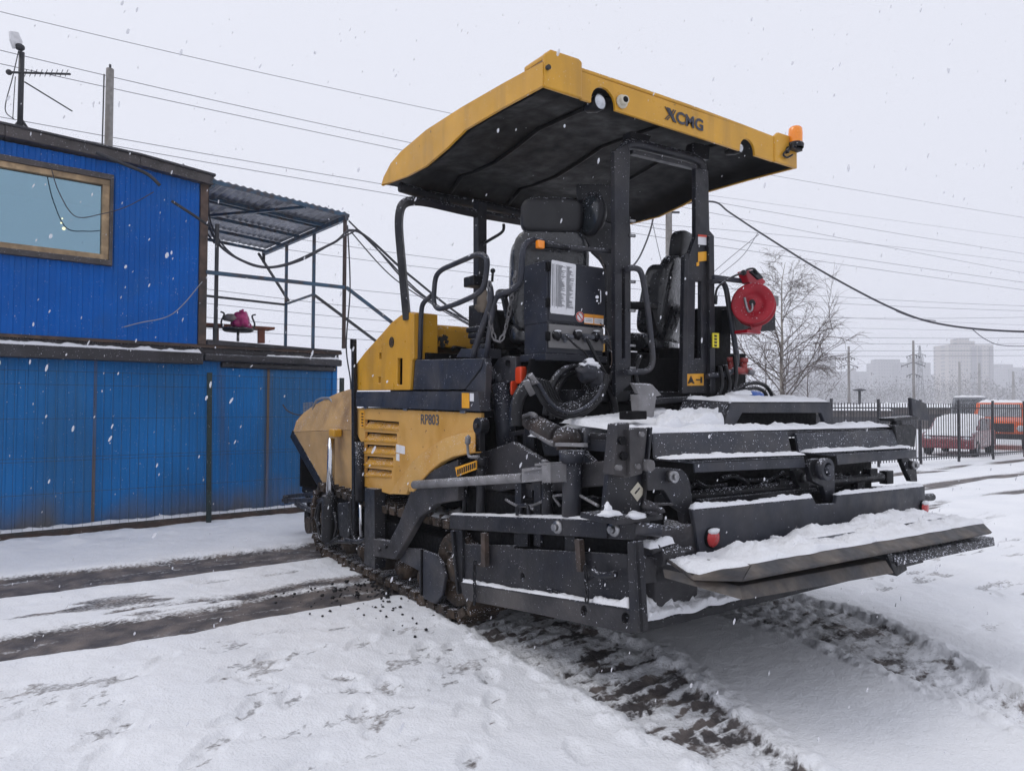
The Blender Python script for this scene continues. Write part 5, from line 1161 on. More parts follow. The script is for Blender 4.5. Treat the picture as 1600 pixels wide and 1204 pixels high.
flap((1021, 677), (1230, 673), (1024, 716), (1238, 709), ((1085, 721), (1086, 738)), ((1256, 713), (1259, 730)), 3)
flap((1244, 677), (1396, 671.5), (1249, 706), (1404, 698), ((1307, 710), (1309, 726)), ((1432, 702), (1432, 714)), 4)
mb = MB(); mb.box((3.0, 2.87, wp(1021, 677, 2.82).z-.25), (5.5, 2.9, wp(1021, 677, 2.82).z-.06)); part(mb, 'gap_shade_sheet', 'pitch', 0)  # black sheet added so the gap between the flaps reads as deep shade
# deck surface and snow on it
zd = wp(1021, 677, 2.82).z
mb = MB(); mb.box((2.86, 2.84, zd-.05), (5.55, 3.6, zd-.012)); part(mb, 'screed_deck', 'grey', .004)
mb = MB(); mb.prism([V(2.86, 2.84, zd-.05), V(2.86, 3.45, zd-.05), V(2.86, 3.45, zd-.12), V(2.86, 2.84, zd-.12)], X1*.02); part(mb, 'deck_side', 'grey2', .004)
snow_heap('snow_layer', V(2.87, 2.83, zd), V(5.5, 2.83, zd), V(5.5, 2.99, zd), V(2.87, 2.99, zd), .03, PV, nu=110, nv=8, seed=12, edge=.3)
snow_heap('snow_layer', V(2.87, 2.98, zd), V(3.8, 2.98, zd), V(3.8, 3.6, zd+.12), V(2.87, 3.6, zd+.04), .035, PV, nu=40, nv=30, seed=13, edge=.12, rough=.25)
mb = MB(); mb.prism([aty(886, 690, 3.35), aty(960, 676, 3.35), aty(960, 700, 3.35), aty(888, 708, 3.35)], Y1*.03); part(mb, 'deck_side', 'grey', .004)
A0, A1 = aty(880, 692, 3.33), aty(968, 676, 3.33); snow_heap('snow_layer', A0, A1, A1+V(.1, .5, .06), A0+V(.1, .5, .02), .02, PV, nu=30, nv=20, seed=15, edge=.1, rough=.2)
# raised hump with the opening
yh = 3.02
mb = MB(); mb.prism(PY([(1129, 672), (1143, 628), (1298, 628), (1305, 668), (1292, 668), (1283, 645), (1160, 645), (1147, 668), (1142, 673)], yh), Y1*.03); hm_ = part(mb, 'step_cover', 'grey2', .006)
T0, T1 = aty(1143, 628, yh), aty(1298, 628, yh)
mb = MB(); mb.prism([T0, T1, T1+V(0, .42, .02), T0+V(0, .42, .02)], V(0, 0, -.012)); part(mb, 'cover_top', 'grey2', .003, hm_)
mb = MB(); B0 = aty(1129, 672, yh); mb.prism([B0, T0, T0+V(0, .42, .0), B0+V(-.05, .42, 0)], V(.012, 0, 0)); part(mb, 'cover_cheek', 'grey2', .003, hm_)
mb = MB(); mb.box((B0.x+.08, yh+.12, zd-.02), (T1.x, yh+.2, T0.z-.03)); part(mb, 'opening_back', 'pitch', 0, hm_)
snow_heap('snow_layer', T0+V(0, .0, .001), T1+V(0, .0, .001), T1+V(0, .4, .021), T0+V(0, .4, .021), .025, hm_, nu=60, nv=16, seed=16, edge=.1)
A0 = aty(1022, 675, 2.98); A1 = aty(1130, 671, 2.98); A2 = aty(1138, 634, 3.25); A3 = aty(1024, 656, 3.25); snow_heap('snow_layer', A0, A1, A2, A3, .045, PV, nu=40, nv=26, seed=18, edge=.12, rough=.8)

# dark interior frame beneath the walkways
mb = MB(); mb.box((3.05, 2.95, .75), (5.45, 3.35, 1.3)); mb.box((3.05, 2.64, .70), (5.48, 2.95, .80)); part(mb, 'screed_core', 'pitch', .02)
mb = MB(); mb.cyl(V(3.0, 2.86, 1.06), V(5.4, 2.86, 1.06), .035, 12); part(mb, 'guide_tube', 'black', 0)
mb = MB(); mb.cyl(aty(1022, 828, 2.8), aty(1085, 826, 2.8), .03, 12); mb.bar(aty(1090, 784, 2.82), aty(1270, 765, 2.82), .05, .03); part(mb, 'guide_tube', 'grey', .003)
for (pts, y, m_, nm) in (([(1010, 733), (1035, 730), (1066, 733), (1074, 742), (1078, 752), (1093, 862), (1078, 870), (1066, 800), (1052, 790), (1040, 770), (1036, 765), (1012, 766)], 2.68, 'grey', 'pivot_bracket'),
                     ([(1268, 718), (1280, 716), (1296, 722), (1305, 742), (1305, 782), (1294, 784), (1286, 760), (1270, 752), (1264, 730)], 2.66, 'grey', 'pivot_bracket'),
                     ([(1238, 735), (1252, 732), (1264, 745), (1266, 775), (1254, 770)], 2.8, 'black', 'pivot_bracket'),
                     ([(1408, 715), (1420, 715), (1432, 730), (1434, 752), (1424, 752), (1416, 735)], 2.7, 'black', 'pivot_bracket')):
    mb = MB(); mb.prism(PY(pts, y), Y1*.04); o = part(mb, nm, m_, .006)
    c = aty(sum(p[0] for p in pts[:4])/4, pts[0][1]+11, y); mb = MB(); mb.cyl(c, c-Y1*.04, .032, 12); mb.cyl(c-Y1*.04, c-Y1*.055, .018, 6); part(mb, 'pivot_bolt', 'steel', 0, o)
mb = MB(); c = aty(1283, 732, 2.64); mb.ring(c, c-Y1*.05, .07, .045, 20); mb.cyl(c, c-Y1*.07, .028, 10); part(mb, 'roller_bushing', 'grey2', 0)
mb = MB(); rr = random.Random(33)
for k in range(16):
    mb = MB(); x = rr.uniform(1040, 1420); a = aty(x, rr.uniform(745, 775), rr.uniform(2.85, 2.93)); mb.tube(smoothpath([a, a+V(rr.uniform(.05, .2), 0, rr.uniform(-.05, .05)), a+V(rr.uniform(.2, .5), 0, rr.uniform(-.08, .1))], 5), rr.uniform(.008, .016), 6); part(mb, 'screed_hose', 'black', 0)
for (px, py) in ((1340, 760), (1385, 745), (1360, 742), (1220, 760)): mb = MB(); a = aty(px, py, 2.86); mb.box(a-V(.05, .03, .05), a+V(.05, .03, .05)); part(mb, 'clamp_block', 'black', .004)
mb = MB(); mb.box((2.72, 2.62, .5), (3.05, 2.9, .95)); c = aty(1040, 868, 2.6)
mb.cyl(c-V(.06, 0, 0), c+V(.10, 0, 0), .05, 12); mb.cyl(c, c+V(.2, 0, .01), .02, 10); mb.prism(PY([(1006, 870), (1068, 872), (1060, 905), (1006, 912)], 2.62), Y1*.08); part(mb, 'extension_lock', 'armd', .008)
mb = MB()
for (px, py, s) in ((1016, 790, .035), (1028, 796, .03), (1018, 800, .025), (1024, 858, .03), (1050, 862, .03)): a = aty(px, py, 2.6); mb = MB(); mb.blob(a, s, 8, (1.2, 1, .8), .8); part(mb, 'valve', 'armd', 0)
mb = MB(); mb.bar(aty(1024, 787, 2.66), aty(1050, 787, 2.66), .02, .012); part(mb, 'valve_rod', 'armd', 0)
a = aty(1018, 858, 2.58); snow_heap('snow_clump', a, a+V(.17, 0, .01), a+V(.17, .09, .01), a+V(0, .09, 0), .035, PV, nu=14, nv=8, seed=8)

# --- rear plate with red reflectors
yp = 2.6
mb = MB(); mb.prism(PY([(1082, 796), (1271, 778), (1276, 788), (1306, 786), (1308, 774), (1444, 760), (1450, 804), (1440, 826), (1094, 868)], yp), Y1*.03); rp_ = part(mb, 'rear_plate', 'grey2', .006)
for (u0, u1, sd2) in (((1083, 795.5), (1271, 777.5), 21), ((1308, 773.5), (1444, 759.5), 22)):
    A0, A1 = wp(*u0, yp), wp(*u1, yp); snow_heap('snow_strip', A0-Y1*.004, A1-Y1*.004, A1+Y1*.04, A0+Y1*.04, .025, rp_, nu=80, nv=5, seed=sd2, wob=.004, edge=.5)
for (px, py, rr_) in ((1111, 839.5, .05), (1442, 793, .05)):
    c = aty(px, py, yp); mb = MB(); mb.lathe(c, -Y1, [(rr_+.006, 0), (rr_+.006, .012), (rr_, .016)], 24); rf = part(mb, 'reflector', 'pitch', 0, rp_)
    mb = MB(); mb.lathe(c, -Y1, [(rr_, .010), (rr_, .02), (rr_*.7, .028), (0, .032)], 24); rf2 = part(mb, 'red_lens', 'redlens', 0, rp_)
    c2 = c+V(0, -.02, rr_*.75); mb = MB(); mb.blob(c2, .042, 8, (1.05, .45, .45), .3); part(mb, 'snow_clump', 'snow', 0, rp_)

# --- footboards
def footboard(name, outline, zth, y0, drop, m, bevel=.004, holes=()):
    mb = MB(); mb.prism(outline, V(0, 0, -zth)); return part(mb, name, m, bevel)
# main board: sloping front edge face
F = [aty(1161, 906, 2.03), aty(1549, 832, 2.03), aty(1536, 819, 2.11), aty(1174, 883, 2.11)]
zt = (F[2].z+F[3].z)/2
mb = MB(); L0 = atz(1073, 899, zt-.035); L1 = aty(1100, 868, yp-.02); L1 = V(2.93, yp-.02, zt-.055); R1 = V(5.42, yp-.02, zt-.055)
v = [F[0], F[1], F[2], F[3]]
mb.face(v); mb.face([F[3], F[2], R1, L1])
TIP = V(2.60, 2.26, zt-.045); TIPb = V(2.62, 2.40, zt)
mb.face([F[0], F[3], V(2.80, 2.34, zt), TIP]); mb.face([F[3], L1, V(2.80, 2.34, zt)]); mb.face([TIP, V(2.80, 2.34, zt), L1, V(2.75, yp-.02, zt-.03)]); mb.face([F[1], R1+V(.1, 0, -.06), R1, F[2]])
fb = part(mb, 'footboard', 'plank', 0, solid=.014)
# snow bank on it
snow_heap('snow_layer', F[3]+V(.0, .0, .006), F[2]+V(0, .0, .006), V(5.38, yp-.03, zt-.03), V(2.95, yp-.03, zt-.04), .038, PV, nu=200, nv=36, seed=31, edge=.3, rough=.85, wob=.02)
snow_heap('snow_layer', V(2.63, 2.25, zt-.03), F[3]+V(-.02, .0, .0), L1+V(.05, 0, .01), V(2.74, yp-.03, zt-.05), .03, PV, nu=30, nv=26, seed=32, edge=.25, rough=.5, wob=.02)
snow_heap('snow_layer', V(3.5, 2.34, zt+.02), V(5.1, 2.28, zt+.02), V(5.2, yp-.02, zt+.01), V(3.6, yp-.02, zt-.03), .034, PV, nu=160, nv=22, seed=34, edge=.45, rough=.9, wob=.02)
# lower boards
mb = MB(); P1 = [aty(1156, 915, 2.06), aty(1384, 875, 2.06), aty(1397, 895, 2.02), aty(1161, 937, 2.02)]
mb.prism([P1[0], P1[1], P1[1]+Y1*.35, P1[0]+Y1*.35], V(0, 0, -.01)); mb.prism(P1, Y1*.014); mb.prism([P1[0], P1[3], P1[3]+V(-.05, .42, .02), P1[0]+V(-.05, .42, .0)], V(.012, 0, 0)); part(mb, 'lower_footboard', 'plank', .003)
mb = MB(); P2 = [aty(1397, 867, 2.06), aty(1553, 839, 2.06), aty(1555, 852, 2.02), aty(1403, 884, 2.02)]
mb.prism([P2[0], P2[1], P2[1]+Y1*.35, P2[0]+Y1*.35], V(0, 0, -.01)); mb.prism(P2, Y1*.014); part(mb, 'lower_footboard', 'grey', .003)
mb = MB(); mb.prism(PY([(1386, 866), (1394, 864), (1400, 884), (1416, 880), (1418, 890), (1402, 900), (1398, 896)], 2.05), Y1*.2); part(mb, 'footboard_bracket', 'black', .004)
# screed plate: bottom rear edge of both halves with snow packed on its ledge
E0, E1 = aty(1003, 984, 2.6), aty(1418, 888, 2.6); E1.z = (E1.z+E0.z)/2; E0.z = E1.z
mb = MB(); mb.prism([E0, V(5.5, 2.6, E0.z), V(5.5, 2.6, E0.z+.05), E0+Z1*.05], Y1*.8); mb.prism([E0+V(.03, .12, .05), V(5.48, 2.72, E0.z+.05), V(5.48, 2.72, E0.z+.3), E0+V(.03, .12, .3)], Y1*.5); part(mb, 'screed_plate', 'black', .006)
snow_heap('snow_layer', E0+V(.02, .0, .05), V(3.9, 2.6, E0.z+.05), V(3.9, 2.72, E0.z+.14), E0+V(.02, .12, .17), .04, PV, nu=110, nv=22, seed=41, edge=.1, rough=1.3, wob=.02)
snow_heap('snow_layer', V(3.85, 2.6, E0.z+.05), V(5.4, 2.6, E0.z+.05), V(5.4, 2.72, E0.z+.08), V(3.85, 2.72, E0.z+.08), .03, PV, nu=70, nv=8, seed=42, edge=.3, rough=.9, wob=.01)
mb = MB(); mb.box((2.75, 3.4, E0.z+.05), (5.45, 4.4, .75)); part(mb, 'auger_box', 'pitch', .01)

# far corner: small control board on an arm, black box
mb = MB(); mb.prism(PY([(1424, 621), (1448, 630), (1453, 657), (1434, 655), (1426, 648)], 2.8), Y1*.03); part(mb, 'control_board', 'grey2', .005)
mb = MB(); mb.prism(PY([(1396, 653), (1434, 649), (1434, 655), (1398, 658)], 2.8), Y1*.12); mb.prism(PY([(1398, 664), (1426, 662), (1432, 668), (1430, 698), (1402, 698)], 2.8), Y1*.15); mb.prism(PY([(1400, 655), (1410, 654), (1410, 666), (1400, 666)], 2.84), Y1*.05); part(mb, 'control_mount', 'black', .008)

# --- roll frame posts, platform rear wall
YR = 3.62
mb = MB(); mb.prism(PY([(960, 236), (982, 222), (985, 240), (983, 330), (986, 360), (986, 600), (962, 620)], YR), Y1*.04, [PY([(972, 420), (977, 420), (977, 560), (972, 560)], YR)]); ps = part(mb, 'roll_post', 'grey', .006)
for py in (345, 368, 416, 440, 485, 540, 575): mb = MB(); c = aty(985, py, YR); mb.cyl(c+V(-.01, 0, 0), c+V(.035, -.01, 0), .012, 6); part(mb, 'bolt', 'steel', 0, ps)
mb = MB(); mb.prism(PY([(1087, 262), (1107, 266), (1109, 360), (1116, 368), (1118, 615), (1072, 615), (1072, 420), (1078, 395), (1087, 370)], YR), Y1*.04, [PY([(1087, 440), (1096, 440), (1096, 560), (1085, 560)], YR)]); ps2 = part(mb, 'roll_post', 'grey', .006)
mb = MB(); mb.prism(PY([(1108, 368), (1116, 368), (1118, 615), (1110, 615)], YR-.03), Y1*.06); mb.prism(PY([(1070, 400), (1076, 395), (1074, 615), (1066, 615)], YR-.02), Y1*.04); part(mb, 'post_flange', 'grey', .004, ps2)
mb = MB(); mb.tube(bend(PY([(970, 250), (975, 228), (990, 224), (1085, 248), (1098, 258), (1098, 300)], YR+.05), .12, 8), .038, 12); part(mb, 'roll_hoop', 'grey', 0)
mb = MB(); mb.bar(aty(985, 238, YR+.03), aty(1085, 262, YR+.03), .05, .03); part(mb, 'hoop_strut', 'grey', .004)
mb = MB(); mb.prism(PY([(985, 205), (1018, 212), (1010, 232), (985, 225)], 3.65), Y1*.08); part(mb, 'canopy_bracket', 'black', .005); mb = MB(); mb.prism(PY([(1085, 222), (1110, 228), (1108, 250), (1080, 245)], 3.65), Y1*.08); part(mb, 'canopy_bracket', 'black', .005)
for pts in ([(980, 420), (990, 418), (1002, 422), (1012, 480), (1021, 564), (1014, 580), (978, 582)], [(1110, 440), (1125, 438), (1134, 446), (1144, 510), (1153, 566), (1142, 583), (1105, 588)]):
    mb = MB(); mb.tube(bend(PY(pts, YR-.04), .07, 6), .021, 12); part(mb, 'grab_handle', 'grey2', 0)
mb = MB(); mb.prism(PY([(1091, 366.5), (1104.5, 368), (1104.5, 383), (1091, 382)], YR-.004), Y1*.003); l1 = part(mb, 'white_label', 'white', 0, ps2)
mb = MB(); mb.prism(PY([(1091, 366.2), (1104.5, 367.6), (1104.5, 370.5), (1091, 369.5)], YR-.008), Y1*.003); part(mb, 'label_print', 'redink', 0, ps2)
mb = MB(); mb.prism(PY([(1091, 394), (1106, 392.5), (1105, 407), (1091, 409)], YR-.004), Y1*.003); mb.prism(PY([(1088.5, 410), (1092.5, 409), (1092.5, 415), (1088.5, 416)], YR-.004), Y1*.003); part(mb, 'warning_sticker', 'ystick', 0, ps2)
mb = MB(); mb.prism(PY([(1114, 520), (1123.5, 520.5), (1123.5, 543), (1114, 542.5)], YR-.06), Y1*.01); part(mb, 'yellow_plate', 'ystick2', 0, ps2)
mb = MB()
for k in range(4): mb.prism(PY([(1116.5, 523+k*5), (1120.5, 523.5+k*5), (1120, 526.4+k*5), (1117, 526+k*5)], YR-.064), Y1*.004)
part(mb, 'sticker_print', 'ink', 0, ps2)
mb = MB(); mb.prism(PY([(1072, 584), (1099.5, 583.5), (1099.5, 602), (1072, 602.5)], YR-.01), Y1*.006); ws_ = part(mb, 'warning_sticker', 'ystick', 0, ps2)
mb = MB(); mb.prism(PY([(1075, 599), (1080, 587), (1085.5, 599), (1083, 599), (1080, 592), (1077.5, 599)], YR-.015), Y1*.004); mb.prism(PY([(1088, 592), (1096, 592), (1096, 594), (1088, 594)], YR-.015), Y1*.004); mb.prism(PY([(1095, 588.5), (1097.5, 588.5), (1097.5, 598), (1095, 598)], YR-.015), Y1*.004); mb.prism(PY([(1079, 593.5), (1081, 593.5), (1081, 597.5), (1079, 597.5)], YR-.015), Y1*.004); part(mb, 'sticker_print', 'ink', 0, ps2)
# dark rear wall of the platform and pedestals
mb = MB(); mb.box((3.62, 3.9, 1.7), (4.1, 4.3, 2.0)); mb.box((4.2, 3.85, 1.62), (4.9, 4.25, 2.05)); part(mb, 'seat_pedestal', 'pitch', .01)
mb = MB(); mb.prism(PY([(984, 560), (1072, 560), (1072, 622), (962, 632), (962, 600)], 3.78), Y1*.02); part(mb, 'platform_wall', 'pitch', .006); mb = MB(); mb.prism(PY([(830, 560), (962, 572), (962, 640), (900, 665), (840, 660), (815, 640)], 3.9), Y1*.03); part(mb, 'platform_wall', 'pitch', .006); mb = MB(); mb.prism(PY([(1116, 560), (1160, 575), (1168, 622), (1116, 630)], 3.85), Y1*.05); part(mb, 'platform_wall', 'pitch', .006)
mb = MB(); mb.bar(aty(1000, 628, 3.5), aty(1100, 622, 3.5), .06, .04); part(mb, 'rear_sill', 'grey', .004)

# --- control cabinet
XC0, YC = 2.9, 3.78
ct, cbm = aty(853, 405, YC).z, aty(853, 503, YC).z; xr = aty(945, 420, YC).x
mb = MB(); mb.box((XC0, YC, cbm), (xr, YC+.27, ct)); cbn = part(mb, 'control_cabinet', 'greyp', .006)
lz = aty(853, 546, YC).z; mb = MB(); mb.box((XC0+.005, YC+.01, lz-.02), (xr-.01, YC+.265, cbm)); part(mb, 'cabinet_base', 'greyp', .004, cbn)
mb = MB(); mb.box((XC0+.02, YC-.004, lz+.015), (xr-.015, YC+.01, cbm-.01)); spn = part(mb, 'socket_panel', 'green', .002, cbn)
mb = MB(); mb.box((XC0+.01, YC-.012, cbm+.012), (xr-.003, YC, ct-.01)); dr_ = part(mb, 'cabinet_door', 'greyp', .004, cbn)
for zz in (ct-.08, cbm+.1, lz+.06):
    mb = MB(); mb.box((XC0-.012, YC-.014, zz), (XC0+.02, YC+.004, zz+.06)); mb.cyl((XC0-.002, YC-.016, zz), (XC0-.002, YC-.016, zz+.06), .009, 8); part(mb, 'hinge', 'pitch', 0, dr_)
mb = MB(); mb.prism(PY([(862, 407.5), (863, 406), (899, 413), (900, 415), (898, 491), (896.5, 493), (861, 489), (860, 487)], YC-.014), Y1*.002); wl_ = part(mb, 'parts_table_label', 'white', .0, dr_)
mb = MB(); rr = random.Random(44)
O = aty(861, 407, YC-.016); U_ = aty(899, 414, YC-.016)-O; Dn = aty(860, 488, YC-.016)-O
for i in range(44):
    v0 = .06+i*.0185
    for (u0, u1) in ((.05, .11), (.2, .26), (.30, rr.uniform(.4, .62)), (.66, rr.uniform(.75, .95))):
        a = O+U_*u0+Dn*v0; b = O+U_*u1+Dn*v0; mb.prism([a, b, b+Dn*.008, a+Dn*.008], -Y1*.001)
for u0 in (.15, .28, .64): a = O+U_*u0+Dn*.04; b = O+U_*u0+Dn*.9; mb.prism([a, a+U_*.006, b+U_*.006, b], -Y1*.001)
part(mb, 'table_print', 'gtext', 0, wl_)
mb = MB(); mb.prism(PY([(913, 490), (943, 493), (943, 508), (913, 505)], YC-.015), Y1*.002); mb.lathe(aty(906, 495, YC-.012), -Y1, [(.037, 0), (.037, .003), (0, .003)], 20); ws = part(mb, 'warning_label', 'white', 0, dr_)
mb = MB(); mb.prism(PY([(913, 490), (943, 493), (943, 498), (913, 495.4)], YC-.018), Y1*.002); mb.prism(PY([(927.4, 491), (928.6, 491), (928.6, 507), (927.4, 507)], YC-.018), Y1*.002); mb.prism(PY([(913, 504), (943, 507), (943, 508.4), (913, 505.4)], YC-.018), Y1*.002); part(mb, 'label_print', 'orangeink', 0, ws)
c = aty(906, 495, YC-.016); mb = MB(); mb.ring(c, c-Y1*.004, .035, .029, 20); mb.bar(c+V(-.022, -.003, .022), c+V(.022, -.003, -.022), .006, .003); part(mb, 'prohibition_ring', 'redink', 0, ws)
mb = MB()
for (a, b) in (((915, 498.5), (925, 499.3)), ((915, 501), (925, 502)), ((930, 500), (940, 501)), ((930, 503), (940, 504))): mb.tube(PY([a, b], YC-.018), .0012, 4)
part(mb, 'label_text', 'ink', 0, ws)
mb = MB(); mb.tube(bend(PY([(934, 453), (938.5, 453), (938.5, 474), (934, 474)], YC-.03), .015), .006, 8); mb.cyl(aty(933, 464, YC-.012), aty(933, 464, YC-.035), .012, 10); mb.cyl(aty(933, 470, YC-.012), aty(933, 470, YC-.02), .007, 8); part(mb, 'door_handle', 'chrome', 0, dr_)
for k, (px, py) in enumerate(((869, 523), (880, 526), (901, 522), (912, 526), (929, 525), (940, 528))):
    c = aty(px, py, YC-.005); mb = MB()
    if k % 2 == 0: mb.lathe(c, V(-.3, -1, -.2), [(.034, -.01), (.034, .02), (.026, .03), (.026, .04), (0, .04)], 16)
    else: mb.lathe(c, V(.1, -1, -.1), [(.022, -.01), (.022, .05), (.016, .055), (.016, .09), (0, .09)], 14)
    mb.blob(c+V(0, -.02, -.03), .014, 8); part(mb, 'socket_plug', 'black' if k % 2 == 0 else 'gtext', 0, spn)
for k, px in enumerate((872, 904, 932)):
    mb = MB(); mb.blob(aty(px, 517, YC-.03), .018, 8, (1.6, 1, .4), .3); part(mb, 'snow_clump', 'snow', 0, spn)
mb = MB()
for (pts, r_) in (([(884, 524), (900, 540), (915, 552), (925, 575), (938, 590), (950, 596)], .008), ([(916, 527), (925, 545), (935, 565), (946, 585), (950, 595)], .013), ([(944, 530), (955, 545), (959, 565), (955, 585), (951, 598)], .009), ([(930, 398), (940, 412), (947, 430), (948, 470)], .005)):
    mb = MB(); mb.tube(smoothpath(PY(pts, YC-.12), 8), r_, 8); part(mb, 'cabinet_cable', 'rubber', 0)
mb = MB()
for pts in ([(936, 398), (942, 410), (948, 430)], [(938, 505), (950, 520), (956, 560), (953, 575)]): mb.tube(smoothpath(PY(pts, YC-.14), 6), .003, 6)
part(mb, 'yellow_cable', 'rusty', 0)
mb = MB(); mb.box((XC0-.01, YC+.0, lz-.07), (xr+.02, YC+.3, lz-.022)); part(mb, 'cabinet_shelf', 'greyp', .004)
# big hose loops under the cabinet
def hose(pts, r, m='rubber', y=3.7, nm='hydraulic_hose'):
    mb = MB(); mb.tube(smoothpath(PY(pts, y), 9), r, 10); return part(mb, nm, m, 0)
hose([(822, 592), (835, 602), (850, 628), (870, 646), (890, 649), (915, 642), (935, 625), (945, 603), (948, 585)], .020, y=3.5)
hose([(824, 586), (842, 600), (858, 626), (876, 641), (894, 644), (914, 636), (932, 620), (942, 600)], .011, m='grey2', y=3.47)
hose([(852, 648), (858, 615), (868, 590), (885, 576), (902, 574), (915, 580), (918, 600), (908, 625), (895, 650)], .024, y=3.75)
hose([(862, 655), (866, 620), (880, 592), (898, 582), (910, 590), (912, 612), (902, 640), (885, 665)], .02, y=3.8)
hose([(916, 575), (935, 590), (952, 610), (960, 635), (958, 655)], .028, y=3.7)
for q in range(7):
    hose([(838+q*4, 590+q), (848+q*5, 618+q*2), (872+q*3, 640-q*2), (905+q, 636-q*3), (934-q*2, 610-q*2), (944-q*3, 585)], .008, y=3.62+.02*q)
hose([(924, 580), (930, 610), (918, 640), (900, 668)], .03, y=3.78)
hose([(806, 665), (806, 640), (812, 618), (822, 604), (828, 598)], .042, y=3.7)
hose([(1000, 555), (992, 580), (996, 610), (985, 630)], .02, y=3.7)
mb = MB(); c = aty(917, 580, 3.66); mb.blob(c, .09, 12, (.8, .8, .8), .5); mb.blob(c+V(.09, 0, -.04), .06, 12, (1, .8, 1.2), .5); hk = part(mb, 'hose_wrap', 'grey2', 0)
mb = MB(); mb.blob(c+V(.01, -.02, .045), .065, 12, (1, .8, .5), .8); part(mb, 'snow_clump', 'snow', 0, hk)
mb = MB(); mb.tube(PY([(822, 594), (826, 605), (832, 616)], 3.45), .02, 8); mb.tube(PY([(828, 585), (838, 598), (828, 598)], 3.45), .018, 8); part(mb, 'hose_end', 'dust', 0)

# --- rear-near rail and near loop rail
mb = MB(); q = [atx(758, 568, 2.76), atx(765, 520, 2.76), atx(771, 473, 2.76), atx(777, 462, 2.78), aty(803, 452, 4.0), aty(814, 440, 3.95), aty(816, 398, 3.9), aty(820, 380, 3.9), aty(835, 374, 3.9)]
mb.tube(bend(q, .06, 5), .021, 12); rr_ = part(mb, 'rear_rail', 'grey2', 0)
mb = MB(); mb.tube(bend([aty(835, 374, 3.9), aty(880, 386, 3.85), aty(925, 390, 3.8), aty(958, 393, 3.7)], .05), .017, 10); part(mb, 'rail_bar', 'grey2', 0, rr_)
mb = MB(); c = aty(844, 382, 3.86); mb.box(c-V(.028, .02, .028), c+V(.028, .02, .028)); part(mb, 'marker_lamp', 'amber', .008, rr_)
mb = MB(); mb.cyl(aty(852, 383, 3.84), aty(890, 388, 3.82), .018, 8); part(mb, 'rail_clip', 'black', 0, rr_)
mb = MB(); mb.tube(bend([atx(656, 562, 2.7), atx(658, 490, 2.7), atx(660, 474, 2.7), atx(674, 462, 2.7)], .06), .020, 12); lr = part(mb, 'near_rail', 'grey2', 0)
loop = PX([(685, 484), (677, 474), (680, 432), (690, 421), (748, 396), (759, 400), (762, 410), (757, 448), (746, 460), (715, 474)], 2.7)
mb = MB(); mb.tube(bend(loop, .07, 5, closed=True), .020, 12, closed=True); part(mb, 'rail_loop', 'grey2', 0, lr)
mb = MB(); mb.tube(bend(PX([(758, 440), (766, 446), (768, 470), (742, 545), (740, 560)], 2.74), .06), .022, 12); part(mb, 'near_rail', 'grey2', 0)
ch_ = chain([atx(765, 440, 2.72), atx(764, 480, 2.74), atx(770, 520, 2.76), atx(778, 533, 2.8), atx(788, 520, 2.84), atx(797, 480, 2.88), aty(806, 425, 3.95)], .006, 'guard_chain', 'dust', step=.045)

# --- front hoop carrying the canopy
YH = 5.38
mb = MB(); pts = bend([aty(636, 500, YH), aty(622, 345, YH), aty(628, 316, YH), aty(655, 313, YH), aty(735, 332, YH), aty(850, 352, YH)], .16, 8)
mb.tube(pts, .042, 4); part(mb, 'front_hoop', 'grey', .006)
mb = MB(); mb.bar(aty(750, 318, YH), aty(750, 520, YH), .09, .09); part(mb, 'front_post', 'grey', .006)
mb = MB(); mb.tube(smoothpath(PY([(787, 350), (785, 362), (765, 375), (752, 383)], 5.3), 5), .014, 8); part(mb, 'brace_rod', 'grey', 0)
for px, py in ((663, 307), (690, 308), (700, 310), (800, 335)): mb = MB(); mb.tube(PY([(px, py), (px+2, py+13)], YH), .016, 6); part(mb, 'mount_stud', 'black', 0)
mb = MB(); mb.tube(smoothpath(PY([(625, 292), (680, 308), (760, 322), (835, 340)], 5.6), 5), .045, 10); part(mb, 'canopy_front_tube', 'black', 0)

# --- canopy
top = [(3.43, 3.725), (3.9, 3.755), (4.4, 3.778), (4.95, 3.785), (5.4, 3.745), (5.6, 3.70), (5.74, 3.62), (5.79, 3.56)]
bot = [(3.43, 3.545), (3.9, 3.562), (4.35, 3.567), (4.63, 3.51), (4.95, 3.468), (5.3, 3.475), (5.5, 3.495), (5.78, 3.53)]
cx0, cx1 = 2.6, 5.2
mb = MB()
def topz(y): return float(np.interp(y, [p[0] for p in top], [p[1] for p in top]))
ys_ = [p[0] for p in top]; xs_ = [cx0, cx0+.05, cx0+.3, 3.3, 3.9, 4.5, cx1-.3, cx1-.05, cx1]
def crown_(x): return {0: -.035, 1: 0}.get(min(1, 0 if x in (cx0, cx1) else 1), 0)+.02*math.sin(math.pi*(x-cx0)/(cx1-cx0))
Gd = [[mb.bm.verts.new(V(x, y, z+crown_(x))) for x in xs_] for y, z in top]
for i in range(len(top)-1):
    for j in range(len(xs_)-1): f = mb.bm.faces.new((Gd[i][j], Gd[i][j+1], Gd[i+1][j+1], Gd[i+1][j])); f.smooth = True
for side, j in ((cx0, 0), (cx1, -1)):
    lowv = [mb.bm.verts.new(V(side, y, z)) for y, z in bot]
    for i in range(len(top)-1): mb.bm.faces.new((Gd[i][j], Gd[i+1][j], lowv[i+1], lowv[i]))
    mb.bm.faces.new((Gd[-1][j], lowv[-1], mb.bm.verts.new(V(side, 5.8, 3.54)))) if False else None
mb.bm.verts.ensure_lookup_table(); bmesh.ops.recalc_face_normals(mb.bm, faces=mb.bm.faces[:])
cn = part(mb, 'canopy', 'yellow', 0, solid=.02)
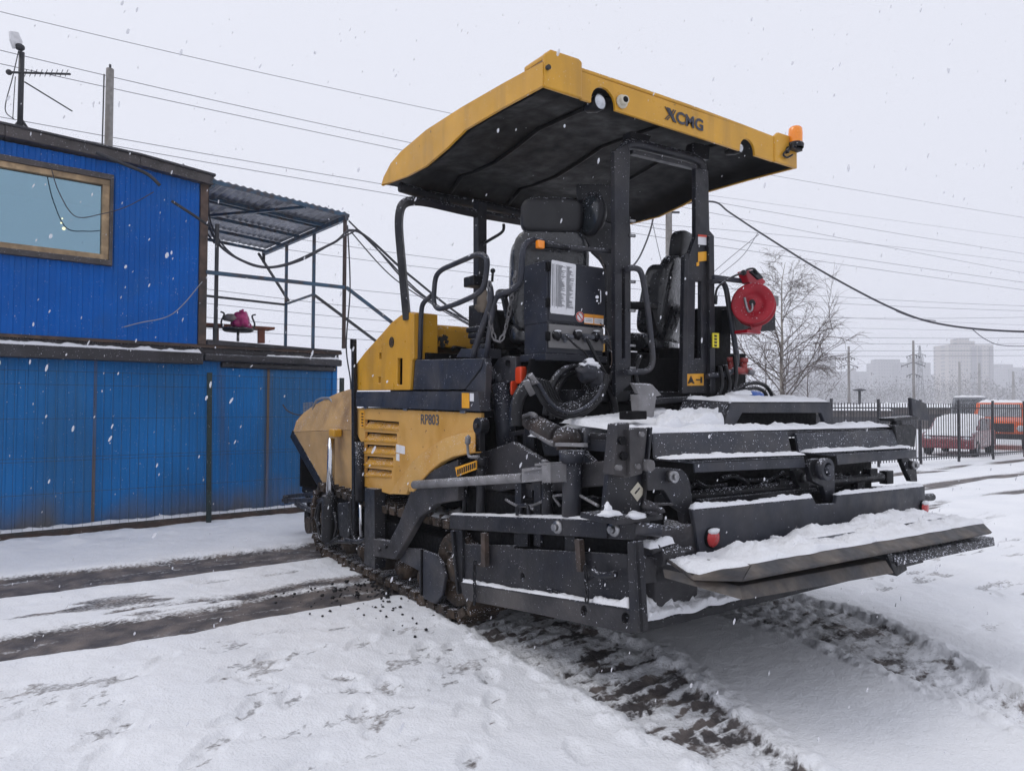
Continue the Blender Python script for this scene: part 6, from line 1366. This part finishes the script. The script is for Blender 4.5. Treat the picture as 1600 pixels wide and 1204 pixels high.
# rear fascia with round cut-outs, end caps
def circ(px, py, r, y, a0=0, a1=2*math.pi, n=14): c = aty(px, py, y); return [c+V(r*math.cos(a0+(a1-a0)*k/n), 0, r*math.sin(a0+(a1-a0)*k/n)) for k in range(n+1)]
YF = 3.43
zb0, zt0 = 3.54, 3.725
def cut(cx, r, n=10): return [V(cx+r*math.cos(math.pi-math.pi*k/n)*-1*-1, YF, zb0+.02+r*math.sin(math.pi*k/n)) for k in range(n+1)]
xa, xb = aty(943, 158, YF).x, aty(1168, 238, YF).x
outl = [V(2.9, YF, zt0-.006), V(2.9, YF, zb0)]+[V(xa-.105, YF, zb0)]+cut(xa, .105)+[V(xa+.105, YF, zb0)]
outl += [V(xb-.09, YF, zb0)]+cut(xb, .09)+[V(xb+.09, YF, zb0), V(4.9, YF, zb0), V(4.9, YF, zt0+.012)]
mb = MB(); mb.prism(outl, V(0, .02, 0)); part(mb, 'rear_fascia', 'yellow', .003, cn)
for (x0, x1_, zz) in ((2.6, 2.9, 0), (4.9, 5.2, 0)):
    mb = MB(); q = [V(x0, YF-.012, zb0+.0), V(x1_, YF-.012, zb0), V(x1_, YF-.012, zt0+.05), V(x1_-.03, YF-.012, zt0+.065), V(x0+.05, YF-.012, zt0+.06), V(x0, YF-.012, zt0+.02)]
    mb.prism(q, V(0, .035, .002)); part(mb, 'end_cap', 'yellow', .012, cn)
    mb = MB(); mb.prism([q[5]+V(.005, .03, -.03), q[4]+V(0, .03, -.03), q[4]+V(0, .03, 0), q[5]+V(.005, .03, 0)] if x0 < 3 else [q[2]+V(-.005, .03, -.03), q[3]+V(0, .03, -.03), q[3]+V(0, .03, 0), q[2]+V(-.005, .03, 0)], V(0, .2, .0)); mb.prism([q[5]+V(.04, .03, -.01), q[2]+V(-.04, .03, -.03), q[2]+V(-.04, .03, -.005), q[4]+V(.02, .03, -.003)], V(0, .2, -.004)); part(mb, 'cap_top', 'yellow', .008, cn)
# black liner underneath with ribs
mb = MB(); lin = []
for (y, z) in bot:
    yy = min(max(y, YF+.02), 5.76); tz = topz(yy)-.045; lin.append((yy, tz, z+.004))
rows = []
for (y, tz, bz) in lin:
    mid = min(tz, bz+.17); rows.append([V(cx0+.03, y, bz), V(cx0+.06, y, (bz+mid)/2), V(cx0+.22, y, mid-.03), V(3.0, y, mid), V(4.8, y, mid), V(cx1-.22, y, mid-.03), V(cx1-.06, y, (bz+mid)/2), V(cx1-.03, y, bz)])
RV = [[mb.bm.verts.new(p) for p in r] for r in rows]
for i in range(len(RV)-1):
    for j in range(7): f = mb.bm.faces.new((RV[i][j], RV[i+1][j], RV[i+1][j+1], RV[i][j+1])); f.smooth = True
mb.face([rows[-1][k] for k in range(8)])
ln = part(mb, 'canopy_liner', 'liner', 0, cn, solid=.012)
for xx in (3.25, 3.9, 4.55):
    mb = MB(); mb.tube([V(xx, r_[3].y, r_[3].z-.004) for r_ in rows], .022, 8); part(mb, 'liner_rib', 'liner', 0, cn)
# lights in the cut-outs
for (cx, nm) in ((xa-.01, 0), (xb-.06, 1)):
    ls = .62 if nm == 0 else .45
    mb = MB(); c = V(cx, YF+.03, zb0+.035); mb.lathe(c, -Y1, [(.05*ls, -.12), (.085*ls, -.05), (.088*ls, .01), (.08*ls, .015)], 22); wl2 = part(mb, 'work_light', 'black', 0, cn)
    mb = MB(); mb.lathe(c, -Y1, [(.08*ls, .006), (.05*ls, .02), (0, .025)], 20); part(mb, 'light_lens', 'lamp', 0, cn)
mb = MB(); c = aty(970, 160, YF); mb.lathe(c, V(-.2, -1, -.05), [(.032, -.02), (.032, .05), (.028, .06), (0, .06)], 16); mb.lathe(c, -Y1, [(.02, 0), (.045, .004), (.045, .02), (0, .02)], 14); cm_ = part(mb, 'camera', 'camwhite', 0, cn)
mb = MB(); c2 = c+V(-.2, -1, -.05).normalized()*.061; mb.lathe(c2, V(-.2, -1, -.05), [(.02, 0), (0, .004)], 12); part(mb, 'camera_lens', 'pitch', 0, cm_) if False else part(mb, 'camera_lens', 'pitch', 0, cn)
# lettering XCMG: striped X, then block letters
rt_ = (aty(1097, 202, YF)-aty(1040, 184, YF)); rt_.z = 0; rt_.y = 0
o0 = aty(1039, 186, YF-.006); x_ = o0.x; z_ = o0.z; H_ = .088
def st(a, b, w, name='lettering'):
    A_ = V(x_+a[0], YF-.006, z_+a[1]); B_ = V(x_+b[0], YF-.006, z_+b[1]); mb.prism([A_, A_+X1*w, B_+X1*w, B_], Y1*.003)
mb = MB(); st((.02, H_), (.085, 0), .034); st((.0, H_), (.05, H_*.38), .009); st((.085, H_), (.062, H_*.62), .01); st((.105, H_), (.078, H_*.5), .01); st((.0, 0), (.035, H_*.42), .01); st((.02, 0), (.045, H_*.3), .01)
part(mb, 'lettering', 'inkgrey', 0, cn)
text_mesh('CMG', 'lettering', M['inkgrey'], cn, V(x_+.115, YF, z_), (1, 0, 0), (0, 0, 1), H_, .285, .035, .006)
# beacon
c = aty(1243, 232, 3.4); mb = MB(); mb.lathe(c, Z1, [(.062, 0), (.066, .03), (.056, .045)], 20); mb.box(c+V(-.09, -.03, -.02), c+V(.05, .03, 0)); mb.bar(c+V(-.09, 0, -.01), c+V(-.12, 0, -.06), .03, .02); bc = part(mb, 'beacon_base', 'black', 0)
mb = MB(); mb.lathe(c, Z1, [(.054, .045), (.056, .12), (.053, .16), (.04, .175), (0, .178)], 22); part(mb, 'beacon_lens', 'amber', 0, bc)
for k in range(8):
    a = k*math.pi/4
mb = MB(); mb.tube(smoothpath(PY([(1228, 236), (1224, 242), (1230, 246), (1238, 242)], 3.4), 5), .008, 6); part(mb, 'beacon_cable', 'rubber', 0, bc)
mb = MB(); c = aty(851, 105, YF-.02); mb.cyl(c+V(.02, 0, 0), c+V(.02, -.02, 0), .016, 10); part(mb, 'vent_plug', 'ink', 0, cn)

# --- seats
def seat(x, y, name, m, dz=0, s=1.0, yaw=0.0, hw=1.0):
    R_ = Matrix.Rotation(yaw, 3, 'Z')
    def q(a, b, c): return V(x, y, 0)+R_ @ V(a, b, 0)*s+Z1*(2.12+dz+c*s)
    def vv(a, b, c): return (R_ @ V(a, b, 0)+Z1*c)*s
    mb = MB(); mb.pillow(q(0, .22, .02), vv(.25, 0, 0), vv(0, .25, .03), vv(0, 0, .075), .45); st_ = part(mb, name, m, 0)
    mb = MB(); mb.pillow(q(0, -.03, .33), vv(.255, 0, 0), vv(0, .075, .01), vv(0, -.07, .34), .45); mb.pillow(q(-.21, .03, .33), vv(.05, 0, 0), vv(0, .10, .01), vv(0, -.05, .26), .5); mb.pillow(q(.21, .03, .33), vv(.05, 0, 0), vv(0, .10, .01), vv(0, -.05, .26), .5); part(mb, 'backrest', m, 0, st_)
    mb = MB(); mb.pillow(q(0, -.12, .745), vv(.15*hw, 0, 0), vv(0, .065, 0), vv(0, -.015, .115), .5); mb.cyl(q(-.06, -.1, .6), q(-.06, -.11, .72), .012, 8); mb.cyl(q(.06, -.1, .6), q(.06, -.11, .72), .012, 8); part(mb, 'headrest', 'seat', 0, st_)
    for sgn in (-1, 1):
        mb = MB(); mb.pillow(q(sgn*.3, .15, .28), vv(.04, 0, 0), vv(0, .19, .02), vv(0, 0, .03), .5); mb.bar(q(sgn*.3, .0, .26), q(sgn*.27, -.03, .1), .04, .03); part(mb, 'armrest', 'seat', 0, st_)
    mb = MB()
    for k in range(4): mb.pillow(q(0, .2, -.11-.06*k), vv(.2-.01*k, 0, 0), vv(0, .2, 0), vv(0, 0, .035), .4)
    part(mb, 'bellows', 'pitch', 0, st_)
    return st_
seat(3.20, 4.15, 'operator_seat', 'plasticwrap', .0, 1.12, math.radians(-30), 1.35); seat(4.40, 4.09, 'operator_seat', 'plasticwrap', -.02, 1.06, math.radians(20))
# round mirror / lamp by the left seat
c = aty(925, 335, 3.85); mb = MB(); mb.lathe(c, V(-.98, .15, .0), [(.0, -.06), (.12, -.05), (.16, 0), (.155, .02), (.13, .03)], 24); mr_ = part(mb, 'round_mirror', 'black', 0)
mb = MB(); mb.lathe(c, V(-.98, .15, 0), [(.13, .028), (.08, .045), (0, .05)], 22); part(mb, 'mirror_glass', 'dkglass', 0, mr_)
mb = MB(); mb.bar(c+V(.05, .02, 0), c+V(.3, -.05, -.05), .03, .03); part(mb, 'mirror_arm', 'black', .003, mr_)
mb = MB(); mb.prism(PY([(903, 288), (962, 288), (962, 600), (948, 600), (947, 415), (926, 395), (915, 372), (903, 366)], 3.95), Y1*.02); part(mb, 'rear_shield', 'black', .004)
# operator console between hood and seat
mb = MB(); mb.box((2.93, 4.3, 1.7), (3.5, 4.62, 2.0)); mb.prism([V(2.98, 4.4, 2.0), V(2.98, 4.62, 2.0), V(2.98, 4.64, 2.3), V(2.98, 4.54, 2.33)], X1*.5); co_ = part(mb, 'console', 'pitch', .02)
mb = MB(); a = atx(736, 440, 2.95); mb.box(a-V(.03, .09, .04), a+V(.1, .07, .04)); part(mb, 'control_unit', 'black', .008, co_); mb = MB(); a = atx(742, 495, 2.95); mb.box(a-V(0, .1, .14), a+V(.15, .1, .1))
for k in range(5): a = atx(745+k*3, 515+k*9, 2.92); mb.pillow(a, V(.05, .0, 0), V(0, .1, 0), V(0, 0, .022))
part(mb, 'control_unit', 'black', .008, co_)
mb = MB(); a = atx(755, 470, 2.86); mb.pillow(a, V(.03, 0, 0), V(0, .06, .03), V(0, -.03, .08), .8); mb.blob(atx(752, 480, 2.86), .05, 10, (.7, 1.2, .8), .8); part(mb, 'rag', 'rag', 0)
mb = MB(); mb.cyl(atx(769, 440, 2.9), atx(770, 425, 2.9), .01, 8); mb.blob(atx(770, 423, 2.9), .02); part(mb, 'joystick', 'black', 0, co_)

# --- hose reel on the far side
YL = 3.38; c = aty(1176, 474, YL); ax = V(-.86, -.5, .06).normalized(); r0 = .158
mb = MB(); mb.lathe(c, ax, [(0, .0), (.035, .0), (.05, -.01), (.075, -.012), (.085, 0), (r0-.012, .012), (r0, .006), (r0, -.006), (r0-.01, -.012), (.06, -.02), (.06, -.12), (r0-.01, -.125), (r0, -.13), (r0, -.145), (0, -.15)], 36); rl = part(mb, 'hose_reel', 'red', 0)
c3 = c-ax*.02
mb = MB()
for k in range(5):
    for j in range(3): rr2 = .075+.02*j; ringp = [c-ax*(.03+.02*k)+(frame_from(ax)[0]*math.cos(t)+frame_from(ax)[1]*math.sin(t))*rr2 for t in [i*math.pi/12 for i in range(24)]]; mb.tube(ringp, .011, 6, closed=True)
part(mb, 'coiled_hose', 'rubber', 0, rl)
mb = MB(); b0 = c-ax*.075
for off in (-.075, .105):
    d0 = c-ax*(.03+.0)+V(0, 0, 0)
mb.prism([b0+V(-.075, 0, -.12)-ax*.09, b0+V(.10, 0, -.06)-ax*.09, b0+V(.12, 0, .02)-ax*.09, b0+V(.05, 0, -.21)-ax*.09, b0+V(-.03, 0, -.21)-ax*.09], ax*.02)
mb.prism([c+V(.09, 0, -.10), c+V(.15, 0, -.02), c+V(.06, 0, -.2), c+V(-.02, 0, -.2), c+V(-.05, .0, -.17)], -ax*.015+V(0, .05, 0)); mb.bm.verts.ensure_lookup_table(); bmesh.ops.translate(mb.bm, verts=mb.bm.verts[-10:], vec=-ax*.15); mb.prism([b0+V(-.08, 0, -.19), b0+V(.09, 0, -.19), b0+V(.09, 0, -.215), b0+V(-.08, 0, -.215)], V(0, .12, 0)); part(mb, 'reel_bracket', 'red', .005, rl)
mb = MB(); mb.prism(PY([(1163, 423), (1180, 421), (1197, 440), (1190, 448), (1170, 441)], YL+.03), Y1*.07); part(mb, 'hose_guide', 'red', .006, rl)
mb = MB(); mb.prism(PY([(1172, 424), (1181, 420), (1194, 434), (1186, 437)], YL-.05), Y1*.02); part(mb, 'guide_roller', 'black', .004, rl)
mb = MB(); mb.cyl(c+ax*.0, c+ax*.05, .022, 12); mb.cyl(c+ax*.03, c+ax*.06, .012, 8); part(mb, 'reel_hub', 'black', 0, rl)
mb = MB(); mb.tube(smoothpath([c+ax*.04+V(-.09, 0, .03), c+ax*.03+V(-.07, 0, -.03), c+ax*.03+V(-.04, 0, -.07), c+ax*.035+V(.0, 0, -.05), c+ax*.05+V(.0, 0, .0)], 6), .010, 8); part(mb, 'swivel_pipe', 'steel', 0, rl)
mb = MB(); mb.tube(smoothpath(PY([(1118, 472), (1120, 452), (1132, 440), (1150, 430), (1162, 426), (1168, 421), (1178, 420), (1184, 428)], YL-.06), 7), .008, 8); mb.blob(aty(1162, 426, YL-.06), .022, 8); mb.cyl(aty(1119, 462, YL-.06), aty(1118, 475, YL-.06), .012, 8); part(mb, 'spray_hose', 'rubber', 0, rl)
mb = MB(); mb.bar(aty(1114, 433, YL+.1), aty(1166, 440, YL+.1), .03, .035); part(mb, 'reel_rail', 'grey2', .003)
mb = MB(); mb.prism(PY([(1142, 482), (1212, 484), (1212, 516), (1142, 521)], YL+.25), Y1*.14); part(mb, 'reel_box', 'black', .006)
mb = MB(); a = aty(1210, 470, YL+.08); mb.box(a-V(.04, .02, .04), a+V(.03, .05, .04)); part(mb, 'latch_block', 'dust', .005)
# far side machinery clutter below the reel
mb = MB(); mb.prism(PY([(1116, 478), (1142, 478), (1142, 570), (1118, 572)], 3.72), Y1*.3); mb.prism(PY([(1133, 552), (1166, 552), (1166, 606), (1134, 606)], 3.75), Y1*.2); part(mb, 'valve_housing', 'pitch', .01)
mb = MB()
for (px, py) in ((1143, 565), (1162, 566)): a = aty(px, py, 3.6); mb.cyl(a, a+V(0, 0, .035), .036, 14); mb.cyl(a-V(0, 0, .07), a, .028, 12)
mb.cyl(aty(1138, 578, 3.6), aty(1172, 580, 3.6), .03, 10); part(mb, 'red_valve', 'dred', 0)
mb = MB(); mb.cyl(aty(1168, 580, 3.58), aty(1176, 582, 3.58), .022, 10); part(mb, 'valve_nut', 'dust', 0)
for pts in ([(1135, 625), (1150, 608), (1175, 598), (1195, 602), (1206, 618), (1204, 632)], [(1140, 628), (1158, 612), (1178, 606), (1194, 612), (1200, 628)], [(1148, 555), (1150, 590), (1143, 620)], [(1125, 572), (1128, 600), (1120, 625)], [(1133, 570), (1140, 600), (1134, 622)]):
    hose(pts, .016, y=3.55)
mb = MB(); mb.prism(PY([(1118, 590), (1150, 595), (1158, 612), (1130, 640), (1100, 640), (1100, 600)], 3.7), Y1*.2); part(mb, 'far_gusset', 'pitch', .01)
mb = MB(); mb.pillow(aty(1168, 622, 3.45), V(.12, 0, .0), V(0, .1, 0), V(0, 0, .06), .6); part(mb, 'blue_canister', 'bluecan', 0)
a = aty(1150, 620, 3.35); snow_heap('snow_clump', a, a+V(.2, 0, .02), a+V(.2, .12, .02), a+V(0, .12, 0), .03, PV, nu=14, nv=8, seed=55)
# work light with bent snowy plate on the sill
mb = MB(); mb.prism(PY([(990, 600), (1020, 601), (1034, 617), (1028, 619), (998, 616)], 3.3), V(0, .04, .01)); mb.prism(PY([(998, 616), (1026, 617), (1022, 650), (1016, 658), (1006, 655), (1000, 640)], 3.3), Y1*.08); wk = part(mb, 'bent_plate', 'dust', .004)
a = aty(1010, 600, 3.28)
mb = MB(); mb.bar(aty(976, 649, 3.1), aty(1002, 648, 3.1), .1, .05); part(mb, 'deck_block', 'pitch', .006)
# snow on various ledges
for (p0, p1, x_, w_, th) in (((703, 804), (990, 814), XS, .085, .012),):
    A0, A1 = atx(*p0, x_), atx(*p1, x_); snow_heap('snow_strip', A0, A1, A1+X1*w_, A0+X1*w_, th, PV, nu=120, nv=5, seed=61, wob=.003)
A0 = atx(757, 577, 2.86); snow_heap('snow_clump', A0, A0+V(0, -.14, 0), A0+V(.1, -.14, 0), A0+V(.1, 0, 0), .02, PV, nu=12, nv=8, seed=62)
A0 = atx(660, 818, 2.66); snow_heap('snow_clump', V(2.66, 4.75, .73), V(2.66, 5.4, .71), V(2.95, 5.4, .71), V(2.95, 4.75, .73), .03, PV, nu=24, nv=14, seed=63, rough=1)

# ================================================================== HAZE
mb = MB(); mb.box((-1250, -1250, -1.0), (1250, 1250, 75)); hz = mb.build('haze', None); hz.data.materials.clear()
hm = bpy.data.materials.new('haze'); hm.use_nodes = True; hn = hm.node_tree.nodes; hn.clear()
pv = hn.new('ShaderNodeVolumePrincipled'); pv.inputs['Color'].default_value = (.93, .94, .98, 1); pv.inputs['Density'].default_value = .0014; pv.inputs['Anisotropy'].default_value = .2
ho = hn.new('ShaderNodeOutputMaterial'); hm.node_tree.links.new(pv.outputs[0], ho.inputs['Volume']); hz.data.materials.append(hm)
tag(hz, 'pale snowfall haze fading the far apartment blocks', 'haze', kind='stuff')

# ================================================================== FALLING SNOW
def falling():
    rf = random.Random(21); mb = MB(); fall = V(-.28, .1, -1).normalized()
    def flake(p, r):
        d = (fall+V(rf.gauss(0, .12), rf.gauss(0, .12), rf.gauss(0, .12))).normalized(); u, v = frame_from(d); el = rf.uniform(1.6, 3.4)
        k = 6; rg_ = []
        A = mb.bm.verts.new(p+d*r*el); B = mb.bm.verts.new(p-d*r*el)
        for t in (.75, 0, -.75):
            w_ = math.sqrt(1-t*t)*r; rg_.append([mb.bm.verts.new(p+d*r*el*t+(u*math.cos(i*2*math.pi/k)+v*math.sin(i*2*math.pi/k))*w_*rf.uniform(.75, 1.2)) for i in range(k)])
        fs = []
        for i in range(k):
            j = (i+1) % k; fs += [(A, rg_[0][i], rg_[0][j]), (B, rg_[2][j], rg_[2][i])]
            for q in (0, 1): fs.append((rg_[q][i], rg_[q+1][i], rg_[q+1][j], rg_[q][j]))
        for q in fs: f = mb.bm.faces.new(q); f.smooth = True
    n = 0
    while n < 2600:
        d = 1.6+12*rf.random()**.75; px = rf.uniform(-150, 1750); py = rf.uniform(-120, 1180); p = atd(px, py, d)
        if p.z < .05 or p.y > 9.85+WK*p.x and d < 14: continue
        flake(p, (.0006+.0034*rf.random()**2.0)*(1+.09*d)); n += 1
    return mb.build('falling_snow', M['flake'])
tag(falling(), 'snowflakes drifting down through the air', 'snowfall', kind='stuff')
